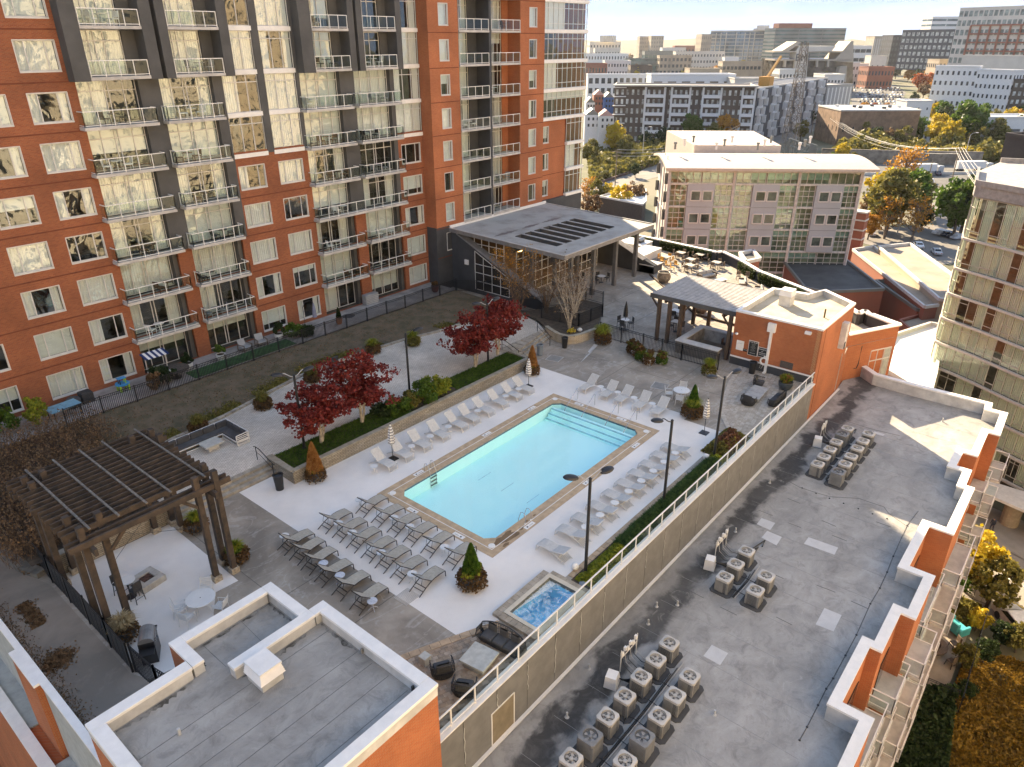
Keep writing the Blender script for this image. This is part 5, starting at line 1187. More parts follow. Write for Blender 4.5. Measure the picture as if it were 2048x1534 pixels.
def lamp_post(x, y, z, h, heads, label, drop=0):
 t = thing('lamp_post', label, 'street lamp', (x,y,z)); MB().lathe([(.17,0),(.17,.06),(.085,.1),(.075,h-.05),(.09,h),(.03,h+.06)],n=12).obj('pole', black, t)
 for a in heads:
  c_,s_ = math.cos(a), math.sin(a); A = MB().tube([(0,0,h-.12),(.25*c_,.25*s_,h-.02),(.5*c_,.5*s_,h+.18),(.62*c_,.62*s_,h+.22)], .03, 6).obj('arm', M('lamp_arm',(.35,.35,.35),.4) if len(heads) == 2 else black, t)
  hd = MB(); prof = [(.30,-.02),(.30,.05),(.22,.15),(.06,.19)]; vs=[]
  hd.lathe([(.27,0),(.29,.03),(.24,.11),(.10,.17),(.0,.18)], n=12); hd.v = [(px*1.35,py*.85,pz_) for px,py,pz_ in hd.v]
  o = hd.obj('lamp_head', black, t, (.95*c_,.95*s_,h+.12)); o.rotation_euler = (0,R(-8),a)
  MB().box(-.22,-.13,-.03,.22,.13,.0).obj('lamp_glass', M('lamp_lens',(.12,.13,.14),.15), o)
 return t
lamp_post(24.16,15.38,0,5.55,[R(140),R(-20)],'black double headed lamp post in the hedge beside the hot tub')
lamp_post(31.79,15.24,0,5.5,[R(150)],'black single headed lamp post rising from the hedge beside the right pool side')
lamp_post(38.58,15.37,0,5.6,[R(150),R(-20)],'black lamp post near the brick lounge patio with two heads')
lamp_post(21.85,35.3,.72,5.1,[R(150),R(-10)],'black double headed lamp post between the red maples at left')
lamp_post(31.3,35.75,.6,4.9,[R(-20)],'black lamp post on the grass strip right of the second red maple')
lamp_post(39.5,35.4,.7,4.9,[R(160),R(-5)],'black lamp post behind the far pair of red maples')
for (x,y) in ((24.0,15.9),(37.9,15.6)):
 t = thing('garden_sphere', 'white round sphere ornament in the planting beside the '+('hot tub' if x < 30 else 'lounge patio'), 'ornament', (x,y,.02)); MB().lathe([(.02,0),(.15,.06),(.2,.2),(.15,.34),(.02,.4)],n=14).obj('sphere', white, t, smooth=True)
def bin_(x,y,z,mt,label,h=.95,r=.28):
 t = thing('litter_bin', label, 'bin', (x,y,z)); MB().lathe([(r*.75,0),(r*.95,h*.8),(r,h),(r*.9,h+.03),(r*.8,h-.02)],n=18,cap=False).obj('body', mt, t); MB().lathe([(r*.9,.02),(.01,.02)],(0,0,h-.14),18,False).obj('inside', dgrey2, t)
 MB().tube([(r*1.02*math.cos(a),r*1.02*math.sin(a),h) for a in [6.2832*k/18 for k in range(19)]],.025,5).obj('rim', mt, t); MB().lathe([(r*.78,0),(r*.8,.04)],n=18).obj('base', mt, t); return t
g_ = G(560,978); bin_(g_.x,g_.y,0,black,'black litter bin beside the stone planter at the west stairs',1.0,.3)
bin_(47.15,33.35,0,black,'black litter bin against the curved stone planter')
bin_(44.5,34.0,0,M('blue_grey_bin',(.18,.22,.26),.6),'blue grey litter bin at the foot of the east stairs')
g_ = G(1495,768); bin_(52.3,18.7,0,black,'black litter bin against the brick bath house wall',1.0,.3)
g_ = G(1269,546); bin_(g_.x,g_.y,0,black,'black litter bin by the end bench of the canopy')
def patio_chair(mt, label, grp=None):
 t = thing('patio_chair', label, 'chair', (0,0,0), 0, grp)
 for i in range(6): MB().box(-.25,-.24+i*.083,.42,.25,-.24+i*.083+.06,.445).obj('seat_slat', mt, t)
 b = MB()
 for i in range(5): b.box(-.24,.25+.018*i,.5+.085*i,.24,.27+.018*i,.5+.085*i+.055)
 b.obj('backrest', mt, t)
 for s in (-1,1):
  MB().tube([(s*.27,-.24,0),(s*.27,-.24,.64),(s*.27,.22,.66),(s*.27,.3,.66)],.016,5).obj('arm_frame', mt, t); MB().tube([(s*.25,.3,0),(s*.25,.24,.44),(s*.25,.34,.95)],.016,5).obj('rear_leg', mt, t)
 return t
pc = patio_chair(tabm, 'x'); pc_used = [0]
def round_set(x, y, z, n, mt_top, label, chairs, hole=True, r=.62):
 t = thing('round_table', label, 'table', (x,y,z)); MB().lathe([(r*.96,.71),(r,.72),(r,.745),(r*.98,.75)], n=28).obj('table_top', mt_top, t); MB().lathe([(.03,.751),(.03,.754)],n=8).obj('umbrella_hole', black, t)
 for k in range(4): a = k*math.pi/2+.5; MB().tube([(.42*math.cos(a),.42*math.sin(a),.7),(.25*math.cos(a),.25*math.sin(a),.35),(.45*math.cos(a),.45*math.sin(a),0)],.018,5).obj('leg', tabm, t)
 for k,(a,l_) in enumerate(chairs): put(pc, x+(r+.28)*math.cos(a), y+(r+.28)*math.sin(a), a-math.pi/2, l_, 'white slatted chairs round a white table', z)
round_set(10.6,27.63,.005,4,tabm,'round white patio table under the timber pergola edge',[(R(150),'white chair left rear of the table by the pergola'),(R(200),'white chair nearest the fence at the pergola table'),(R(300),'white chair in front of the pergola table'),(R(50),'white chair right of the pergola table')],r=.66)
round_set(44.6,20.9,.005,4,tabm,'round white patio table on dark concrete behind the big planter',[(R(120),'white chair left of the table near the bath house'),(R(20),'white chair behind the table near the bath house'),(R(-60),'white chair right of the table near the bath house'),(R(200),'white chair in front of the table near the bath house')],r=.6)
wick = M('black_wicker', (.035,.035,.037), .7, var=.3, scale=14)
def bar_chair(label, h=.62, mt=wick, grp=None):
 t = thing('bar_chair', label, 'chair', (0,0,0), 0, grp)
 MB().bev(-.22,-.22,h-.04,.22,.22,h+.02).obj('seat', mt, t); MB().box(-.22,.19,h+.08,.22,.23,h+.5).obj('backrest', mt, t); MB().beam((-.2,.21,h),(-.2,.23,h+.5),.03,.03).beam((.2,.21,h),(.2,.23,h+.5),.03,.03).obj('back_post', mt, t)
 for i,j in ((-1,-1),(1,-1),(1,1),(-1,1)): MB().beam((i*.19,j*.19,h-.04),(i*.23,j*.23,0),.03,.03).obj('leg', black, t)
 MB().beam((-.21,-.21,.25),(.21,-.21,.25),.02,.02).beam((-.21,.21,.25),(.21,.21,.25),.02,.02).obj('stretcher', black, t); return t
bc = bar_chair('x', .68); bl = bar_chair('x', .45)
def bistro(x, y, z, top, label, ch, r=.38, h=1.0, sq=False, proto=bc, rr=.55):
 t = thing('bistro_table', label, 'table', (x,y,z))
 (MB().bev(-r,-r,h-.03,r,r,h) if sq else MB().lathe([(r*.97,h-.03),(r,h-.01),(r,h)],n=20)).obj('table_top', top, t); MB().lathe([(.26,0),(.26,.02),(.03,.05),(.03,h-.03)],n=10).obj('pedestal', black, t)
 for a,l_ in ch: put(proto, x+rr*math.cos(a), y+rr*math.sin(a), a-math.pi/2, l_, 'black wicker chairs at the bistro tables', z)
bistro(8.87,31.14,.005,tabm,'tall round white table with black chairs under the pergola',[(R(110),'tall black chair behind the pergola bistro table'),(R(-80),'tall black chair in front of the pergola bistro table')])
bistro(54.1,31.6,0,tabm,'tall round white table with closed black umbrella by the fence',[(R(80),'tall black chair behind the umbrella table'),(R(190),'tall black chair left of the umbrella table'),(R(-40),'tall black chair right of the umbrella table')])
umbrella(54.1,31.6,black,'closed black umbrella through the bistro table by the fence',2.7,True,False)
bistro(56.7,27.8,0,tabm,'square white bar table behind the louvred roof posts, nearer one',[(R(150),'black chair left of the nearer square bar table'),(R(-100),'black chair in front of the nearer square bar table'),(R(30),'black chair right of the nearer square bar table')],r=.4,sq=True)
bistro(59.3,29.2,0,tabm,'square white bar table behind the louvred roof posts, farther one',[(R(80),'black chair behind the farther square bar table'),(R(190),'black chair left of the farther square bar table'),(R(-60),'black chair right of the farther square bar table'),(R(0),'black chair at the far side of the farther square bar table')],r=.45,sq=True)
bistro(64.8,41.2,0,tabm,'round white table with black chairs under the grey canopy',[(R(60),'low black chair behind the round canopy table'),(R(170),'low black chair left of the round canopy table'),(R(-20),'low black chair right of the round canopy table')],.45,.74,proto=bl,rr=.75)
for i,(x,y) in enumerate(((60.0,42.3),(63.2,43.4),(58.0,40.8))):
 bistro(x,y,0,M('dark_top',(.05,.05,.05),.4),f'{nth(i,4)} dark round table in the shade under the canopy',[(R(30+60*i),f'low black chair beyond the {nth(i,4)} dark shaded table'),(R(160+60*i),f'low black chair left of the {nth(i,4)} dark shaded table'),(R(280+60*i),f'low black chair before the {nth(i,4)} dark shaded table')],.42,.74,proto=bl,rr=.7)
brn = M('brown_wicker', (.15,.11,.08), .7, var=.3, scale=12); cush = M('grey_cushion', (.33,.33,.32), .9, var=.08); goldw = M('golden_wicker', (.55,.28,.05), .6)
bb = bar_chair('x', .45, brn); bg_ = bar_chair('x', .45, goldw)
for i,((x,y),w_) in enumerate(zip([(79.0,39.1),(79.7,36.9),(77.1,36.8),(74.8,35.7),(77.8,33.9),(76.2,39.6)],['by the hedge wall, left','by the hedge wall, middle','in the middle of the terrace','nearest the grey sofa','by the hedge wall, right','beside the golden chairs'])):
 t = thing('square_table', 'square tan table '+w_, 'table', (x,y,0)); MB().bev(-.5,-.5,.72,.5,.5,.76).obj('table_top', M('tan_top',(.45,.40,.33),.5), t)
 for a_,c_ in ((-1,-1),(1,-1),(1,1),(-1,1)): MB().box(a_*.45-.03,c_*.45-.03,0,a_*.45+.03,c_*.45+.03,.72).obj('leg', brn, t)
 pr = bg_ if i == 5 else bb; cn = 'golden' if i == 5 else 'brown'
 for a,wd in ((0,'far'),(math.pi,'near'),(math.pi/2,'left'),(-math.pi/2,'right')): put(pr, x+.75*math.cos(a), y+.75*math.sin(a), a-math.pi/2, f'{cn} wicker chair on the {wd} side of the table {w_}', 'wicker chairs on the sunny terrace', 0)
for k_,(x_,y_) in enumerate(((74.1,38.2),(73.6,37.3),(75.0,37.5))): put(bg_, x_, y_, R(40*k_), f'{nth(k_,4)} loose golden chair in the sun near the bowl planter', 'golden chairs in the sun', 0)
def sofa(x, y, z, rz, L_, fm, cm, label, seats=2, d=.85):
 t = thing('sofa', label, 'sofa', (x,y,z), rz)
 MB().bev(-L_/2,-d/2,.12,L_/2,d/2,.28).obj('frame', fm, t); MB().box(-L_/2,d/2-.12,.28,L_/2,d/2,.68).obj('back_frame', fm, t)
 for s in (-1,1): MB().bev(s*L_/2-.07,-d/2,.12,s*L_/2+.07,d/2,.6).obj('arm', fm, t)
 for i in range(seats):
  a = -L_/2+.09+(L_-.18)*i/seats; c = -L_/2+.09+(L_-.18)*(i+1)/seats
  MB().bev(a+.01,-d/2+.03,.28,c-.01,d/2-.13,.44,.04).obj('seat_cushion', cm, t); MB().bev(a+.01,d/2-.3,.44,c-.01,d/2-.13,.82,.05).obj('back_cushion', cm, t)
 for a_,c_ in ((-1,-1),(1,-1),(1,1),(-1,1)): MB().box(a_*(L_/2-.08)-.03,c_*(d/2-.06)-.03,0,a_*(L_/2-.08)+.03,c_*(d/2-.06)+.03,.12).obj('foot', fm, t)
 return t
sofa(73.6,33.0,0,R(-20),2.2,brn,cush,'grey two seat sofa facing the lounge table on the sunny terrace')
sofa(73.4,28.7,0,R(205),2.2,brn,cush,'grey sofa nearest the louvred roof on the sunny terrace')
sofa(71.8,26.2,0,R(205),2.2,brn,cush,'grey sofa half hidden behind the louvred roof',3)
put(bb,75.2,30.0,R(-60),'brown chair beside the grey terrace sofa','wicker chairs on the sunny terrace',0); put(bb,75.6,29.2,R(-80),'brown chair facing the terrace sofa','wicker chairs on the sunny terrace',0)
t = thing('lounge_table', 'low white rectangular table in front of the terrace sofa', 'table', (72.8,31.0,0), R(-20)); MB().bev(-.7,-.4,.36,.7,.4,.42).obj('table_top', tabm, t); MB().box(-.6,-.3,0,.6,.3,.36).obj('base', brn, t)
def bowl(x,y,r,h,label,mt,z=0):
 t = thing('bowl_planter', label, 'planter', (x,y,z)); MB().lathe([(r*.55,0),(r*.95,h*.35),(r,h*.6),(r*.82,h*.88),(r*.92,h),(r*.8,h),(r*.7,h*.85)],n=24,cap=False).obj('bowl', mt, t, smooth=True); MB().lathe([(r*.8,h*.86),(.01,h*.9)],n=16,cap=False).obj('soil', soil, t); return t
bowlm = M('bowl_bronze', (.20,.16,.12), .6, var=.25, scale=5)
bowl(69.1,35.9,.75,1.2,'large grey brown bowl planter in sun at the edge of the terrace',bowlm); bowl(62.9,28.4,.8,1.0,'dark bowl planter in the shade behind the louvred roof posts',bowlm)
MB().box(63.6,24.5,0,63.9,31,.14).obj('terrace_kerb', M('kerb_brown',(.18,.13,.09),.8), None, kind='structure') if False else None
t = thing('low_timber_edge','long low timber edge crossing the terrace beside the bowl planters','edging',(0,0,0)); MB().beam((70.5,38.4,.09),(62.0,28.6,.09),.18,.18).beam((61.8,28.4,.09),(61.4,22.0,.09),.18,.18).obj('edging', wood, t)
ls = thing('corner_sofa', 'L shaped white framed sofa with charcoal cushions on the paved walk', 'sofa', (17.0,42.0,WZ));
chc = M('charcoal_cushion', (.07,.07,.072), .9, var=.15); MB_ = MB
def frame_run(t, a, c, d, seats, face):
 pass
for (x0,y0,x1,y1) in ((-1.2,-1.15,3.3,-.3),(2.45,-2.9,3.3,-1.15)):
 MB().bev(x0+.02,y0+.02,.34,x1-.02,y1-.02,.44,.02).obj('seat_cushion', chc, ls)
 b = MB()
 for (p,q_) in (((x0,y0),(x1,y0)),((x1,y0),(x1,y1)),((x1,y1),(x0,y1)),((x0,y1),(x0,y0))):
  for z_ in (.05,.31): b.beam((*p,z_),(*q_,z_),.05,.05)
  b.beam((*p,0),(*p,.34),.05,.05)
 b.obj('base_frame', white, ls)
b = MB(); b.beam((-1.2,-.3,.78),(3.3,-.3,.78),.05,.05).beam((3.3,-.3,.78),(3.3,-2.9,.78),.05,.05).beam((3.3,-2.9,.78),(2.45,-2.9,.74),.05,.05).beam((2.45,-2.9,.74),(2.45,-2.9,0),.06,.05).beam((3.3,-2.9,.78),(3.3,-2.9,0),.06,.05).beam((-1.2,-.3,.78),(-1.2,-1.15,.74),.06,.05).beam((-1.2,-1.15,.74),(-1.2,-1.15,0),.06,.05)
b.obj('top_rail', white, ls)
for i in range(5): MB().beam((2.5,-2.9,.14+.12*i),(3.27,-2.9,.14+.12*i),.03,.05).obj('arm_slat', white, ls)
for i in range(5): MB().bev(-1.1+.88*i,-.52,.44,-1.1+.88*(i+1)-.04,-.36,.84,.05).obj('back_cushion', chc, ls)
for i in range(3): MB().bev(3.08,-.6-.75*(i+1),.44,3.24,-.6-.75*i-.04,.84,.05).obj('back_cushion', chc, ls)
t = thing('stone_coffee_table','square pale stone coffee table in front of the corner sofa','table',(18.3,40.2,WZ)); MB().bev(-.62,-.52,.36,.62,.52,.46).obj('table_top', M('pale_table_stone',(.46,.46,.42),.6,var=.1,scale=4), t); MB().box(-.36,-.28,0,.36,.28,.36).obj('base', cream, t)
t = thing('fire_pit','square concrete block fire pit with lava rock on the deck under the pergola','fire pit',(9.85,31.5,.005), R(8)); fpm = M('firepit_stone',(.42,.40,.36),.85,var=.15,scale=4)
for (x0,y0,x1,y1) in ((-.62,-.62,.62,-.28),(-.62,.28,.62,.62),(-.62,-.275,-.28,.275),(.28,-.275,.62,.275)): MB().bev(x0,y0,0,x1,y1,.34,.02).obj('block', fpm, t)
lav = M('lava_rock',(.10,.05,.035),.95,var=.5,scale=9); MB().box(-.28,-.28,0,.28,.28,.27).obj('lava_bed', lav, t)
bq = barbecue(7.75,26.75,.88,R(-30)+R(90),'black and steel gas barbecue on a cart beside the mesh fence',1.15)
for (x0,y0,x1,y1,z0,z1,nm) in ((-.42,-.28,.42,.28,-.76,-.02,'cabinet'),(-.78,-.26,-.43,.26,-.06,-.02,'side_shelf'),(.43,-.26,.78,.26,-.06,-.02,'side_shelf')): MB().box(x0,y0,z0,x1,y1,z1).obj(nm, black, bq)
for k in range(4): MB().lathe([(.03,0),(.03,.03)],(-.25+.17*k,-.3,.1),8).obj('knob', chrome, bq)
t = thing('planter_ledge','long narrow charcoal ledge in front of the stair building','ledge',(0,0,0)); MB().box(7.9,23.9,0,12.6,24.25,.55).obj('ledge', dgrey, t); MB().box(7.85,23.85,.55,12.65,24.3,.62).obj('cap', M('ledge_cap',(.16,.16,.16),.6), t)
pav = [M('paver_a',(.36,.26,.18),.85,var=.15,scale=4),M('paver_b',(.42,.33,.25),.85,var=.15,scale=4),M('paver_c',(.30,.23,.17),.85,var=.2,scale=4)]
pp = thing('lounge_paving','tan brick paving of the sunken lounge beside the hot tub','paving',(0,0,.006))
pme = [MB().bev(-.148,-.098,0,.148,.098,.022,.008).mesh('paver', pm_) for pm_ in pav]
def inside(x,y,poly):
 c = False; n=len(poly)
 for i in range(n):
  (x1,y1),(x2,y2) = poly[i],poly[(i+1)%n]
  if (y1>y) != (y2>y) and x < (x2-x1)*(y-y1)/(y2-y1)+x1: c = not c
 return c
def pave(parent, poly, w, d, meshes, ang=0, limit=300, jit=.004, z=0):
 xs=[p[0] for p in poly]; ys=[p[1] for p in poly]; cen = Vector((sum(xs)/len(xs),sum(ys)/len(ys))); pts=[]
 Rm = Matrix.Rotation(ang,2); n=int(12/w)
 for j in range(-int(9/d),int(9/d)):
  for i in range(-n,n):
   v = cen+Rm@Vector(((i+.5*(j%2))*w,j*d))
   if inside(v.x,v.y,poly): pts.append(v)
 pts.sort(key=lambda v: v.length)
 rest = MB()
 for k,v in enumerate(pts):
  if k < limit: mk('paver', rnd.choice(meshes), parent, (v.x,v.y,z+rnd.uniform(0,jit)), ang)
  else:
   c_,s_ = math.cos(ang)*(w/2-.006), math.sin(ang)*(w/2-.006); e_,f_ = -math.sin(ang)*(d/2-.006), math.cos(ang)*(d/2-.006); zz = z+.016+rnd.uniform(0,jit)
   rest.quad((v.x-c_-e_,v.y-s_-f_,zz),(v.x+c_-e_,v.y+s_-f_,zz),(v.x+c_+e_,v.y+s_+f_,zz),(v.x-c_+e_,v.y-s_+f_,zz)); rest.m[-1] = rnd.randrange(3)
 if rest.f: rest.obj('paver_field', pav, parent, kind='stuff')
SEp = [(12.2,14.5),(12.2,19.0),(13.2,18.6),(14.78,18.0),(16.95,17.05),(18.7,16.25),(18.9,14.5)]
b = MB(); b.add([(x,y,.005) for x,y in SEp],[tuple(range(len(SEp)))][::-1]); b.obj('paving_bed', M('paving_sand',(.16,.12,.08),.9), pp, (0,0,-.006))
pave(pp, SEp, .30, .20, pme, R(-22))
for p,q_ in zip(SEp[1:6],SEp[2:6]):
 p,q_ = Vector(p),Vector(q_); n=max(1,round((q_-p).length/.44)); nn_=Vector((-(q_-p).y,(q_-p).x)).normalized()*(.19); nn_ = nn_ if nn_.y > 0 else -nn_
 for i in range(n): a_,c_ = p+(q_-p)*(i+.02)/n+nn_, p+(q_-p)*(i+.98)/n+nn_; MB().beam((a_.x,a_.y,.02),(c_.x,c_.y,.02),.34,.04).obj('border_stone', M('border_stone',(.47,.33,.21),.8,var=.15,scale=3), pp)
for i in range(40): x = 18.8+.42*i; (MB().box(x+.01,15.62+.02*(i%2)*0,.006,x+.40,15.93,.03).obj('border_stone', M('border_stone',(.5,.4,.3)), pp) if 23.1 < x < 41.6 else None)
def wicker_chair(x,y,rz,w,label,seats=1,z=.02):
 t = thing('wicker_armchair' if seats == 1 else 'wicker_sofa', label, 'armchair' if seats == 1 else 'sofa', (x,y,z), rz); d=.42; n=int(26*w)
 path = []
 for i in range(n+1):     # open U at the front (-y)
  u_ = i/n; a = math.pi*(1.18-1.36*u_); path.append((w/2*max(-1,min(1,1.12*math.cos(a))), d*(.15+ .85*math.sin(a)) if math.sin(a) > 0 else d*(.15+1.6*math.sin(a)), .62+.22*max(0,math.sin(a))**2))
 MB().tube(path,.028,5,False).obj('top_rim', wick, t)
 b = MB()
 for i,(px,py,pz_) in enumerate(path):
  b.tube([(px*.80,py*.85,.06),(px*1.05,py*1.08,.30),(px,py,pz_)],.013,4,False)
  if i < n:
   for f_ in (.18,.36,.54,.72,.88):
    q0,q1 = path[i],path[i+1]; s0 = .8+.25*min(1,f_*2) if f_ < .5 else 1.05-.05*(f_-.5)*2; b.beam((q0[0]*s0,q0[1]*s0,.06+(q0[2]-.06)*f_),(q1[0]*s0,q1[1]*s0,.06+(q1[2]-.06)*f_),.012,.012)
 b.obj('woven_shell', wick, t)
 b = MB(); b.prism([(px*.86,py*.9) for px,py,_ in path], .05, .30); b.obj('base', wick, t)
 for i in range(seats):
  a_ = -w/2*.78+w*.78*i/seats; c_ = -w/2*.78+w*.78*(i+1)/seats; MB().bev(a_+.01,-d*.75,.30,c_-.01,d*.62,.44,.05).obj('seat_cushion', chc, t)
  MB().bev(a_+.06,d*.45,.44,c_-.06,d*.7,.80,.05).obj('back_cushion', chc, t)
 return t
wicker_chair(15.05,16.35,R(148),.95,'black woven armchair nearer the pool on the lounge paving')
wicker_chair(14.95,15.0,R(120),.95,'black woven armchair nearer the railing wall on the lounge paving')
wicker_chair(17.75,15.45,R(-85),2.3,'long black woven sofa backing onto the hot tub',3)
t = thing('stone_table','large square pale stone table between woven sofa and armchairs','table',(16.45,15.55,.02),R(8)); MB().bev(-.62,-.62,.32,.62,.62,.42,.01).obj('table_top', M('pale_table_stone',(.4,.4,.4)), t); MB().box(-.5,-.5,0,.5,.5,.32).obj('base', M('table_base',(.32,.32,.30),.7), t)
t = thing('stone_cube','small grey stone cube seat behind the woven armchair','stool',(15.0,17.35,.02)); MB().bev(-.2,-.2,0,.2,.2,.42,.01).obj('cube', M('pale_table_stone',(.4,.4,.4)), t)
NEp = [(43.0,14.5),(42.2,15.2),(42.6,16.2),(43.9,17.2),(46.0,18.2),(49.6,19.3),(52.95,19.9),(53.0,14.5)]
np_ = thing('far_lounge_paving','pale brick paving of the far lounge in front of the bath house','paving',(0,0,.006)); gp = [M('paver_d',(.40,.35,.29),.85,var=.12,scale=4),M('paver_e',(.46,.41,.35),.85,var=.12,scale=4)]
b = MB(); b.add([(x,y,.005) for x,y in NEp],[tuple(range(len(NEp)))]); b.obj('paving_bed', M('paving_sand',(.1,.1,.1)), np_, (0,0,-.006))
pav_bak = pav; pav = gp+[gp[0]]; pave(np_, NEp, .42, .30, [MB().bev(-.205,-.145,0,.205,.145,.02,.008).mesh('paver', g2) for g2 in gp], R(10), 290); pav = pav_bak
for p,q_ in zip(NEp[1:6],NEp[2:7]):
 p,q_ = Vector(p),Vector(q_); n=max(1,round((q_-p).length/.5))
 for i in range(n): a_,c_ = p+(q_-p)*(i+.02)/n, p+(q_-p)*(i+.98)/n; MB().beam((a_.x,a_.y,.02),(c_.x,c_.y,.02),.3,.045).obj('border_stone', gp[1], np_)
wicker_chair(46.9,16.7,R(90),1.0,'black woven armchair at the pool end of the far lounge'); wicker_chair(50.3,17.3,R(10),1.0,'black woven armchair against the brick wall in the far lounge'); wicker_chair(48.5,15.2,R(180),2.2,'black woven sofa along the railing wall in the far lounge',2)
for k in range(2):
 t = thing('stone_table',('nearer' if k == 0 else 'farther')+' of two square grey stone tables in the far lounge','table',(47.9+1.15*k,16.7+.1*k,.02),R(4)); MB().bev(-.56,-.56,.32,.56,.56,.40,.01).obj('table_top', M('grey_table_stone',(.36,.36,.35),.6,var=.1,scale=4), t); MB().box(-.45,-.45,0,.45,.45,.32).obj('base', M('table_base',(.3,.3,.3)), t)
# fences
def fence(pts, h, label, zf_=lambda x,y:0, mesh=False, sp=.13, seclen=2.4):
 t = thing('metal_fence', label, 'fence', (0,0,0)); bars = MB(); n_p = 0
 for p,q_ in zip(pts,pts[1:]):
  p,q_ = Vector(p),Vector(q_); L_ = (q_-p).length; n = max(1,round(L_/seclen))
  for i in range(n+1):
   v = p+(q_-p)*i/n; z=zf_(v.x,v.y); MB().box(v.x-.04,v.y-.04,z,v.x+.04,v.y+.04,z+h+.08).obj('post', black, t)
  for i in range(n):
   a_,c_ = p+(q_-p)*i/n, p+(q_-p)*(i+1)/n; za,zb2 = zf_(a_.x,a_.y), zf_(c_.x,c_.y)
   MB().beam((a_.x,a_.y,za+h),(c_.x,c_.y,zb2+h),.035,.035).beam((a_.x,a_.y,za+h-.16),(c_.x,c_.y,zb2+h-.16),.03,.03).beam((a_.x,a_.y,za+.12),(c_.x,c_.y,zb2+.12),.03,.03).obj('rail', black, t)
   m_ = int(((c_-a_).length)/sp)
   for j in range(1,m_):
    v = a_+(c_-a_)*j/m_; z=zf_(v.x,v.y); bars.beam((v.x,v.y,z+.05),(v.x,v.y,z+h-.01),.03,.03)
   if mesh: MB().quad((a_.x,a_.y,za+.06),(c_.x,c_.y,zb2+.06),(c_.x,c_.y,zb2+h-.02),(a_.x,a_.y,za+h-.02)).obj('mesh_screen', M('mesh_screen',(.022,.024,.024),.8), t)
 bars.obj('pickets', black, t, kind='stuff'); return t
fence([(13.5,50.05),(51.1,50.05)],1.25,'long black picket fence between the patios and the bare slope',lambda x,y: dz(x,y-.1)-.02, sp=.12)
fence([(51.1,50.0),(53.5,46.6)],1.2,'short black picket fence at the charcoal clubroom wall',lambda x,y:.6)
fence([(5.4,50),(6.7,41.5),(6.95,38.0),(6.88,35.1),(6.84,28.6),(6.80,26.5)],1.6,'black mesh covered fence between the alley and the timber pergola',lambda x,y:0,True,.5)
fence([(6.9,26.4),(7.0,24.5),(7.3,22.7)],1.5,'black picket gate section at the barbecue corner')
fence([(51.25,32.4),(51.2,28.0),(51.1,24.3),(51.2,21.1)],1.35,'black picket pool fence in front of the louvred roof')
fence([(50.3,38.3),(50.7,34.4),(54.3,34.2),(57.3,36.1),(57.4,38.2),(55.0,38.9),(50.4,40.9)],1.25,'black picket fence enclosing the mulch bed of bare shrubs',lambda x,y:.6)
def handrail(pts,label):
 t = thing('handrail', label, 'handrail', (0,0,0)); MB().tube(pts,.028,6).obj('rail', black, t)
 for p in (pts[1],pts[-2]): MB().tube([(p[0],p[1],p[2]-.92),p],.028,6).obj('post', black, t)
 MB().tube([(p[0],p[1],p[2]-.4) for p in pts[1:-1]],.018,5).obj('lower_rail', black, t)
handrail([(19.35,36.9,1.4),(19.35,36.7,1.45),(19.35,36.3,1.42),(19.35,35.05,.92),(19.35,34.8,.9)],'black handrail on the west stairs next to the planter')
handrail([(47.6,36.9,1.4),(47.6,36.7,1.45),(47.3,36.2,1.42),(46.7,34.6,.92),(46.6,34.3,.9)],'black handrail on the east stairs by the curved planter')
handrail([(42.4,36.6,1.4),(42.4,36.4,1.45),(42.4,36.0,1.42),(42.4,34.6,.92),(42.4,34.4,.9)],'black handrail on the east stairs at the end of the grass strip')
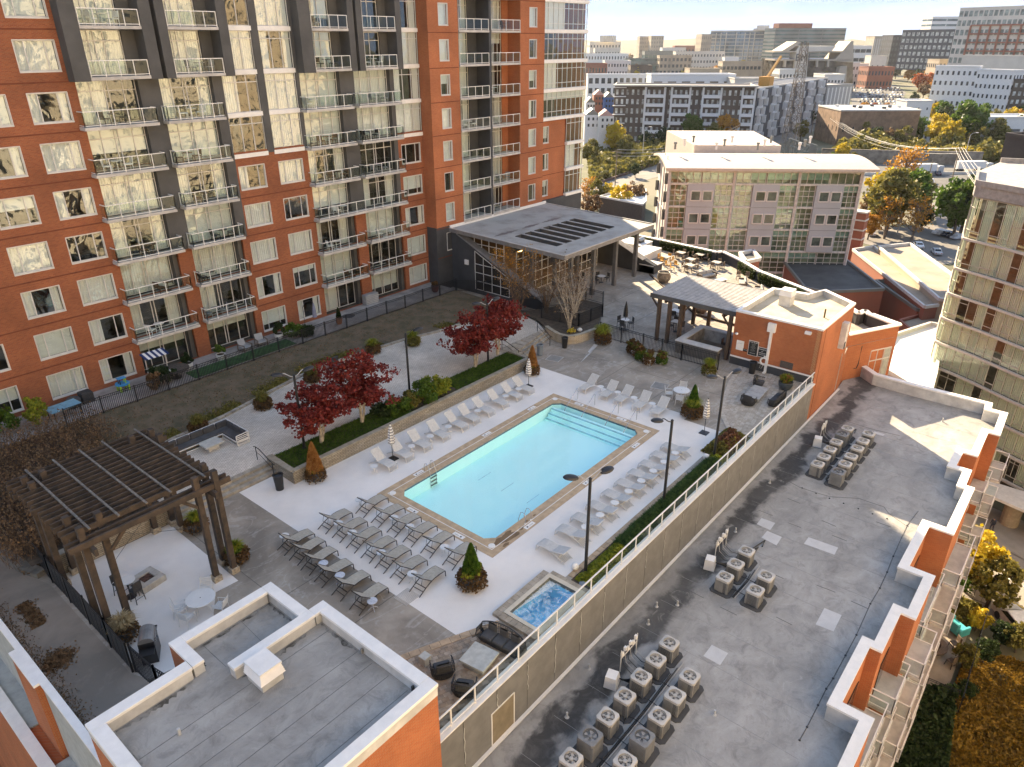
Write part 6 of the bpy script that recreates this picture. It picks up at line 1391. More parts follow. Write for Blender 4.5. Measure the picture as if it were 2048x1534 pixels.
# condensers on the low roof
acm = M('condenser_beige', (.52,.49,.44), .5, var=.06); acd = M('condenser_fin', (.09,.09,.09), .6, var=.3, scale=6, stretch=(1,1,12)); acg = M('condenser_grey', (.20,.20,.195), .5); padm = M('rubber_pad', (.07,.07,.07), .9)
def condenser(top, body, label, s=1.0, h=.92):
 t = thing('air_conditioner', label, 'air conditioner', (0,0,0)); w=.37*s; c=.10
 oct_ = [(-w+c,-w),(w-c,-w),(w,-w+c),(w,w-c),(w-c,w),(-w+c,w),(-w,w-c),(-w,-w+c)]
 MB().prism([(x*1.6,y*1.6) for x,y in oct_],0,.05).obj('pad', padm, t); b = MB(); b.prism(oct_,.08,h-.12); b.obj('coil_body', body, t)
 b = MB()
 for k in range(4):
  x,y = ((-w,-w),(w,-w),(w,w),(-w,w))[k]; b.box(x-.0 if x<0 else x-.12, y if y<0 else y-.12, .06, x+.12 if x<0 else x, y+.12 if y<0 else y, h-.1)
 b.box(-w*1.02,-w*.3,.06,-w+.02,w*.95,h-.1)
 for i in range(9):
  z=.14+i*(h-.3)/8
  for p,q_ in zip(oct_,oct_[1:]+oct_[:1]): b.beam((p[0]*1.015,p[1]*1.015,z),(q_[0]*1.015,q_[1]*1.015,z),.012,.014)
 b.obj('louvre_guard', top if body != acd else M('guard_dark',(.24,.23,.21),.5), t)
 b = MB(); n=24; out_=[]; inn_=[]
 for i in range(n):
  a = 6.2832*(i+.5)/n; cx_,cy_ = math.cos(a),math.sin(a); k = 1.07*w/max(abs(cx_),abs(cy_)); k = min(k, 1.07*w*1.27); out_.append((k*cx_,k*cy_)); inn_.append((w*.80*cx_,w*.80*cy_))
 for i in range(n):
  j=(i+1)%n; b.quad((*out_[i],h),(*out_[j],h),(*inn_[j],h+.03),(*inn_[i],h+.03)); b.quad((*out_[i],h-.13),(*out_[j],h-.13),(*out_[j],h),(*out_[i],h)); b.quad((*inn_[i],h+.03),(*inn_[j],h+.03),(*inn_[j],h-.16),(*inn_[i],h-.16))
 b.obj('top_shroud', top, t); MB().lathe([(w*.8,h-.16),(.01,h-.16)],n=20,cap=False).obj('well', acd, t)
 b = MB()
 for k in range(5):
  a=6.2832*k/5; b.add([(.05*math.cos(a),.05*math.sin(a),h-.08),(w*.68*math.cos(a-.28),w*.68*math.sin(a-.28),h-.10),(w*.72*math.cos(a+.1),w*.72*math.sin(a+.1),h-.07),(w*.66*math.cos(a+.42),w*.66*math.sin(a+.42),h-.05)],[(0,1,2,3)])
 b.obj('fan', acm if top == acm else slabc, t); MB().lathe([(.09,h-.08),(.09,h-.02),(.05,h)],n=12).obj('fan_hub', top, t)
 b = MB()
 for k in range(16): a=6.2832*k/16; b.beam((.09*math.cos(a),.09*math.sin(a),h+.035),(w*.8*math.cos(a),w*.8*math.sin(a),h+.03),.006,.006)
 for rr_ in (.35,.6):
  for k in range(20): a,c2=6.2832*k/20,6.2832*(k+1)/20; b.beam((w*rr_*math.cos(a),w*rr_*math.sin(a),h+.034),(w*rr_*math.cos(c2),w*rr_*math.sin(c2),h+.034),.006,.006)
 b.obj('fan_guard', top, t); return t
acA = condenser(acm, acd, 'x'); acB = condenser(acg, acg, 'x', 1.08, 1.02)
def acrow(pts, wd):
 for i,(x,y,k,l_) in enumerate(pts): put(acB if k else acA, x, y, R(rnd.choice([0,90,180])), l_, 'air conditioners '+wd, zr)
g1 = [(24.9,10.85),(23.6,10.85),(22.25,10.85),(20.85,10.85),(19.45,10.85),(18.1,10.85),(16.8,10.9),(23.7,9.15),(22.3,9.15),(20.9,9.15),(19.45,9.15),(18.1,9.15)]
acrow([(x,y,(i in (5,10)), f'{"dark grey" if i in (5,10) else "beige"} air conditioner, {nth(i if i < 7 else i-7, 12)} from the back in the {"left" if i < 7 else "right"} row of the nearest group') for i,(x,y) in enumerate(g1)],'in the nearest group')
g2 = [(33.95,10.85),(32.5,10.85),(31.1,10.85),(32.6,9.15),(31.15,9.15)]
acrow([(x,y,0,f'beige air conditioner, {nth(i if i < 3 else i-3,9)} from the back in the {"left" if i < 3 else "right"} row of the middle group') for i,(x,y) in enumerate(g2)],'in the middle group')
g3 = [(52.55,10.95),(51.25,10.95),(49.95,10.95),(48.6,10.95),(47.3,10.95),(46.05,10.95),(52.75,9.5),(51.35,9.5),(50.0,9.5),(48.55,9.5),(47.25,9.5),(45.75,9.5)]
acrow([(x,y,(i in (1,11)),f'{"dark topped" if i in (1,11) else "beige"} air conditioner, {nth(i if i < 6 else i-6,12)} from the back in the {"left" if i < 6 else "right"} row of the far group') for i,(x,y) in enumerate(g3)],'in the far group')
def pipework(x, y, n, wd):
 t = thing('meter_rack', f'white rack of electric disconnects with cables beside the {wd} air conditioners', 'equipment', (x,y,zr))
 for s in (0,1): MB().box(s*(.24*n)-.02,-.02,0,s*(.24*n)+.02,.02,1.35).obj('rack_post', cream, t)
 for z_ in (.85,1.15): MB().box(0,-.03,z_,.24*n,.0,z_+.05).obj('rack_bar', cream, t)
 for i in range(n): MB().box(.24*i+.03,-.06,.95+.18*(i%2),.24*i+.17,.06,1.15+.18*(i%2)).obj('switch_box', white, t); MB().tube([(.24*i+.1,0,.9),(.24*i+.1,-.1,.4),(.24*i+.2,-.5,.06),(.24*i+.4,-1.1-.1*i,.05)],.018,5).obj('conduit', slabc if i%2 else black, t)
 h = thing('pipe_hood', f'white sheet metal pipe hood near the {wd} air conditioners', 'equipment', (x-.85,y-.1,zr), R(15)); MB().add([(-.4,-.3,.05),(.4,-.3,.05),(.4,.3,.05),(-.4,.3,.05),(-.4,-.25,.75),(.15,-.25,.75),(.15,.25,.75),(-.4,.25,.75)],[(3,2,1,0),(4,5,6,7),(0,1,5,4),(1,2,6,5),(2,3,7,6),(3,0,4,7)]).obj('hood', white, h)
 c = thing('refrigerant_lines', f'black insulated pipes running between the {wd} air conditioners', 'pipes', (0,0,zr)); r=random.Random(n+int(x))
 for i in range(6): MB().tube([(x-.6,y-.3-.04*i,.3),(x-.3+.1*i,y-.9,.06),(x-1.0+.9*i-(2.2 if wd=='nearest' else 0),y-1.35-.05*i,.05),(x-2.2+1.0*i-(2.2 if wd=='nearest' else 0),y-1.5-.1*(i%3),.05)],.035,5).obj('pipe', black, c)
 x0,x1 = {'nearest':(17.5,25),'middle':(30.8,34.2),'far':(45.8,53)}[wd]
 for i in range(3): MB().tube([(x0,10.05+.07*i,.06),((x0+x1)/2,9.98+.07*i,.06),(x1-.5*i,10.05+.07*i,.06)],.025,5).obj('pipe', black if i else slabc, c)
 for k in range(int((x1-x0)/1.3)): MB().tube([(x0+.4+1.3*k,10.8,.12),(x0+.6+1.3*k,10.3,.06),(x0+.5+1.3*k,9.3,.1)],.02,5).obj('pipe', black, c)
pipework(22.6,12.15,6,'nearest'); pipework(33.2,12.35,6,'middle'); pipework(51.0,12.35,4,'far')
# unseen pale blocks added behind the viewer for warm bounce light and glazing reflections
wdk = M('far_window', (.05,.06,.07), .15, var=.3, scale=.3)
def grid_windows(mb, O, U, L_, z0, z1, nu, nv, fu=.6, fv=.6, out=.06, N_=None):
 """dark window panes set on a facade: O origin, U unit direction, N_ outward"""
 du = L_/nu; dv = (z1-z0)/nv
 for i in range(nu):
  for j in range(nv):
   a = O+U*(du*(i+.5-fu/2))+N_*out; c = O+U*(du*(i+.5+fu/2))+N_*out; za, zb2 = z0+dv*(j+.5-fv/2), z0+dv*(j+.5+fv/2)
   mb.quad((a.x,a.y,za),(c.x,c.y,za),(c.x,c.y,zb2),(a.x,a.y,zb2))
def far_building(name, label, cat, O, U, wid, dep, z0, z1, wall, win, nu, nv, fu=.6, fv=.55, roofc=None, side=True, grid=None, sm=None, thingo=None):
 """O front left corner on the ground plan, U unit vector to the right along the front"""
 O = Vector((O[0],O[1])); U = Vector((U[0],U[1])).normalized(); Nn = Vector((U.y,-U.x))     # outward = towards the viewer
 back = -Nn
 t = thing(name, label, cat, (O.x,O.y,z0))
 A,B_,C_,D_ = O, O+U*wid, O+U*wid+back*dep, O+back*dep
 rel = lambda mb: [setattr(mb,'v',[(x-O.x,y-O.y,z-z0) for x,y,z in mb.v])]
 b = MB(); b.prism([tuple(p) for p in (A,B_,C_,D_)], z0, z1); rel(b); b.obj('wall', wall, t)
 b = MB(); par = 1.0
 for p,q_ in ((A,B_),(B_,C_),(C_,D_),(D_,A)): b.beam((p.x,p.y,z1+.3),(q_.x,q_.y,z1+.3),.5,.7)
 rel(b); b.obj('parapet', roofc or wall, t)
 b = MB(); grid_windows(b, O, U, wid, z0, z1-.6, nu, nv, fu, fv, .08, Nn)
 if side:
  ns = max(2, int(nu*dep/wid)); grid_windows(b, D_, -(-(A-D_)).normalized() if False else (A-D_).normalized(), dep, z0, z1-.6, ns, nv, fu, fv, .08, -U)
  grid_windows(b, B_, (C_-B_).normalized(), dep, z0, z1-.6, ns, nv, fu, fv, .08, U)
 rel(b); b.obj('windows', win, t, kind='stuff')
 b = MB()
 if sm:      # storey bands
  for j in range(nv+1):
   z = z0+(z1-.6-z0)*j/nv; p, q_ = A+Nn*.2, B_+Nn*.2; b.beam((p.x,p.y,z),(q_.x,q_.y,z),.45,sm[1])
  rel(b); b.obj('storey_bands', sm[0], t, kind='stuff')
 return t
palew = M('pale_bounce_wall', (.72,.62,.49), .8, var=.08, scale=.2); warmw = M('warm_bounce_wall', (.68,.54,.39), .8, var=.08, scale=.2); whitew = M('white_bounce_wall', (.78,.71,.60), .8, var=.05)  # wall tones of the added blocks, warmed for their bounce light
for i,(x,wd_,y,zt_,mt) in enumerate(((-75,32,-30,44,palew),(-42,29,-34,36,whitew),(-12,32,-28,52,palew),(21,27,-33,34,whitew),(49,32,-30,46,palew),(82,30,-44,38,warmw),(-110,34,-40,50,warmw))):
 far_building('added_bounce_block', f'{["pale","white","pale tall","white low","pale grey","tan","tall tan"][i]} unseen block added behind the viewer for warm bounce light and glazing reflections', 'building', (x+wd_,y), (-1,0), wd_, 18, -25, zt_, mt, wdk, 8, int((zt_+25)/3.6), .38,.42, side=False)
# plants
bark = M('bark_pale', (.42,.36,.28), .9, var=.25, scale=6, bump=.4); barkd = M('bark_dark', (.10,.075,.055), .9, var=.3, scale=5, bump=.5); twig = M('twig_brown', (.13,.085,.055), .9, var=.3, scale=3)
maple = leaf_mat('maple_leaf', (.10,.012,.012), (.30,.045,.03), 1.3, .3, c3=(.40,.12,.045))
grn = leaf_mat('green_leaf', (.04,.085,.012), (.13,.21,.03), 2.5); grn2 = leaf_mat('yellow_green_leaf', (.12,.17,.02), (.36,.36,.04), 2.5); jun = leaf_mat('juniper_leaf', (.025,.06,.018), (.09,.16,.04), 2.5)
dkg = leaf_mat('dark_green_leaf', (.015,.03,.01), (.05,.08,.025), 1.5); rustl = leaf_mat('rust_leaf', (.20,.07,.02), (.45,.20,.06), 2.5); orl = leaf_mat('orange_leaf', (.34,.14,.02), (.62,.32,.05), 1.5); yel = leaf_mat('yellow_leaf', (.42,.30,.03), (.68,.52,.06), 1.2)
brl = leaf_mat('brown_leaf', (.11,.068,.035), (.32,.20,.11), 3); grassm = leaf_mat('lawn_grass', (.035,.085,.012), (.12,.20,.03), 1.2); redor = leaf_mat('red_orange_leaf',(.30,.05,.02),(.55,.18,.05),1.2); olive = leaf_mat('olive_leaf',(.10,.095,.025),(.28,.24,.06),1.2)
conm = leaf_mat('conifer_leaf',(.03,.09,.012),(.12,.22,.03),5); conor = leaf_mat('rusty_conifer_leaf',(.30,.12,.03),(.58,.30,.10),5)
def branches(mb, base, h, r0, n, spread, seed, lean=.1, rise=.5, sub=4, segs=4, start=.3):
 r = random.Random(seed); tips = []
 tr = [Vector(base)+Vector((lean*h*math.sin(seed)*k/5, lean*h*math.cos(seed)*k/5, h*k/5)) for k in range(6)]
 mb.tube(tr, [r0*(1-.14*k) for k in range(6)], 7)
 for i in range(n):
  f = start+(1-start)*(i+.5)/n; p = tr[0].lerp(tr[-1], f); a = 2.4*i+r.random(); L_ = spread*(r.uniform(.7,1.1))*(1.15-.5*f); pts=[p]
  d = Vector((math.cos(a),math.sin(a),rise*r.uniform(.6,1.6))).normalized()
  for k in range(segs): pts.append(pts[-1]+d*L_/segs); d = (d+Vector((r.gauss(0,.18),r.gauss(0,.18),r.gauss(.05,.15)))).normalized()
  mb.tube(pts, [r0*.42*(1-.2*k) for k in range(len(pts))], 4, False); tips.append(pts[-1])
  for s in range(sub):
   q = pts[1+r.randrange(segs)]; d2 = (d+Vector((r.gauss(0,.6),r.gauss(0,.6),r.gauss(.1,.35)))).normalized(); l2 = L_*r.uniform(.25,.5); e = [q, q+d2*l2*.5+Vector((0,0,r.gauss(0,.05))), q+d2*l2]; mb.tube(e, [r0*.16,r0*.1,r0*.05], 3, False); tips.append(e[-1])
 return tips
def crown(mb, c, rx, ry, rz, nc, nl, ls, seed, tips=None, cr_=.34, flat=.7, low=-.55):
 """leaf clumps spread through an uneven crown"""
 r = random.Random(seed); c = Vector(c); cl = []
 for i in range(nc):
  for _ in range(20):
   v = Vector((r.gauss(0,1),r.gauss(0,1),r.gauss(0,1))).normalized();
   if v.z > low: break
  k = r.uniform(.55,1.0) * (1+.22*noise.noise(v*1.7+Vector((seed,0,0))))
  cl.append((c+Vector((v.x*rx*k, v.y*ry*k, v.z*rz*k)), min(rx,ry)*cr_*r.uniform(.6,1.25)))
 if tips: cl += [(t_, min(rx,ry)*cr_*r.uniform(.5,.9)) for t_ in tips]
 m_ = nl//len(cl)
 for p,rr in cl:
  for k in range(m_):
   v = Vector((r.gauss(0,1),r.gauss(0,1),r.gauss(0,1))).normalized()*rr*(r.random()**.45); v.z *= flat; mb.leaf(p+v, r, ls*r.uniform(.6,1.3))
def tree_thing(name, label, loc, group=None): return thing(name, label, 'tree', loc, 0, group)
for i,(x,y,h,rx,rz,lab) in enumerate(((23.0,35.1,3.6,2.25,1.55,'wide dark red maple farthest left on the grass strip'),(26.4,35.2,4.3,2.75,1.95,'tallest dark red maple second from the left on the grass strip'),(38.0,35.4,4.0,2.7,1.7,'dark red maple left of the lamp at the far end of the grass strip'),(41.0,35.7,4.2,2.6,1.65,'dark red maple farthest right at the end of the grass strip'))):
 t = tree_thing('red_maple', lab, (x,y,.7)); b = MB()
 tips = branches(b, (0,0,0), h*.55, .12, 9, rx*.62, 3+i, .06, .7, 5, start=.35); b.tube([(.05,0,0),(.35,.1,.7),(.7,.3,h*.6)],[.09,.07,.04],6); b.obj('trunk', bark, t)
 b = MB(); crown(b, (0,0,h*.72), rx, rx*.92, rz, 44, 7000, .13, 10+i, [v for v in tips if v.z > h*.3], .27, .55, -.5); b.obj('crown', maple, t)
b = MB(); r_ = random.Random(4)
for i in range(30000):
 x = r_.uniform(20.0,41.8); y0 = 33.62-.0137*(x-20); y = r_.uniform(y0, 36.0-.027*(x-20))
 if 29.6 < x < 34.2 and r_.random() < .93: continue
 a = r_.random()*6.283; w_ = .03; hh = r_.uniform(.05,.16); dx,dy = math.cos(a)*w_, math.sin(a)*w_; lx,ly = r_.gauss(0,.05), r_.gauss(0,.05); b.add([(x-dx,y-dy,.71),(x+dx,y+dy,.71),(x+lx,y+ly,.71+hh)],[(0,1,2)])
b.obj('lawn_grass', grassm, None, label='short green grass filling the long planter under the red maples', category='grass', kind='stuff')
def shrub(x,y,z,r0,h,mt,label,n=2600,ls=.10,seed=1,name='shrub',cat='shrub',sx=1,stems=True,group=None):
 t = thing(name, label, cat, (x,y,z), 0, group); b = MB()
 if stems: branches(b,(0,0,0),h*.6,.035,6,r0*.6,seed,.1,.9,2,start=.1); b.obj('stems', twig, t)
 b = MB(); crown(b,(0,0,h*.5),r0*sx,r0,h*.55,26,n,ls,seed,None,.34,.9,-.6); b.obj('foliage', mt, t); return t
for i,(x,y,rr,h,sd,mt,lb) in enumerate(((31.2,34.2,1.1,1.5,1,grn,'rounded light green shrub, left part of the pair in the planter middle'),(32.6,34.4,1.0,1.3,2,grn2,'yellow green shrub, right part of the pair in the planter middle'),(30.2,34.6,.8,.9,3,olive,'low yellowing shrub in front of the light green pair'),(28.9,34.4,.9,.95,4,grn,'green shrub at the foot of the lamp on the grass strip'),(28.0,34.9,.7,.8,5,dkg,'small dark shrub under the tallest red maple'))): shrub(x,y,.7,rr,h,mt,lb,3000,.11,sd)
b = MB(); r_ = random.Random(6)
for i in range(26000):
 x = r_.uniform(27.0,37.7); y = r_.uniform(14.5,15.5); top = .55*(1-((y-14.95)/.62)**2)+.12*noise.noise(Vector((x*1.3,y*2,0))); z = r_.uniform(.0,max(.08,top)); p = Vector((x,y,z)); d = Vector((r_.gauss(0,.6),r_.gauss(.15,.6),r_.uniform(.2,1))).normalized()*r_.uniform(.12,.26); s = d.orthogonal().normalized()*.02; b.add([p-s,p+s,p+d],[(0,1,2)])
b.obj('juniper_hedge', jun, None, label='long spiky dark green juniper hedge against the railing wall', category='hedge', kind='stuff')
def mound(x0,x1,y0,y1,h,mt,n,name,label,seed,z=0,ls=.08):
 b = MB(); r = random.Random(seed)
 for i in range(n):
  x=r.uniform(x0,x1); y=r.uniform(y0,y1); u_=min(x-x0,x1-x,y-y0,y1-y)/.5; zz = r.uniform(0,h*min(1,max(.15,u_))*(1+.4*noise.noise(Vector((x*1.5,y*1.5,seed))))); b.leaf(Vector((x,y,z+zz)),r,ls*r.uniform(.6,1.3))
 b.obj(name, mt, None, label=label, category='ground cover', kind='stuff')
mound(23.4,27.2,14.45,15.5,.38,grn2,6500,'yellow_ground_cover','bright yellow green low shrubs between hot tub and juniper hedge',1)
mound(37.2,38.9,14.5,15.6,.4,grn2,2500,'yellow_ground_cover','yellow green low shrubs at the far end of the juniper hedge',2)
mound(38.6,42.2,14.5,16.3,.7,olive,4500,'dry_shrub_bed','mixed brown and green shrub bed beside the far lounge paving',3,ls=.1); mound(39.2,41.5,14.6,16.0,1.0,leaf_mat('reddish_leaf',(.10,.045,.03),(.24,.11,.06),2),4500,'brown_shrubs','reddish brown dead looking shrubs beside the far lounge',4,ls=.09)
b = MB(); b.add([(23.1,14.45,.006),(42.4,14.45,.006),(42.4,15.2,.006),(41.5,15.93,.006),(41,15.62,.006),(23.1,15.62,.006)],[(0,1,2,3,4,5)]); struct('hedge_bed_soil', b, soil)
t = thing('up_light','small grey round ground light beside the hot tub','light',(23.35,15.0,.02)); MB().lathe([(.16,0),(.17,.05),(.12,.07)],n=14).obj('housing', M('blue_grey_bin',(.2,.2,.2)), t)
b = MB(); r_ = random.Random(8); bl_ = MB()
def bankz(x,y): return .95-.2*(y-35.7)/14 if x < 13 else dz(x,y)
for i in range(8000):
 x = r_.uniform(5.6,15.6); y = r_.uniform(36.2,49.6)
 if x > 12.9 and y < 44.5+.4*(x-13): continue
 if x > 13.0 and r_.random() < (x-13)/2.8: continue
 h = r_.uniform(.5,1.9)*(1 if x < 12.5 else .7); p = Vector((x,y,bankz(x,y))); d = Vector((r_.gauss(0,.35),r_.gauss(0,.35),1)).normalized(); q = p+d*h*.6; e = q+(d+Vector((r_.gauss(0,.4),r_.gauss(0,.4),0))).normalized()*h*.5; s = Vector((r_.gauss(0,1),r_.gauss(0,1),0)).normalized()*.012
 b.add([p-s,p+s,q+s*.7,q-s*.7,e],[(0,1,2,3),(3,2,4)])
 for k in range(2): bl_.leaf(q.lerp(e,r_.random())+Vector((r_.gauss(0,.1),r_.gauss(0,.1),r_.gauss(0,.1))),r_,.085)
b.f += [tuple(i_+len(b.v) for i_ in f) for f in bl_.f]; b.v += bl_.v; b.m = [0]*(len(b.f)-len(bl_.f))+[1]*len(bl_.f)
b.obj('brush_thicket', [twig, brl], None, label='dense brown thicket of twiggy brush filling the bank behind the timber pergola', category='brush', kind='stuff')
b = MB(); r_ = random.Random(12)
for i in range(5200):
 x = r_.uniform(14,51); y = r_.uniform(ylow(x)+.1,50)
 if noise.noise(Vector((x*.35,y*.5,5))) < -.1 and r_.random() < .6: continue
 b.leaf(Vector((x,y,dz(x,y)+.02)),r_,.06)
for i in range(2600):
 if i%2: x = 5.35+r_.gauss(0,.16); y = 33.5+1.1*r_.uniform(-1,1)
 else: x = 5.05+r_.gauss(0,.3); y = 29.6+r_.gauss(0,.3)
 b.leaf(Vector((x,y,.02+.05*r_.random())),r_,.07)
for i in range(1500): b.leaf(Vector((4.35+abs(r_.gauss(0,.25)),r_.uniform(21.6,40),.02)),r_,.05)
for i in range(1500):
 x_ = r_.uniform(6.1,7.3); b.leaf(Vector((x_,r_.uniform(36.4,46),.24)),r_,.07)
b.obj('leaf_litter', brl, None, label='scattered brown fallen leaves on the bare slope and the alley', category='fallen leaves', kind='stuff')
b = MB()
for i in range(15000):
 x = r_.uniform(13.5,48); u_ = abs(r_.gauss(0,.55)); y = ylow(x)+.15+u_;
 if noise.noise(Vector((x*.45,2,9))) < -.12+.3*(x > 34): continue
 b.leaf(Vector((x,y,dz(x,y)+r_.uniform(0,.14))),r_,.08)
b.obj('weed_strip', olive, None, label='ragged green weeds along the kerb of the bare slope', category='weeds', kind='stuff')
for i,(x,y,h,w_,lb) in enumerate(((49.6,34.6,4.6,1.9,'vase shaped bare shrub tree left in the mulch bed'),(52.3,35.9,5.0,2.2,'vase shaped bare shrub tree right in the mulch bed'),(49.3,40.2,5.0,2.0,'bare shrub tree with rusty leaves in front of the clubroom glazing'),(51.4,42.4,5.2,2.3,'tall bare shrub with orange leaves against the charcoal wall'),(51.7,38.8,4.6,2.0,'dense bare shrub tree between the fence and the canopy post'),(53.5,37.2,4.4,1.8,'bare shrub tree nearest the canopy corner'))):
 t = tree_thing('bare_shrub_tree', lb, (x,y,.6)); b = MB(); r = random.Random(40+i); tips=[]
 for k in range(12):
  a = 6.283*k/12+r.random()*.4; sp = w_*r.uniform(.5,1); pts=[Vector((.08*math.cos(a),.08*math.sin(a),0))]
  for s in range(1,6): f=s/5; pts.append(Vector((sp*f**1.3*math.cos(a+.2*f),sp*f**1.3*math.sin(a+.2*f),h*f*r.uniform(.92,1.02)*.95)))
  b.tube(pts,[.05,.04,.03,.02,.014,.008],4,False)
  for s in range(16):
   q = pts[2+r.randrange(4)]; d = Vector((math.cos(a)*.5+r.gauss(0,.5),math.sin(a)*.5+r.gauss(0,.5),r.uniform(.3,1.2))).normalized(); e=q+d*r.uniform(.4,1.1); b.tube([q,q.lerp(e,.5)+Vector((r.gauss(0,.05),r.gauss(0,.05),0)),e],[.012,.008,.004],3,False); tips.append(e)
 b.obj('trunk', bark if i < 2 else twig, t); b = MB();
 for e in tips:
  for _ in range(5 if i == 3 else (3 if i > 1 else 1)): b.leaf(e+Vector((r.gauss(0,.15),r.gauss(0,.15),r.gauss(0,.15))),r,.09)
 b.obj('crown', orl if i == 3 else brl, t)
b = MB();
for k in range(60): b.leaf(Vector((49.0+r_.gauss(0,.2),33.95+r_.gauss(0,.15),.8+r_.random()*.2)),r_,.14)
b.obj('yellow_shrub', yel, None, label='small bright yellow plant in the mulch bed', category='plant');
t = thing('rock','white round rock on the mulch of the curved planter','rock',(49.9,33.7,.66)); MB().lathe([(.2,0),(.24,.1),(.15,.22),(.02,.27)],n=9).obj('stone', cream, t)
potm = M('dark_glazed_pot', (.055,.065,.075), .35, var=.3, scale=3); potw = M('pale_pot', (.62,.63,.62), .6)
def pot(x,y,z,r,h,mt,label,plant,seed=1,square=False):
 """plant: list of (kind, material, size)"""
 t = thing('potted_plant', label, 'potted plant', (x,y,z)); R_ = random.Random(seed)
 if square: MB().add([(-r*.7,-r*.7,0),(r*.7,-r*.7,0),(r*.7,r*.7,0),(-r*.7,r*.7,0),(-r,-r,h),(r,-r,h),(r,r,h),(-r,r,h)],[(3,2,1,0),(4,5,6,7),(0,1,5,4),(1,2,6,5),(2,3,7,6),(3,0,4,7)]).obj('pot', mt, t)
 else: MB().lathe([(r*.62,0),(r*.82,h*.2),(r*.97,h*.6),(r*.92,h*.9),(r,h),(r*.86,h),(r*.8,h*.85)],n=22,cap=False).obj('pot', mt, t, smooth=True); MB().lathe([(r*.84,h*.88),(.01,h*.9)],n=16,cap=False).obj('soil', soil, t)
 for kind,m_,s in plant:
  b = MB()
  if kind == 'cone':
   for k in range(int(3600*s)):
    f = R_.random()**.8; zz = h+1.75*s*f; rr = .42*s*(1-f)**.75*(.85+.3*R_.random()); a = R_.random()*6.283; p=Vector((rr*math.cos(a),rr*math.sin(a),zz)); d=Vector((math.cos(a)*.35,math.sin(a)*.35,1)).normalized()*.13; q=d.orthogonal().normalized(); q=Matrix.Rotation(R_.random()*6.28,3,d.normalized())@q; q*=.03; b.add([p-q,p+q,p+d],[(0,1,2)])
   b.obj('conifer', m_, t); MB().lathe([(.3*s,h),(.26*s,h+.5*s),(.02,h+1.6*s)],n=10).obj('conifer_core', dkg if m_ is conm else rustl, t)
  elif kind == 'tuft':
   for k in range(int(420*s)):
    a=R_.random()*6.283; o=R_.random()*.3*r; p=Vector((o*math.cos(a),o*math.sin(a),h*.9)); l_=R_.uniform(.5,1.0)*s; sp=R_.uniform(.15,.75)*s; e1=p+Vector((sp*.45*math.cos(a),sp*.45*math.sin(a),l_*.75)); e2=p+Vector((sp*math.cos(a),sp*math.sin(a),l_*(.95-.5*sp))); q=Vector((-math.sin(a),math.cos(a),0))*.014; b.add([p-q,p+q,e1+q,e1-q,e2],[(0,1,2,3),(3,2,4)])
   b.obj('grass_tuft', m_, t)
  elif kind == 'trail':
   for k in range(int(900*s)):
    a=R_.random()*6.283; f=R_.random(); rr=r*(.7+.45*math.sin(min(1,f*1.6)*1.57))+R_.gauss(0,.05); b.leaf(Vector((rr*math.cos(a),rr*math.sin(a),h*(1.12-.95*f*f)+R_.gauss(0,.04))),R_,.085)
   b.obj('trailing_leaves', m_, t)
  else:
   crown(b,(0,0,h+.28*s),r*1.0*max(s,.8),r*1.0*max(s,.8),.42*s,16,int(1100*s),.10,seed,None,.36,.9,-.4); b.obj('foliage', m_, t)
 return t
redmix = leaf_mat('red_brown_leaf',(.07,.045,.02),(.22,.12,.05),6,c3=(.20,.24,.05))
pot(19.85,19.1,.005,.58,.72,potm,'big dark pot with green conifer and trailing flowers at the front pool corner',[('cone',conm,1.0),('bush',grn2,.8),('trail',redmix,1.2),('bush',redmix,.7)],2)
pot(42.65,19.0,.005,.62,.72,potm,'big dark pot with green conifer and yellow grass beside the round white table',[('cone',conm,.95),('tuft',grn2,1.1),('trail',redmix,1.3)],3)
pot(20.75,32.75,.005,.5,.6,potm,'dark pot with rust coloured conifer by the west stairs planter corner',[('cone',conor,1.1),('trail',redmix,.8),('bush',grn2,.4)],4)
pot(41.1,32.15,.005,.5,.6,potm,'dark pot with rust coloured conifer at the far planter end',[('cone',conor,1.0),('trail',redmix,.9),('bush',grn2,.4)],5)
g_ = G(480,1130); pot(13.55,29.6,.0,.5,.6,potm,'dark pot of green grass beside the right pergola posts',[('tuft',grn2,.8),('trail',redmix,1.0),('bush',grn,.6)],6)
pot(13.6,33.6,.0,.5,.6,potm,'dark pot of yellow grass behind the pergola under the stone wall',[('tuft',grn2,.8),('trail',redmix,.6)],7)
pot(7.5,28.6,.0,.5,.6,potm,'dark pot with dry ornamental grass beside the barbecue',[('tuft',leaf_mat('dry_grass',(.30,.22,.10),(.60,.50,.32),3),1.0),('trail',redmix,.5)],8)
pot(50.15,31.4,0,.6,.75,potm,'large dark pot of green grass between curved planter and fence',[('tuft',grn2,1.4),('bush',redmix,1.0),('trail',redmix,1.2)],9)
for i,(x,y) in enumerate(((49.55,27.6),(49.0,26.9),(48.75,26.0),(49.45,25.2),(49.9,28.3))): pot(x,y,0,.36,.5,potw,['white square pot, second from the fence gate end','small white pot between the two square ones','white square pot nearest the pool','pot with bronze trailing plants at the right of the fence group','pot with red brown flowers at the left of the fence group'][i],[('bush',redmix,1.1),('bush',grn,.9),('tuft',grn2,.8),('trail',grn if i%2 else redmix,1.0)],20+i,square=(i in (0,2)))
pot(50.0,21.3,0,.45,.6,potw,'tall pale pot of grass beside the bath house lamp',[('tuft',grn2,1.0),('trail',olive,1.0),('bush',redmix,.6)],30); pot(51.2,15.6,.02,.55,.6,potm,'round black bowl of orange and green plants on the far lounge by the wall',[('tuft',grn2,.8),('bush',rustl,.7),('bush',grn,.6)],31)
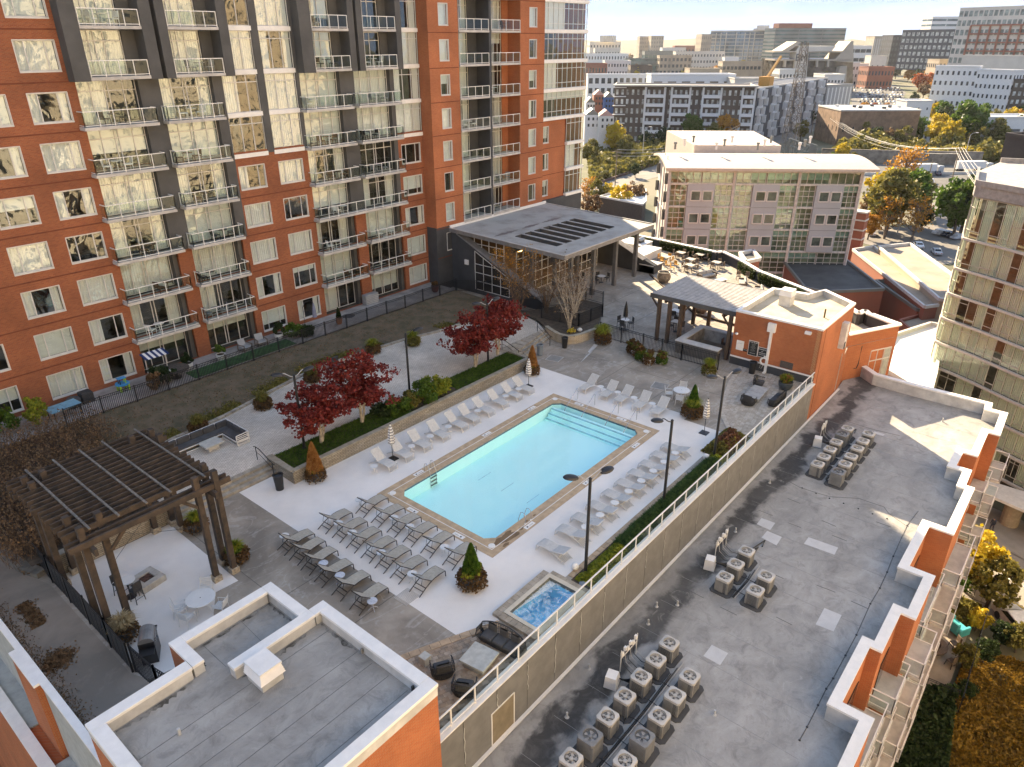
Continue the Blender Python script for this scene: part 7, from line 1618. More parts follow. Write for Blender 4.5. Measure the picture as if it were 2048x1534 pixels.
for i,(x,y,l_) in enumerate(((23.6,42.6,'round pot overflowing with brown foliage on the walk at left'),(28.5,43.6,'pot with green grass and trailing leaves on the walk behind the lamp'),(35.1,44.3,'pot with bright green grass on the walk behind the tallest maple'),(38.4,43.0,'pot with bright green grass and brown skirt on the walk right of the lamp'),(18.9,42.9,'dark pot of dry grass behind the corner sofa'))): pot(x,y,WZ,.5,.6,potm,l_,[('tuft',grn2 if i in (2,3) else olive,.9),('trail',redmix if i != 3 else olive,1.6),('bush',olive,.7)],50+i)
t = thing('walk_lounge_chairs','pair of dark lounge chairs at the edge of the walk behind the maple','armchair',(31.2,44.0,WZ)); MB().bev(-.4,-.4,.1,.4,.4,.4,.04).obj('seat', chc, t); MB().bev(-.4,.3,.4,.4,.45,.9,.04).obj('backrest', wick, t)
def pterr(x,y): return .762
items = [(31.7,'red brown'),]
pot(26.0,52.2,.76,.38,.5,potw,'pale round pot with a rounded shrub left of the grey lounge chairs',[('bush',grn,1.1)],60); pot(23.4,52.6,.76,.4,.5,potw,'pale round pot with dark shrub by the green mat',[('bush',dkg,1.2)],61)
pot(31.6,52.5,.76,.38,.5,potw,'white pot with bushy plant right of the grey lounge chairs',[('bush',dkg,1.2)],62); pot(37.2,51.4,.76,.3,.6,M('terracotta',(.30,.12,.06),.8),'terracotta pot with small dark conifer on the empty patio',[('cone',dkg,.5)],63)
for i,(x,y,rr,h,mt,lb) in enumerate(((32.6,51.8,.8,1.2,grn,'green shrub behind the fence below the hanging parasol'),(33.6,51.2,.7,.9,dkg,'low dark shrub in front of the hanging parasol'),(20.8,51.5,.9,1.3,dkg,'dark shrub between the round patio table and green mat'),(19.9,50.9,.5,1.5,brl,'brown dried conifer behind the fence'),(12.4,51.6,.75,2.1,grn2,'tall yellow green conifer left of the folded tennis table'),(10.4,52.2,1.0,1.7,grn,'green shrub under the second ground floor window'),(6.7,51.8,1.2,1.9,dkg,'dark round shrub at the left end of the patios'),(3.6,50.4,.9,1.0,grn,'small green shrub at the left frame edge'),(8.6,51.0,.6,1.5,olive,'thin pale conifer between shrubs at left'))): shrub(x,y,.7,rr,h,mt,lb,1800,.11,70+i)
for i,(x,l_) in enumerate(((28.3,'left'),(29.8,'right'))):
 t = thing('lounge_chair',f'grey wooden lounge chair with cushion, {l_} of two on the lawn mat','armchair',(x,52.4,.78),R(10-20*i)); MB().bev(-.36,-.4,.25,.36,.35,.38,.03).obj('seat', cush, t); MB().beam((0,.3,.38),(0,.5,.9),.66,.1).obj('backrest', cush, t)
 for s in (-1,1): MB().beam((s*.4,-.4,.55),(s*.4,.45,.55),.08,.04).beam((s*.4,-.38,0),(s*.4,-.38,.55),.05,.05).beam((s*.4,.42,0),(s*.4,.42,.55),.05,.05).obj('arm', brn, t)
b = MB(); b.box(22.8,50.4,.765,31.9,52.0,.78).obj('lawn_mat', M('green_mat',(.03,.10,.03),.9,var=.3,scale=3), None, label='green artificial lawn mat along the fence by the grey lounge chairs', category='mat')
t = thing('folded_tennis_table','light blue table tennis table standing behind the fence','tennis table',(14.0,51.6,.76),R(5));
for s in (0,1): MB().box(-1.0+s*1.01,-.6,.72,-.02+s*1.01,.6,.76).obj('table_half', M('tennis_blue',(.16,.38,.50),.5), t)
for a_,c_ in ((-1,-1),(1,-1),(1,1),(-1,1)): MB().box(a_*.85-.03,c_*.5-.03,0,a_*.85+.03,c_*.5+.03,.72).obj('leg', black, t)
t = thing('cube_seat','black cube ottoman under the ground floor window','stool',(15.9,52.8,.76)); MB().bev(-.4,-.4,0,.4,.4,.75,.04).obj('cube', wick, t); t = thing('round_cover','dark covered round table beside the black cube ottoman','table',(15.0,52.7,.76)); MB().lathe([(.45,0),(.5,.5),(.4,.6),(.02,.62)],n=16).obj('cover', chc, t)
t = thing('toy_table','blue and green plastic water play table on the patio','toy',(18.4,52.6,.76)); blu_ = M('toy_blue',(.03,.30,.60),.4); lim = M('toy_lime',(.35,.60,.05),.4)
MB().lathe([(.42,.45),(.5,.5),(.5,.58),(.3,.56)],n=12).obj('basin', blu_, t); MB().box(-.3,-.2,.95,.3,.2,1.0).obj('upper_tray', blu_, t)
for a_,c_ in ((-1,-1),(1,-1),(1,1),(-1,1)): MB().box(a_*.3-.05,c_*.3-.05,0,a_*.3+.05,c_*.3+.05,.5).obj('leg', lim, t); MB().box(a_*.2-.03,c_*.15-.03,.5,a_*.2+.03,c_*.15+.03,.98).obj('upright', lim if a_ > 0 else black, t)
t = thing('round_patio_table','large dark round patio table with white box on it behind the fence','table',(22.0,51.7,.76)); MB().lathe([(1.0,.7),(1.02,.74),(1.0,.76)],n=24).obj('table_top', M('dark_slatted',(.10,.08,.065),.7,var=.3,scale=6), t); MB().lathe([(.4,0),(.4,.05),(.1,.1),(.1,.7)],n=10).obj('pedestal', black, t);
t = thing('white_box','small white box lying on the dark round patio table','box',(21.6,51.5,1.52)); MB().bev(-.2,-.12,0,.2,.12,.1).obj('box_body', white, t)
t = thing('striped_canopy','navy and white striped play canopy above the patio','canopy',(21.1,52.6,.76))
for i in range(9): MB().beam((-.8+.2*i,-.5,1.9-.0),(-.8+.2*i,.5,2.1),.195,.02).obj('stripe', white if i%2 else M('navy',(.02,.04,.14),.7), t)
for s in (-.75,.75): MB().box(s-.03,-.03,0,s+.03,.03,1.95).obj('pole', slabc, t)
t = thing('hanging_parasol','closed grey blue cantilever parasol by the ground floor window','umbrella',(34.2,52.3,.76)); MB().tube([(0,0,0),(0,0,2.2),(.3,0,2.6),(.8,0,2.6),(1.1,0,2.3)],.035,6).obj('arm', black, t); MB().lathe([(.05,2.3),(.16,1.6),(.2,1.0),(.08,.95)],(1.1,0,0),9).obj('canopy', M('parasol_grey_blue',(.22,.24,.33),.8), t); MB().bev(-.4,-.4,0,.4,.4,.08).obj('base', black, t)
t = thing('air_unit','grey ground floor heat pump cabinet against the brick pier','air conditioner',(42.75,53.6,.76)); MB().bev(-.8,-.3,0,.8,.3,1.0,.02).obj('cabinet', M('hp_grey',(.30,.31,.31),.5), t);
for i in range(5): MB().box(-.7,-.32,.1+.16*i,.7,-.3,.14+.16*i).obj('louvre', slabc, t)
pot(49.3,51.3,.76,.4,.7,M('dark_red_pot',(.10,.03,.03),.7),'dark red tall pot near the clubroom end of the patios',[('bush',redmix,.6)],80)
t = thing('rug','dark doormat outside the third sliding door','mat',(39.0,52.4,.765)); MB().lathe([(.6,0),(.6,.012)],n=16).obj('mat', chc, t)
# the city beyond
GZ = -25.0
def bz(x, y, D):  return PD(x, y, D)
def fb(label, xl, xr, yt, D, dep, wall, nu, nv, z0=GZ, D2=None, win=None, fu=.6, fv=.55, name='city_building', cat='building', sm=None, roofc=None, side=True):
 a = PD(xl, yt, D); c = PD(xr, yt, D2 or D); U = Vector((c.x-a.x, c.y-a.y)); L_ = U.length
 return far_building(name, label, cat, (a.x,a.y), U, L_, dep, z0, a.z, wall, win or wdk, nu, nv, fu, fv, roofc, side, sm=sm), a, c
glz = M('blue_green_glazing', (.10,.15,.16), .15, var=.3, scale=.06); tealg = M('teal_glazing', (.06,.12,.12), .2, var=.3, scale=.05); tanc = M('tan_precast', (.42,.34,.25), .8, var=.1, scale=.1)
brnc = M('brown_cladding', (.10,.075,.06), .8, var=.15, scale=.1); slate = M('slate_grey_green', (.17,.18,.165), .5, var=.1, scale=.05); redb = M('far_red_brick', (.30,.11,.07), .8, var=.1, scale=.1); palew2 = M('far_pale', (.60,.55,.48), .8, var=.06, scale=.1); whw = M('far_white', (.72,.70,.67), .8, var=.04)
dkc = M('far_dark', (.06,.065,.075), .5, var=.15, scale=.1); curtw = M('bright_window', (.42,.44,.42), .3, var=.5, scale=.35)
bandw = (whw, 1.0)
t, a, c = fb('long brown and white apartment block of six storeys beyond the highway', 1230, 1512, 172, 400, 22, brnc, 26, 6, D2=388, win=curtw, fu=.45, fv=.55, roofc=palew2)
U = Vector((c.x-a.x,c.y-a.y)); Lc = U.length; U.normalize(); Nn = Vector((U.y,-U.x)); H_ = a.z-GZ; fl = H_/6.4
for (x0,x1) in ((1294,1333),(1347,1384),(1410,1446),(1488,1512)):
 f0, f1 = (x0-1230)/282*Lc, (x1-1230)/282*Lc; b = MB()
 for k in range(6):
  z = H_-.9-fl*k-fl+.2; p = U*f0+Nn*1.2; q_ = U*f1+Nn*1.2; b.beam((p.x,p.y,z+.5),(q_.x,q_.y,z+.5),1.6,1.5)
 for f_ in (f0,f1): p=U*f_+Nn*.9; b.box(p.x-.4,p.y-.4,4,p.x+.4,p.y+.4,H_-.3)
 b.obj('white_balconies', whw, t, kind='stuff')
b = MB(); p = U*2+Nn*.3;
for k in range(7): q_ = U*Lc*.085+Nn*.8; p = Nn*.8; b.beam((p.x-1,p.y,H_-.6-fl*k),(q_.x,q_.y,H_-.6-fl*k),1.6,.35)
b.obj('corner_slabs', whw, t, kind='stuff'); p=-U*1+Nn*1.4; q_=U*(Lc+1)+Nn*1.4; MB().beam((p.x,p.y,H_+.5),(q_.x,q_.y,H_+.5),3,.7).obj('roof_edge', palew2, t)
b = MB(); b.box(0,0,0,1,1,1)
def patchy(label, xl, xr, yt, D, D2, nf, nu, seed, wall, panel, z0=GZ):
 t,a,c = fb(label, xl, xr, yt, D, 20, wall, nu*2, nf, z0=z0, D2=D2, win=dkc, fu=.5, fv=.5, roofc=palew2, side=False)
 U = Vector((c.x-a.x,c.y-a.y)); L_=U.length; U.normalize(); Nn=Vector((U.y,-U.x)); H_=a.z-z0; r=random.Random(seed); b=MB(); fh=H_/(nf+.3)
 for i in range(nu):
  if i%2: continue
  for k in range(nf):
   s0=(i+.1+.25*(k%2))*L_/nu; s1=s0+L_/nu*.75; p=U*s0+Nn*.5; q_=U*s1+Nn*.5; z=H_-fh*(k+.5);
   b.beam((p.x,p.y,z+fh*.42),(q_.x,q_.y,z+fh*.42),.5,fh*.3); b.beam((p.x,p.y,z-fh*.5),(p.x,p.y,z+fh*.4),L_/nu*.3,.5,(U.x,U.y,0)); b.beam((q_.x,q_.y,z-fh*.5),(q_.x,q_.y,z+fh*.4),L_/nu*.3,.5,(U.x,U.y,0))
 b.obj('white_panels', panel, t, kind='stuff')
patchy('black and white apartment block with checkered white panels behind the pylon', 1516, 1652, 178, 392, 500, 6, 12, 3, dkc, whw)
fb('white low building with upright fins at the end of the apartment block', 1655, 1706, 172, 500, 20, M('fin_grey',(.35,.34,.33),.8), 7, 1, D2=515, win=whw, fu=.3, fv=.95)
fb('small grey block at the left behind the tower edge', 1176, 1300, 150, 640, 14, whw, 10, 3, win=wdk, side=False)
fb('white flat building with large dark openings behind the long apartment block', 1303, 1472, 150, 560, 20, whw, 6, 1, z0=-14, win=brnc, fu=.6, fv=.5, side=False)
fb('pink roofed low building right of the white flat building', 1470, 1560, 158, 540, 20, palew2, 8, 2, z0=-20, win=brnc, side=False)
fb('white three storey housing block at the left of the office row', 1165, 1257, 108, 1150, 18, whw, 16, 3, z0=-22, fu=.4, fv=.45)
fb('dark teal glazed office left of the tan arched one', 1252, 1325, 118, 1020, 25, tealg, 10, 3, z0=-24, win=glz, fu=.9, fv=.5, roofc=slate)
fb('dark blue long office roof behind the teal office', 1290, 1352, 103, 1200, 25, slate, 8, 2, z0=-20, win=tealg, fu=.9, fv=.4)
fb('tan stone office with square windows', 1320, 1384, 112, 1000, 20, tanc, 8, 4, z0=-24, win=wdk, fu=.6, fv=.5)
fb('white office with rows of small square windows', 1352, 1450, 104, 1080, 20, palew2, 16, 4, z0=-22, win=wdk, fu=.45, fv=.4)
fb('small white building with upright slots beside the glass tower foot', 1450, 1478, 115, 1050, 14, whw, 8, 1, z0=-18, fu=.4, fv=.5)
fb('beige low building with terraced floors before the glass tower', 1446, 1555, 124, 900, 20, tanc, 14, 2, z0=-22, win=wdk, fu=.7, fv=.3)
for i,(x0,x1,y,D,mt,nu,nv) in enumerate(((1165,1215,128,900,redb,8,2),(1210,1262,122,960,cream,9,3),(1262,1305,132,860,brnc,7,2),(1380,1440,138,780,tanc,10,2),(1560,1600,140,760,cream,6,2),(1700,1738,128,900,palew2,6,3),(1738,1790,135,860,redb,8,2),(1325,1372,96,1350,cream,8,3),(1190,1240,97,1400,palew2,9,2),(1350,1410,92,1600,redb,9,2),(1650,1690,150,640,cream,6,2),(1880,1925,120,820,tanc,6,3))): fb(f'{nth(i,99)} low block of the far city from the left of the list of small roofs' if 0 else ['brick','cream','brown','tan','cream','pale','brick','cream','pale','brick','cream','tan'][i]+' low block '+['at the far left below the skyline','beside the far left brick one','before the teal glazed office','below the square windowed white office','behind the orange crane','right of the slanted office','above the far parking lot','behind the dark blue roof','under the chimney hall','on the horizon before the glass high rise','by the white fins','below the dark gridded office'][i],x0,x1,y,D,24,mt,nu,nv,win=wdk,fu=.5,fv=.4)
t,a,c = fb('wide blue glass and white grid high rise on the skyline', 1422, 1543, 62, 1400, 40, glz, 12, 11, z0=-24, D2=1360, win=M('sky_pane',(.16,.22,.27),.12,var=.4,scale=.05), fu=.8, fv=.75, roofc=palew2, sm=(palew2,.8))
U=Vector((c.x-a.x,c.y-a.y)); L_=U.length; U.normalize(); Nn=Vector((U.y,-U.x)); b=MB(); H_=a.z+24
for f_ in (.1,.18,.27,.44,.58,.66,.74,.9): p=U*L_*f_+Nn*1.0; b.beam((p.x,p.y,0),(p.x,p.y,H_-3),1.2,1.2)
b.obj('white_piers', palew2, t, kind='stuff'); p=U*L_*.86; b=MB(); b.box(p.x-8,p.y-8,H_,p.x+6,p.y+8,H_+8).box(p.x-40,p.y-20,H_,p.x-8,p.y+0,H_+3); b.obj('roof_plant', palew2, t)
t,a,c = fb('wide grey green slab office with a red brick top on the skyline', 1552, 1693, 57, 1250, 36, slate, 3, 12, z0=-24, D2=1270, win=tealg, fu=.97, fv=.35, roofc=slate)
U=Vector((c.x-a.x,c.y-a.y)); L_=U.length; U.normalize(); b=MB(); b.beam((U.x*L_*.05-U.y*12,U.y*L_*.05+U.x*12,a.z+24+4),(U.x*L_*.52-U.y*12,U.y*L_*.52+U.x*12,a.z+24+4),18,7); b.obj('brick_top', redb, t)
bm = thing('slanted_office', 'concrete office with slanting end walls and big dark letters BMI', 'building', (0,0,0)); Db=800
P = lambda x,y,D=Db: PD(x,y,D)
def slab_poly(pix, D, thick, mt, name, par):
 pts=[PD(x,y,D) for x,y in pix]; n=len(pts); bk=[p+FH*thick for p in pts]; MB().add(pts+bk,[tuple(range(n-1,-1,-1)),tuple(range(n,2*n))]+[(i,(i+1)%n,n+(i+1)%n,n+i) for i in range(n)]).obj(name, mt, par)
cong=M('warm_concrete',(.42,.36,.29),.8,var=.06,scale=.1)
slab_poly([(1549,118),(1706,118),(1706,190),(1549,190)],Db+2,40,M('office_glass',(.10,.085,.07),.2,var=.5,scale=.12),'glass_body',bm)
slab_poly([(1600,92),(1672,92),(1664,102),(1590,104)],Db-2,30,palew2,'upper_roof',bm)
slab_poly([(1594,83),(1603,84),(1575,104),(1560,104)],Db-1,30,cong,'slanted_end',bm); slab_poly([(1702,82),(1707,82),(1707,125),(1690,124),(1668,122)],Db-1,30,cong,'slanted_end',bm)
for y in (102,118.5): slab_poly([(1549,y),(1700,y),(1700,y+3),(1549,y+3)],Db-1,30,cong,'storey_band',bm)
slab_poly([(1594,100),(1617,100),(1612,168),(1586,168)],Db-4,20,palew2,'stair_tower',bm)
for x in (1569,1633,1655): slab_poly([(x,120),(x+4,120),(x+3,134),(x-1,134)],Db-2,6,cong,'pier',bm)
for x,y in ((1680,134),(1672,148)): slab_poly([(x,y),(x+14,y-2),(x+12,y+30),(x-8,y+30)],Db-6,12,cong,'stepped_balcony',bm)
pl_ = P(1605.5,115.5,Db-5); o = text_obj('BMI', 9.5, dkc, bm, pl_, None, ext=.2); o.rotation_euler = (R(90),0,math.atan2(RH.y,RH.x)); o.location = pl_
for (x0,x1,y,D,l_) in ((1280,1297,73,1900,'beige block on the hill, left of the skyline pair'),(1303,1328,72,1850,'beige block on the hill, right of the skyline pair'),(1404,1424,69,1300,'beige block just left of the glass high rise')): fb(l_,x0,x1,y,D,40,tanc,5,6,z0=-20,win=M('far_win2',(.25,.21,.17),.5),fu=.5,fv=.5)
t,a,c = fb('distant concrete hall with a row of chimneys at the left skyline',1180,1242,84,1500,60,palew2,10,3,z0=-20,fu=.4,fv=.3)
for i in range(6): p=PD(1206+4.2*i,71,1490); MB().box(p.x-a.x-4,p.y-a.y-4,a.z+20,p.x-a.x+4,p.y-a.y+4,p.z+20).obj('chimney', palew2, t)
fb('dark grey gridded office with bright square windows at the right',1806,1911,61,1000,30,dkc,11,6,z0=-10,D2=940,win=curtw,fu=.62,fv=.6,sm=(dkc,.5)); fb('dark side wing left of the gridded office',1787,1807,71,1030,30,dkc,3,6,z0=-10,win=M('dim_win',(.10,.11,.12),.3),fu=.6)
fb('white hospital slab with blue window bands behind the gridded office',1866,1925,34,1250,30,whw,2,9,z0=-10,win=glz,fu=.95,fv=.4); fb('beige ribbed tower left of the dark grid office',1750,1790,73,1200,30,tanc,9,1,z0=-15,win=palew2,fu=.5,fv=.9); fb('low white parking deck behind the concrete office',1700,1745,92,1100,30,whw,4,3,z0=-18,win=wdk,fu=.9,fv=.4); fb('pale beige slab wall between skyline blocks',1743,1775,112,950,16,palew2,3,1,z0=-18,fu=.2,fv=.2)
t,a,c = fb('tall pale apartment high rise with red brown frame at the right edge',1921,2075,17,800,35,palew2,15,9,z0=-24,D2=740,win=M('green_grey_pane',(.22,.25,.22),.2,var=.5,scale=.2),fu=.7,fv=.6)
U=Vector((c.x-a.x,c.y-a.y)); L_=U.length; U.normalize(); Nn=Vector((U.y,-U.x)); b=MB(); H_=a.z+24; s0,s1=L_*.21,L_*1.0; zt=H_*.80
for j in range(8): z=zt-j*H_*.1; p=U*s0+Nn*.8; q_=U*s1+Nn*.8; b.beam((p.x,p.y,z),(q_.x,q_.y,z),1,1.3)
for i in range(7): p=U*(s0+(s1-s0)*i/6)+Nn*.9; b.beam((p.x,p.y,2),(p.x,p.y,zt),1.6,1.6)
b.obj('red_frame', redb, t, kind='stuff')
fb('long pale parking podium below the right high rise',1925,2070,112,680,24,palew2,3,1,z0=-24,D2=640,fu=.0001,fv=.01)
for (x0,x1,y,D,D2,l_) in ((1872,1960,133,505,490,'white apartment block with punched windows, left of the white pair'),(1956,2030,140,490,470,'white apartment block with punched windows, right of the white pair')):
 fb(l_,x0,x1,y,D,12,whw,8,5,z0=-22,D2=D2,win=wdk,fu=.4,fv=.4)
fb('dark brown apartment wall at the right frame edge',2030,2085,160,470,12,brnc,5,5,z0=-22,win=curtw,fu=.5,fv=.5)
t,a,c = fb('low brown brick building with pale roof overgrown by trees',1683,1842,222,385,30,M('tan_brown_brick',(.26,.16,.10),.85,var=.2,scale=.3),8,1,z0=GZ,win=wdk,fu=.12,fv=.15,roofc=cream)
b=MB(); U=Vector((c.x-a.x,c.y-a.y)); L_=U.length; U.normalize(); Nn=Vector((-U.y,U.x)); b.add([(0,0,a.z-GZ+.4),(U.x*L_,U.y*L_,a.z-GZ+.4),(U.x*L_+Nn.x*30,U.y*L_+Nn.y*30,a.z-GZ+.4),(Nn.x*30,Nn.y*30,a.z-GZ+.4)],[(0,1,2,3)]); b.obj('roof_sheet', cream, t)
r_=random.Random(3)
for i in range(9): s=U*L_*r_.uniform(.15,.9)+Nn*r_.uniform(6,24); MB().box(s.x-.8,s.y-.8,a.z-GZ+.4,s.x+.8,s.y+.8,a.z-GZ+1.5).obj('roof_unit', cream if i%2 else dkc, t)
fb('small white box building beside the brown brick one',1815,1866,203,470,14,whw,3,2,z0=-25,win=wdk,fu=.15,fv=.2)
fb('white and pink low shops under the pines at right',1872,1975,258,372,10,cream,6,1,z0=-23,win=wdk,fu=.4,fv=.4); fb('low warehouse with grey roof at the right edge',1960,2080,236,368,16,whw,4,1,z0=-22,win=M('dim_win',(.1,.1,.1)),fu=.8,fv=.2)
# --- the curved roof loft building
lf = thing('loft_building','pale blue grey loft building with curved roof and gridded glass facade','building',(0,0,0)); DL=131.0
A=PD(1341,336,DL); B_=PD(1728,333,DL-2); U=Vector((B_.x-A.x,B_.y-A.y,0)); LL=U.length; U.normalize(); Nn=Vector((U.y,-U.x,0)); A0=Vector((A.x,A.y,0)); zt=A.z
rows=[PD(1341,y,DL).z for y in (343,364,407,444,478,506)]+[GZ]; fh=rows[1]-rows[2]
rows=[zt-.5];
for k in range(8): rows.append(rows[-1]-(2.2 if k==0 else 4.0))
lg = glass_mat('loft_glass', tint=(.68,.80,.74), ior=1.45, wave=.08, wscale=.35, minr=.08); panl = M('blue_grey_panel',(.40,.42,.44),.6,var=.04,scale=.3); lfr=M('loft_frame',(.58,.56,.51),.5)
pt=lambda s,o,z: (A0.x+U.x*s+Nn.x*o, A0.y+U.y*s+Nn.y*o, z)
b=MB(); b.add([pt(0,-.8,GZ),pt(LL,-.8,GZ),pt(LL,-.8,zt),pt(0,-.8,zt)],[(0,1,2,3)]); b.obj('room_backing', M('loft_room',(.13,.14,.10),.9,col2=(.46,.46,.34),scale=.16,lo=.42,hi=.6), lf)
panels=[(.10,.242),(.444,.582),(.775,.916)]
for k in range(len(rows)-1):
 z1,z0=rows[k],rows[k+1]; segs=[(0,.10),(.242,.343),(.343,.444),(.582,.68),(.68,.775),(.916,1.0)] if 0<k<4 else [(0,.17),(.17,.343),(.343,.51),(.51,.68),(.68,.84),(.84,1.0)]
 for (f0,f1) in segs:
  s0,s1=f0*LL+.12,f1*LL-.12; n=max(3,round((s1-s0)/1.35)); f=MB();
  for i in range(n+1): p=s0+(s1-s0)*i/n; f.beam(pt(p,.02,z0+.15),pt(p,.02,z1-.15),.09,.09)
  for z in ((z0+.15,z1-.15) if k==0 else (z0+.15,z0+1.0,z0+2.0,z0+2.9,z1-.15)): f.beam(pt(s0,.02,z),pt(s1,.02,z),.09,.1)
  o=f.obj('glazing_frame', lfr, lf); MB().add([pt(s0,0,z0+.15),pt(s1,0,z0+.15),pt(s1,0,z1-.15),pt(s0,0,z1-.15)],[(0,1,2,3)]).obj('pane', lg, o)
  if rnd.random()<.6: MB().add([pt(s0,-.3,z1-1.4),pt(s1,-.3,z1-1.4),pt(s1,-.3,z1-.2),pt(s0,-.3,z1-.2)],[(0,1,2,3)]).obj('blind', M('teal_blind',(.42,.56,.50),.8), o)
 if 0<k<4:
  for (f0,f1) in panels:
   s0,s1=f0*LL,f1*LL; b=MB(); b.add([pt(s0,.35,z0),pt(s1,.35,z0),pt(s1,.35,z1),pt(s0,.35,z1),pt(s0,-.2,z0),pt(s1,-.2,z0),pt(s1,-.2,z1),pt(s0,-.2,z1)],[(0,1,2,3),(4,0,3,7),(1,5,6,2),(3,2,6,7),(0,4,5,1)]); pn=b.obj('panel', panl, lf)
   for g0 in (.32,.76):
    c0=s0+(s1-s0)*g0; f=MB()
    for (x0,za,x1,zb2) in ((-.85,1.15,.85,1.15),(-.85,2.85,.85,2.85),(-.85,1.15,-.85,2.85),(.85,1.15,.85,2.85)): f.beam(pt(c0+x0,.38,z0+za),pt(c0+x1,.38,z0+zb2),.2,.2)
    w_=f.obj('window', cream, lf); MB().add([pt(c0-.8,.37,z0+1.2),pt(c0+.8,.37,z0+1.2),pt(c0+.8,.37,z0+2.8),pt(c0-.8,.37,z0+2.8)],[(0,1,2,3)]).obj('pane', M('loft_small_pane',(.10,.13,.11),.1,var=.5,scale=.3), w_)
   MB().beam(pt(s0,.37,z0+.02),pt(s1,.37,z0+.02),.03,.06).obj('panel_joint', slate, lf)
 MB().beam(pt(-.2,.1,z1),pt(LL+.2,.1,z1),.3,.28).obj('floor_edge', lfr, lf)
for f_ in (0,.343,.68,1.0): MB().beam(pt(f_*LL,.2,GZ),pt(f_*LL,.2,zt),.45,.45).obj('pier', lfr, lf)
dpt=15; b=MB(); n=10; pr=[(1.6-(dpt+3.2)*i/n, zt+.1+1.1*math.sin(math.pi*(.04+.92*i/n))) for i in range(n+1)]
for s in (-1.0,LL+2.2): b.v+=[pt(s,o,z) for o,z in pr]+[pt(s,o,z-.45) for o,z in pr]
m_=n+1; b.f=[(i,i+1,2*m_+i+1,2*m_+i) for i in range(n)]+[(m_+i,3*m_+i,3*m_+i+1,m_+i+1) for i in range(n)]+[(i,m_+i,m_+i+1,i+1) for i in range(n)]+[(2*m_+i,2*m_+i+1,3*m_+i+1,3*m_+i) for i in range(n)]+[(0,2*m_,3*m_,m_)]; b.m=[0]*len(b.f); b.obj('vault_roof', M('roof_pinkish',(.52,.44,.37),.7,var=.05), lf)
for s in (0,LL):
 b=MB(); pts=[pt(s,0,GZ)]+[pt(s,o,z-.3) for o,z in pr if -dpt<o<0.01]+[pt(s,-dpt,GZ)]; b.add([pt(s,0,GZ),pt(s,0,zt)]+[pt(s,o,z-.2) for o,z in pr if -dpt<o<0]+[pt(s,-dpt,zt),pt(s,-dpt,GZ)],[tuple(range(4+len([1 for o,z in pr if -dpt<o<0])))]); b.obj('end_wall', M('end_wall_cream',(.60,.56,.49),.8,var=.05), lf)
for k in range(9):
 for o in (-1.3,-12.9):
  MB().beam(pt(-.06,o,rows[0]-2.5-3.2*k),pt(-.06,o,rows[0]-.6-3.2*k),1.2,.1,(Nn.x,Nn.y,0)).obj('end_window', wdk, lf)
for o in (-3.5,-7,-10.5): MB().beam(pt(-.08,o,GZ),pt(-.08,o,zt+1.6),.12,.12).obj('end_rib', lfr, lf)
for z in (zt-8,zt-15): MB().beam(pt(-.08,0,z),pt(-.08,-dpt,z),.12,.12).obj('end_rib', lfr, lf)
b=MB(); b.v=[pt(.20*LL,-dpt-1,GZ),pt(.70*LL,-dpt-1,GZ),pt(.72*LL,-dpt-26,GZ),pt(.14*LL,-dpt-26,GZ)]; b.v+=[(x,y,zt+1.9) for x,y,z in b.v]; b.f=[(4,5,6,7),(0,1,5,4),(1,2,6,5),(3,0,4,7)]; b.m=[0]*4; b.obj('rear_wing', M('roof_pinkish',(.5,.4,.3)), lf)
for i in range(12): s=LL*(.05+.075*i); p=pt(s,-dpt*.5-5*(i%3),zt+2.2); MB().lathe([(.22,0),(.2,.9),(.35,1.0),(.3,1.3)],p,8).obj('roof_vent', cream if i%2 else slate, lf)
def flat_building(label, pix, z, wall, roof, par=None, z0=GZ, capw=.35):
 P_=[G(x,y,z) for x,y in pix]; t=thing('low_building', label, 'building', (P_[0].x,P_[0].y,z0)); o=P_[0]; q=[(p.x-o.x,p.y-o.y) for p in P_]; h=z-z0
 MB().prism(q,0,h-.4).obj('wall', wall, t); b=MB(); b.add([(x,y,h-.38) for x,y in q],[tuple(range(len(q)))]); b.obj('roof', roof, t)
 for a_,c_ in zip(q,q[1:]+q[:1]): MB().beam((*a_,h-.15),(*c_,h-.15),capw,.5).obj('parapet', par or wall, t)
 return t
droof=M('asphalt_roof',(.075,.075,.072),.85,var=.2,scale=.3); troof=M('tan_flat_roof',(.36,.29,.22),.85,var=.12,scale=.25); wroof=M('white_membrane',(.80,.77,.72),.6,var=.03)
flat_building('brick building with large dark grey roof in front of the loft',[(1557,508),(1672,503),(1768,577),(1650,582),(1610,574)],-13,redb,droof,slate)
flat_building('small brick lift tower with dark roof between terrace and loft',[(1480,505),(1506,500),(1520,516),(1492,522)],-6,redb,droof,cream,capw=.5)
flat_building('long tan roofed building right of the dark roof',[(1706,498),(1748,492),(1882,608),(1850,612)],-14,redb,troof,cream)
flat_building('wide tan roof with pale edge strip behind the long tan roof',[(1758,492),(1820,486),(1912,553),(1915,600),(1880,597)],-13,tanc,troof,cream)
flat_building('brown brick building with dark roof before the glass tower',[(1752,560),(1790,560),(1900,612),(1878,618),(1835,618)],-15,redb,droof,slate)
flat_building('brick annex with grey roof below the terrace wall',[(1800,640),(1880,618),(1896,640),(1830,665)],-16,redb,troof,redb)
flat_building('dazzling white roofed building between bath house and glass tower',[(1790,668),(1862,645),(1886,650),(1872,745),(1860,790),(1745,720)],-12,cream,wroof,cream)
flat_building('dark walled low building with white roof left of the loft',[(1200,392),(1262,372),(1292,378),(1292,402),(1285,408)],-19,M('dark_brown_wall',(.07,.055,.045),.9),wroof,cream)
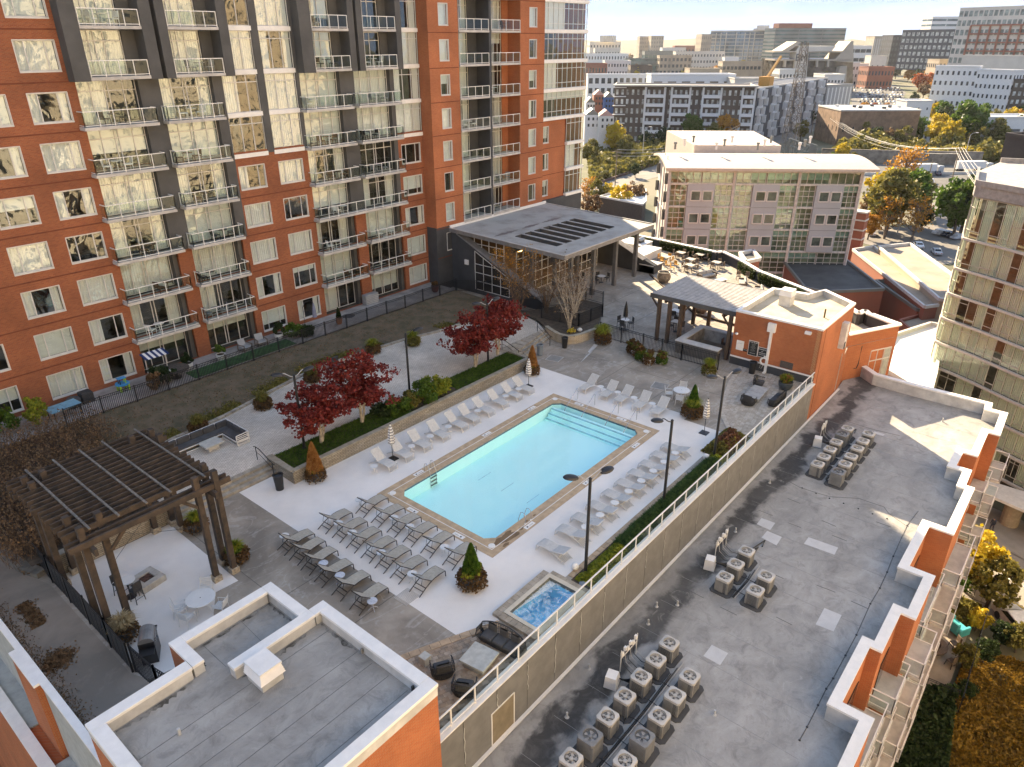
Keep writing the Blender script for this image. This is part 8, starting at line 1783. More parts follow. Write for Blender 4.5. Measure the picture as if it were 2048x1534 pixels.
t=thing('brick_chimney','square red brick chimney with pale bands near the parking lot','chimney',tuple(G(1712,482,-14))); MB().box(-1.2,-1.2,-11,1.2,1.2,6).obj('stack', redb, t)
for z in (.5,2.4,4.4,6.0): MB().box(-1.3,-1.3,z,1.3,1.3,z+.3).obj('band', cream, t)
# --- curved glass tower on the right
gt = thing('curved_glass_tower','curved glass apartment tower with cream curtains at the right edge','apartment building',(96.7,12.1,0)); O_=Vector((96.7,12.1,0))
plan=[(108,14.2),(98.6,12.9),(97.2,12.6),(96.8,12.0),(95.9,10.0),(94.6,7.6),(93.1,5.3),(91.6,3.0),(90.3,.6),(89.2,-1.9),(88.3,-4.6),(87.6,-7.5),(87.1,-10.5)]
def plan_pt(s):
 for p,q in zip(plan,plan[1:]):
  l=math.dist(p,q)
  if s<=l or q==plan[-1]: f=min(1,s/l); return Vector((p[0]+(q[0]-p[0])*f,p[1]+(q[1]-p[1])*f,0))
  s-=l
Ltot=sum(math.dist(p,q) for p,q in zip(plan,plan[1:])); zs=[8.1,3.3]+[-.25-3.1*k for k in range(8)]; ggl=glass_mat('curtain_wall_glass', tint=(.84,.90,.82), ior=1.4, wave=.015, wscale=.6, minr=.03); gfr=M('champagne_frame',(.46,.43,.37),.45); slm=M('slab_edge_pink',(.52,.48,.43),.7,var=.05)
cur2=M('cream_curtain',(.58,.59,.51),.9,var=.1,scale=5,stretch=(4,4,.2)); rg=random.Random(21); nm=int(Ltot/1.12)
for j in range(len(zs)-1):
 z1,z0=zs[j]-.25,zs[j+1]; b=MB()
 pa=[plan_pt(Ltot*i/40)-O_ for i in range(41)]
 for p,q in zip(pa,pa[1:]):
  n_=Vector(((q-p).y,-(q-p).x,0)).normalized(); n_ = n_ if n_.x<0 or n_.y>.9 else -n_; b.add([(p.x,p.y,z0-.25),(q.x,q.y,z0-.25),(q.x,q.y,z0),(p.x,p.y,z0),(p.x-.35,p.y+.1,z0-.25),(q.x-.35,q.y+.1,z0-.25),(q.x-.35,q.y+.1,z0),(p.x-.35,p.y+.1,z0)],[(4,5,6,7),(7,6,2,3),(5,4,0,1)])
 b.obj('slab_edge', slm, gt)
 for i in range(nm):
  p=plan_pt(Ltot*i/nm)-O_; q=plan_pt(Ltot*(i+1)/nm)-O_; d=(q-p).normalized(); f=MB(); f.beam((p.x,p.y,z0),(p.x,p.y,z1),.07,.1)
  tr=rg.choice([.18,.22,.75,.8,.5]) ; zz=z0+(z1-z0)*tr; f.beam((p.x,p.y,zz),(q.x,q.y,zz),.07,.07)
  if rg.random()<.4: z2=z0+(z1-z0)*.2; f.beam((p.x,p.y,z2),(q.x,q.y,z2),.07,.07); m2=p.lerp(q,.5); (f.beam((m2.x,m2.y,z2),(m2.x,m2.y,z1),.06,.08) if rg.random()<.4 else None)
  f.beam((p.x,p.y,z1),(q.x,q.y,z1),.08,.1); o=f.obj('window', gfr, gt); MB().quad((p.x,p.y,z0),(q.x,q.y,z0),(q.x,q.y,z1),(p.x,p.y,z1)).obj('pane', ggl, o)
  in_=Vector((.16,-.07,0)); k_=rg.random()
  if k_<(.78 if j else .35):
   c_=MB(); nn=10
   for m_ in range(nn): a_=p.lerp(q,.02+.96*m_/nn)+in_+Vector((.06*(m_%2),0,0)); e_=p.lerp(q,.02+.96*(m_+1)/nn)+in_+Vector((.06*((m_+1)%2),0,0)); c_.quad((a_.x,a_.y,z0),(e_.x,e_.y,z0),(e_.x,e_.y,z1),(a_.x,a_.y,z1))
   c_.obj('curtain', cur2, o)
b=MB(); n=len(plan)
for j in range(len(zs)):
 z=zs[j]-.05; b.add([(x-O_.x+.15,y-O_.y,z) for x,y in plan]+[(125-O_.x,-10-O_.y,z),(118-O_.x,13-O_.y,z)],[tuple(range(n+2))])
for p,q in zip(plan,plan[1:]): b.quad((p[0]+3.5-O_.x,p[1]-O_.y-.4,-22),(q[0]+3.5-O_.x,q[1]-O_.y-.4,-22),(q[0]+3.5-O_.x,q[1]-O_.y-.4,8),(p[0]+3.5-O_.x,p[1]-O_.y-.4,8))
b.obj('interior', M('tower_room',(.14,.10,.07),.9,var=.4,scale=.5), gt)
b=MB(); oo=[(x-O_.x-.35,y-O_.y+.15) for x,y in plan]+[(125-O_.x,-10-O_.y),(118-O_.x,13.5-O_.y)]; b.prism(oo,8.0,9.2); b.obj('roof_fascia', M('fascia_warm_grey',(.30,.28,.26),.6), gt); b=MB(); b.add([(x+(.6 if x<20 else 0),y,9.22) for x,y in oo],[tuple(range(len(oo)))]); b.obj('roof', M('roof_warm',(.42,.38,.33),.8,var=.1), gt)
b=MB(); n2=len(oo)
for p,q in zip(oo,oo[1:]): b.beam((*p,9.5),(*q,9.5),.3,.6)
b.obj('parapet', M('fascia_warm_grey',(.3,.3,.3)), gt)
b=MB(); b.prism([(plan[0][0]-O_.x,plan[0][1]-O_.y),(97.2-O_.x,10-O_.y),(92.5-O_.x,3-O_.y),(89.5-O_.x,-4-O_.y),(89-O_.x,-12-O_.y),(120-O_.x,-12-O_.y),(120-O_.x,14-O_.y)],GZ,-22.2); b.obj('base_storey', M('base_dark',(.10,.085,.07),.8), gt)
t,a_,c_=fb('dark brown windowless block behind the curved glass tower roof',2012,2110,272,150,14,M('dark_brown_block',(.045,.035,.03),.7,var=.1),1,1,z0=-25,D2=140,win=brnc,fu=.01,fv=.01,name='dark_tower_block')
# streets
asph=M('asphalt',(.12,.115,.105),.9,var=.15,scale=.2); asph2=M('pale_asphalt',(.20,.18,.16),.9,var=.12,scale=.15); pave_=M('sidewalk',(.30,.27,.23),.9,var=.12,scale=.4); wline=M('road_paint',(.72,.70,.65),.7)
def gsheet(name, pix, z, mt, extra=None):
 P_=[G(x,y,z) for x,y in pix]; b=MB(); b.add([(p.x,p.y,z) for p in P_],[tuple(range(len(P_)))]);
 o=struct(name,b,mt)
 me=o.data; bm_=bmesh.new(); bm_.from_mesh(me); bmesh.ops.recalc_face_normals(bm_,faces=bm_.faces); [f.normal_flip() for f in bm_.faces if f.normal.z<0]; bm_.to_mesh(me); bm_.free(); return o
gsheet('highway_ramp',[(1150,400),(1150,372),(1340,312),(1480,282),(1560,268),(1640,240),(1668,243),(1600,275),(1520,300),(1400,330),(1250,372),(1180,398)],GZ+.05,asph2)
gsheet('highway',[(1650,335),(1700,326),(2000,332),(2048,335),(2048,400),(1940,408),(1800,400),(1700,380)],GZ+.06,asph)
gsheet('parking_lot',[(1720,450),(1810,455),(1960,440),(1960,520),(1880,530),(1840,500),(1740,490),(1700,480)],GZ+.07,asph2)
gsheet('far_parking_lot',[(1700,172),(1790,170),(1812,185),(1800,212),(1705,222)],GZ+.08,asph)
gsheet('side_street',[(1838,398),(1880,392),(1900,440),(1880,470),(1868,430)],GZ+.09,asph2)
gsheet('grass_verge',[(1700,395),(1790,400),(1900,385),(1960,395),(1950,425),(1880,440),(1860,400),(1750,420)],GZ+.04,M('dry_grass_ground',(.22,.19,.07),.95,col2=(.14,.12,.04),scale=.3))
road=gsheet('street',[(1890,1010),(2300,1195),(2300,1560),(2048,1275),(1960,1225),(1872,1150)],GZ+.03,M('sunny_street',(.30,.27,.23),.9,var=.1,scale=.2))
gsheet('sidewalk',[(1915,985),(2300,1150),(2300,1220),(2048,1118),(1896,1040)],GZ+.14,pave_)
def ribbon(label,pix,z,h,w,mt,name='road_barrier',cat='barrier'):
 t=thing(name,label,cat,(0,0,0)); P_=[G(x,y,z) for x,y in pix]; b=MB()
 for p,q in zip(P_,P_[1:]): b.beam((p.x,p.y,z+h/2),(q.x,q.y,z+h/2),w,h)
 b.obj('barrier_wall',mt,t)
ribbon('dark rail line barrier along the highway ramp',[(1150,385),(1300,333),(1440,285),(1560,262)],GZ,1.0,.6,M('rust_rail',(.14,.08,.06),.9)); ribbon('concrete median barrier of the highway',[(1655,352),(1800,350),(1950,348),(2048,350)],GZ,1.0,.5,palew2)
ribbon('tall weathered concrete retaining wall behind the highway',[(1640,322),(1760,326),(1960,330)],GZ,5.5,1,M('old_concrete',(.26,.23,.19),.9,col2=(.13,.11,.09),scale=.25,lo=.4,hi=.6),'concrete_retaining_wall','retaining wall')
gsheet('street_line',[(2005,1150),(2048,1172),(2048,1174),(2005,1152)],GZ+.06,wline); gsheet('street_line',[(1985,1180),(2048,1215),(2048,1218),(1985,1182)],GZ+.061,M('yellow_line',(.5,.38,.1),.7))
def car(label, loc, rz, mt, group=None, s=1.0):
 t=thing('parked_car',label,'car',loc,rz,group); b=MB(); prof=[(-2.2,.35),(-2.25,.75),(-1.9,.95),(-1.25,1.0),(-.75,1.42),(.75,1.45),(1.35,1.02),(2.1,.88),(2.25,.6),(2.2,.32)]
 n=len(prof); b.v=[(x,-.88+(.12 if z>1.2 else 0),z) for x,z in prof]+[(x,.88-(.12 if z>1.2 else 0),z) for x,z in prof]; b.f=[tuple(range(n-1,-1,-1)),tuple(range(n,2*n))]+[(i,(i+1)%n,n+(i+1)%n,n+i) for i in range(n)]; b.m=[0]*len(b.f); b.obj('body',mt,t)
 gm=M('car_glass',(.02,.025,.03),.08);
 for y in (-.90,.90): MB().add([(-1.1,y*.985,1.02),(1.2,y*.985,1.02),(.7,y*.89,1.38),(-.7,y*.89,1.36)],[(0,1,2,3)]).obj('side_window',gm,t)
 MB().add([(-1.22,-.7,1.03),(-1.22,.7,1.03),(-.78,.62,1.41),(-.78,-.62,1.41)],[(0,1,2,3)]).obj('rear_window',gm,t); MB().add([(1.36,-.72,1.04),(1.36,.72,1.04),(.80,.64,1.44),(.80,-.64,1.44)],[(0,1,2,3)]).obj('windscreen',gm,t)
 for x in (-1.35,1.4):
  for y in (-.82,.82): MB().tube([(x,y-.1,.33),(x,y+.1,.33)],.33,12).obj('wheel',black,t)
 for y in (-.6,.6): MB().box(2.16,y-.15,.62,2.27,y+.15,.75).obj('headlight',cream,t); MB().box(-2.27,y-.15,.68,-2.2,y+.15,.82).obj('tail_light',M('tail_red',(.4,.02,.02),.3),t)
 t.scale=(s,)*3; return t
cm={'white':M('car_white',(.75,.75,.74),.3),'silver':M('car_silver',(.45,.46,.47),.3),'dark':M('car_dark',(.05,.055,.07),.25),'red':M('car_red',(.35,.03,.03),.25)}
gp_=lambda x,y: tuple(G(x,y,GZ+.1))
car('white car parked on the sunny street at the bottom right',tuple(G(2035,1262,GZ+.05)),R(38),cm['white'],s=1.15)
car('white pickup like car beside the brick chimney parking',gp_(1742,470),R(20),cm['white']); car('white car parked behind the tan roof strip',gp_(1836,495),R(25),cm['white']); car('pale car at the near edge of the parking lot',gp_(1872,508),R(25),cm['silver'])
for x,y,c_,l_ in ((1527,277,'silver','silver car on the highway ramp under the pylon'),(1632,268,'white','white car on the ramp near the utility pole'),(1640,273,'dark','dark car behind the white one near the utility pole'),(1878,325,'silver','silver car on the highway beside the trailer'),(1860,366,'white','white car on the near highway lane'),(1875,350,'dark','black car between the two trucks')): car(l_,gp_(x,y),R(20),cm[c_],s=1.1)
for i,(x,y,l_,L_) in enumerate(((1835,348,'long white box truck left on the highway',14),(1938,342,'white semi trailer right on the highway',12))):
 p=G(x,y,GZ+.1); t=thing('truck',l_,'truck',tuple(p),R(-46)); MB().bev(-L_/2,-1.3,1.1,L_/2,1.3,4.0,.08).obj('trailer',whw,t); MB().bev(L_/2+.6,-1.2,.6,L_/2+3,1.2,3.2,.2).obj('cab',cm['silver'],t)
 for k in (-.8,-.6,.55,.9): MB().tube([(k*L_/2,-1.2,.5),(k*L_/2,1.2,.5)],.5,12).obj('wheel',black,t)
mcar=MB(); mcar.bev(-2.1,-.85,.3,2.1,.85,.9,.15).bev(-1.3,-.75,.9,1.1,.75,1.45,.2)
cms=[mcar.mesh('far_car',m_) for m_ in (cm['white'],cm['silver'],cm['dark'],cm['dark'],cm['silver'],M('car_blue',(.05,.10,.2),.3))]
for i in range(8):
 for j in range(14):
  if rnd.random()<.12: continue
  x=1708+j*7.5+i*2+rnd.uniform(-1,1); y=177+i*4.6
  if x>1806 or (y>205 and x>1795): continue
  p=G(x,y,GZ+.15); mk('far_car',rnd.choice(cms),None,tuple(p),R(30+rnd.uniform(-4,4)),label='small car in the crowded parking lot on the far hillside',category='car',group='cars in the far parking lot')
for j in range(7): p=G(1757+7*j*1.6,449+j*1.3,GZ+.15);
for j,(x,y) in enumerate(((1878,468),(1886,470),(1894,472),(1906,475),(1915,478))): p=G(x,y,GZ+.15); mk('far_car',cms[j%6],None,tuple(p),R(-30),label='dark car partly hidden by trees at the glass tower corner',category='car',group='cars behind the glass tower corner')
pz_=G(1981,1062,GZ+.14)
pe=thing('person','person in dark clothes standing at the kerb with a backpack','person',tuple(pz_),R(60));
def skin_body(verts, edges, radii, name, mt, parent, sub=2):
 me=bpy.data.meshes.new(name); me.from_pydata(verts,edges,[]); o=bpy.data.objects.new(name,me); COL.objects.link(o); o.parent=parent; me.materials.append(mt)
 md=o.modifiers.new('skin','SKIN');
 for i,r in enumerate(radii): me.skin_vertices[0].data[i].radius=(r,r) if not isinstance(r,tuple) else r
 me.skin_vertices[0].data[0].use_root=True
 o.modifiers.new('sub','SUBSURF').levels=sub; bpy.context.view_layer.update()
 dg=bpy.context.evaluated_depsgraph_get(); m2=bpy.data.meshes.new_from_object(o.evaluated_get(dg)); o.modifiers.clear(); o.data=m2; m2.materials.clear(); m2.materials.append(mt)
 for p in m2.polygons: p.use_smooth=True
 return o
me0=bpy.data.meshes.new('tmpskin')
V=[(0,0,.95),(0,0,1.15),(0,.01,1.38),(0,0,1.5),(0,.02,1.6),(0,.03,1.72),(.1,0,.9),(.12,.03,.48),(.12,-.02,.08),(.12,.12,.04),(-.1,0,.9),(-.12,-.06,.48),(-.12,-.12,.08),(-.12,.02,.04),(.19,0,1.4),(.24,.0,1.15),(.2,.14,.95),(.19,.18,.88),(-.19,0,1.4),(-.25,0,1.15),(-.22,.1,.93),(-.21,.13,.86)]
E_=[(0,1),(1,2),(2,3),(3,4),(4,5),(0,6),(6,7),(7,8),(8,9),(0,10),(10,11),(11,12),(12,13),(2,14),(14,15),(15,16),(16,17),(2,18),(18,19),(19,20),(20,21)]
Rr=[(.16,.11),(.15,.10),(.17,.11),.06,.10,.09,.10,.07,.05,.05,.10,.07,.05,.05,.07,.05,.04,.035,.07,.05,.04,.035]
def try_body():
 me=bpy.data.meshes.new('body'); me.from_pydata(V,E_,[]); o=bpy.data.objects.new('body',me); COL.objects.link(o); o.parent=pe
 md=o.modifiers.new('skin','SKIN')
 for i,r in enumerate(Rr): me.skin_vertices[0].data[i].radius=(r,r) if not isinstance(r,tuple) else r
 me.skin_vertices[0].data[0].use_root=True; o.modifiers.new('sub','SUBSURF').levels=2; bpy.context.view_layer.update()
 m2=bpy.data.meshes.new_from_object(o.evaluated_get(bpy.context.evaluated_depsgraph_get())); o.modifiers.clear(); o.data=m2; m2.materials.clear()
 for mt in (M('skin',(.35,.20,.14),.6),M('dark_jacket',(.03,.035,.05),.8),M('dark_trousers',(.04,.045,.06),.8)): m2.materials.append(mt)
 for p in m2.polygons: z=p.center.z; p.material_index=0 if (z>1.5 or (z<.92 and abs(p.center.x)>.17 and p.center.y>.08)) else (1 if z>.92 else 2); p.use_smooth=True
try_body()
MB().bev(-.16,-.28,1.05,.16,-.1,1.45,.05).obj('backpack',M('backpack_blue',(.05,.07,.12),.8),pe); MB().lathe([(.10,1.66),(.115,1.74),(.08,1.83),(.01,1.85)],(0,.01,0),10).obj('hair',dkc,pe)
t=thing('entrance_canopy','pale sloping entrance canopy at the foot of the curved glass tower','canopy',(0,0,0)); P_=[G(1945,975,-21.2),G(1968,958,-21.2),G(2300,1060,-21.2),G(2300,1130,-21.2)]; MB().prism([(p.x,p.y) for p in P_],-21.5,-21.2).obj('canopy_slab',cream,t)
for x,y in ((1962,985),(2030,1012)): p=G(x,y,-21.4); MB().lathe([(.9,GZ+21.5),(.9,0)],(p.x+2,p.y,-21.5),16).obj('column',M('column_tan',(.35,.28,.2),.8),t)
gm_=M('court_paving',(.30,.25,.19),.9,var=.15,scale=.6)
gsheet('court_paving',[(1835,1238),(1885,1240),(1935,1270),(1895,1380),(1800,1360),(1800,1290)],GZ+.16,gm_); gsheet('court_paving',[(1770,1410),(1830,1430),(1800,1540),(1730,1540)],GZ+.16,gm_)
for x,y,mt,l_ in ((1910,1262,M('teal_chair',(.06,.42,.45),.5),'bright teal garden armchair in the courtyard'),):
 p=G(x,y,GZ+.18); t=thing('garden_chair',l_,'chair',tuple(p),R(60)); MB().bev(-.45,-.4,.15,.45,.4,.45,.06).obj('seat',mt,t); MB().bev(-.45,.3,.4,.45,.5,.95,.06).obj('backrest',mt,t)
 for s in (-1,1): MB().bev(s*.5-.09,-.4,.15,s*.5+.09,.45,.65,.05).obj('arm',mt,t)
 t.scale=(1.6,)*3
p=G(1885,1253,GZ+.18); t=thing('wicker_stool','round tan wicker stool beside the teal armchair','stool',tuple(p)); MB().lathe([(.55,0),(.65,.3),(.6,.6),(.3,.62)],n=14).obj('stool_body',brn,t)
p=G(1860,1297,GZ+.18); t=thing('garden_fire_table','round brown fire table with dark ring in the courtyard','table',tuple(p)); MB().lathe([(.9,0),(1.3,.5),(1.3,.65),(.75,.65),(.7,.5),(.01,.5)],n=18).obj('table_body',brn,t)
for k in range(5): a=6.283*k/5+.4; put(bb,p.x+2.1*math.cos(a),p.y+2.1*math.sin(a),a-1.57,f'brown chair {["right of","behind","left of","in front of","beside"][k]} the round courtyard fire table','brown chairs round the courtyard fire table',GZ+.18,1.4)
fence([tuple(G(1880,1175,GZ))[:2],tuple(G(1978,1212,GZ))[:2]],2.4,'black fence with open pickets between courtyard and street tree',lambda x,y:GZ,False,.6,4)
fence([tuple(G(1975,1212,GZ))[:2],tuple(G(1910,1440,GZ))[:2]],2.6,'tan fence running down the courtyard side',lambda x,y:GZ,False,.6,4)
fence([tuple(G(1800,1380,GZ))[:2],tuple(G(1905,1425,GZ))[:2]],2.4,'black picket fence between the two courtyards',lambda x,y:GZ,False,.5,4)
for i,(x,y,z_) in enumerate(((40.5,2.6,-6.3),(42.0,2.5,-6.3),(53,2.7,-6.3))): put(pc,x,y,R(50*i),['white slatted chair on the notched street balcony','second white chair on the notched street balcony','white chair on the far street balcony'][i],None,z_)
# trees of the city
ckinds={'green':(grn,31),'yellow':(yel,32),'orange':(orl,33),'olive':(olive,34),'red':(redor,35),'brown':(brl,36),'dark':(dkg,37)}
protos={}
for k_,(mt,sd) in ckinds.items():
 b=MB(); tips=branches(b,(0,0,0),4.5,.28,8,2.6,sd,.05,.8,3); tm=b.mesh('tree_trunk',barkd); b=MB(); crown(b,(0,0,5.6),3.3,3.3,3.3,46,2600 if k_!='brown' else 1900,.42,sd,tips[:20],.30,.85,-.7); protos[k_]=(tm,b.mesh('tree_crown',mt))
b=MB(); tips=branches(b,(0,0,0),7.5,.30,22,3.6,77,.05,.8,9,5,.2); bare_m=b.mesh('bare_tree',M('bare_bark',(.22,.17,.13),.9,var=.3,scale=1)); b=MB();
for e in tips:
 for _ in range(4): b.leaf(e+Vector((r_.gauss(0,.3),r_.gauss(0,.3),r_.gauss(0,.3))),r_,.28)
bare_l=b.mesh('tree_crown',orl)
adj={'green':'green','yellow':'yellow','orange':'orange','olive':'olive green','red':'fiery red orange','brown':'brown leaved','dark':'dark green'}
def ctree(x,y,kind,h,label=None,z=GZ,group=None,w=1.0):
 """stands where pixel (x,y) meets the ground at height z, h metres tall"""
 p=G(x,y,z); s=h/8.7; t=thing('city_tree',label,'tree',tuple(p),rnd.random()*6.28,group)
 if kind=='bare': mk('trunk',bare_m,t); mk('crown',bare_l,t); s=h/10.5
 else: mk('trunk',protos[kind][0],t); mk('crown',protos[kind][1],t)
 t.scale=(s*w,s*w,s); return t
for x,y,k,h,l_ in ((1380,292,'green',15,'bright yellow green round tree before the long apartment block'),(1447,296,'orange',15,'rusty orange tree right of the bright green one'),(1425,300,'olive',12,'olive tree between the green and rusty trees'),(1200,300,'yellow',13,'yellow tree beside the glass corner of the tower'),(1228,310,'yellow',14,'golden tree below the houses at left'),(1180,330,'olive',10,'olive scrub tree at the tower edge'),(1250,320,'olive',10,'low olive tree left of the street lamp'),(1290,305,'dark',9,'dark tree under the left end of the apartment block'),(1325,300,'dark',10,'dark tree below the brown apartment bays'),(1350,306,'olive',8,'small olive tree below the bright green one'),(1480,285,'dark',9,'dark tree by the ramp under the apartment corner'),(1510,270,'olive',9,'olive tree near the ramp street lamp'),(1600,282,'olive',10,'olive tree between the ramp and the highway'),(1565,262,'brown',7,'brown bare tree beside the pylon foot'),
 (1700,285,'yellow',13,'yellow tree against the brown brick building, left'),(1722,290,'olive',12,'olive tree covering the brown brick building'),(1748,300,'dark',10,'dark tree below the brown brick wall'),(1775,300,'brown',10,'brown tree below the brown brick wall'),(1800,302,'olive',11,'olive tree at the right of the brown brick wall'),(1832,288,'green',13,'light green round tree right of the brown building'),(1868,300,'yellow',16,'tall golden tree beside the tall green tree'),(1895,306,'yellow',14,'golden tree behind the tall green tree'),(1922,300,'green',22,'tallest light green tree before the white blocks'),(1950,305,'olive',11,'olive tree right of the tallest green tree'),(1985,302,'olive',14,'olive tree towards the warehouse'),(2020,295,'dark',14,'dark tree at the warehouse corner'),(2040,318,'yellow',9,'yellow bush tree at the far right of the bank'),(1905,322,'yellow',6,'low yellow bush above the retaining wall'),(1860,324,'yellow',6,'low yellow green bush above the retaining wall, left'),(1955,325,'yellow',6,'low golden bush above the retaining wall, right'),(1680,325,'yellow',8,'bright yellow tree under the power lines'),(1665,335,'green',6,'small green tree under the power lines'),(1700,335,'olive',6,'small olive tree under the power lines'),
 (1770,470,'olive',17,'big olive and yellow tree right of the loft building'),(1758,440,'yellow',14,'yellow tree right of the loft roof edge'),(1800,445,'green',15,'yellow green tree in the middle of the lot trees'),(1830,430,'olive',12,'olive tree left of the side street'),(1905,478,'green',16,'tall green and yellow tree left of the glass tower'),(1920,470,'dark',15,'darker tree against the glass tower edge'),(1842,462,'dark',7,'round dark bush beside the side street'),(1740,455,'brown',9,'brown tree by the loft corner'),(1735,480,'orange',7,'small orange tree behind the brick chimney'),
 (1238,432,'yellow',9,'small golden tree left of the loft end wall'),(1268,425,'brown',9,'brown tree beside the loft end wall'),(1195,420,'olive',9,'olive tree at the foot of the glass corner'),(1180,440,'brown',8,'brown shrub tree at the tower corner'),(1215,412,'yellow',7,'little yellow tree behind the low white roof'),(1270,355,'dark',5,'clipped dark hedge tree by the ramp'),
 (1785,640,'brown',9,'rusty brown tree between dark roof and brick annex')): ctree(x,y,k,h,l_)
for x,y,h,l_ in ((1795,405,20,'tall bare tree with power lines crossing it'),(1768,478,13,'bare grey tree left in the parking lot'),(1822,482,13,'bare tree with orange leaves in the parking lot'),(1250,420,9,'bare tree in front of the low white roof'),(1175,410,10,'bare tree beside the tower glass'),(1755,625,10,'bare rusty tree behind the bath house roof'),(1790,615,10,'bare rusty tree right of the bath house roof')): ctree(x,y,'bare',h,l_)
for x,y,k,h,l_ in ((1925,1180,'yellow',6.5,'golden street tree beside the low roof'),(1915,1140,'yellow',5.5,'golden street tree nearest the street corner'),(1972,1215,'olive',5.5,'round olive street tree over the black fence'),(1890,1205,'green',4,'green shrub tree at the courtyard corner'),(1950,1262,'yellow',2.5,'yellow green shrub beside the teal armchair'),(1965,1325,'dark',2.5,'dark green shrub right of the courtyard'),(1925,1335,'olive',2.5,'grey green shrub along the tan fence'),(1925,1400,'dark',2,'dark shrub at the second courtyard'),(2030,1305,'olive',3,'shrub in front of the parked white car'),(2000,1292,'dark',2.5,'small dark shrub at the kerb before the white car')): ctree(x,y,k,h,l_)
def far_tree(x,y,k,h,l_,D=None): ctree(x,y,k,h,l_)
r_=random.Random(17)
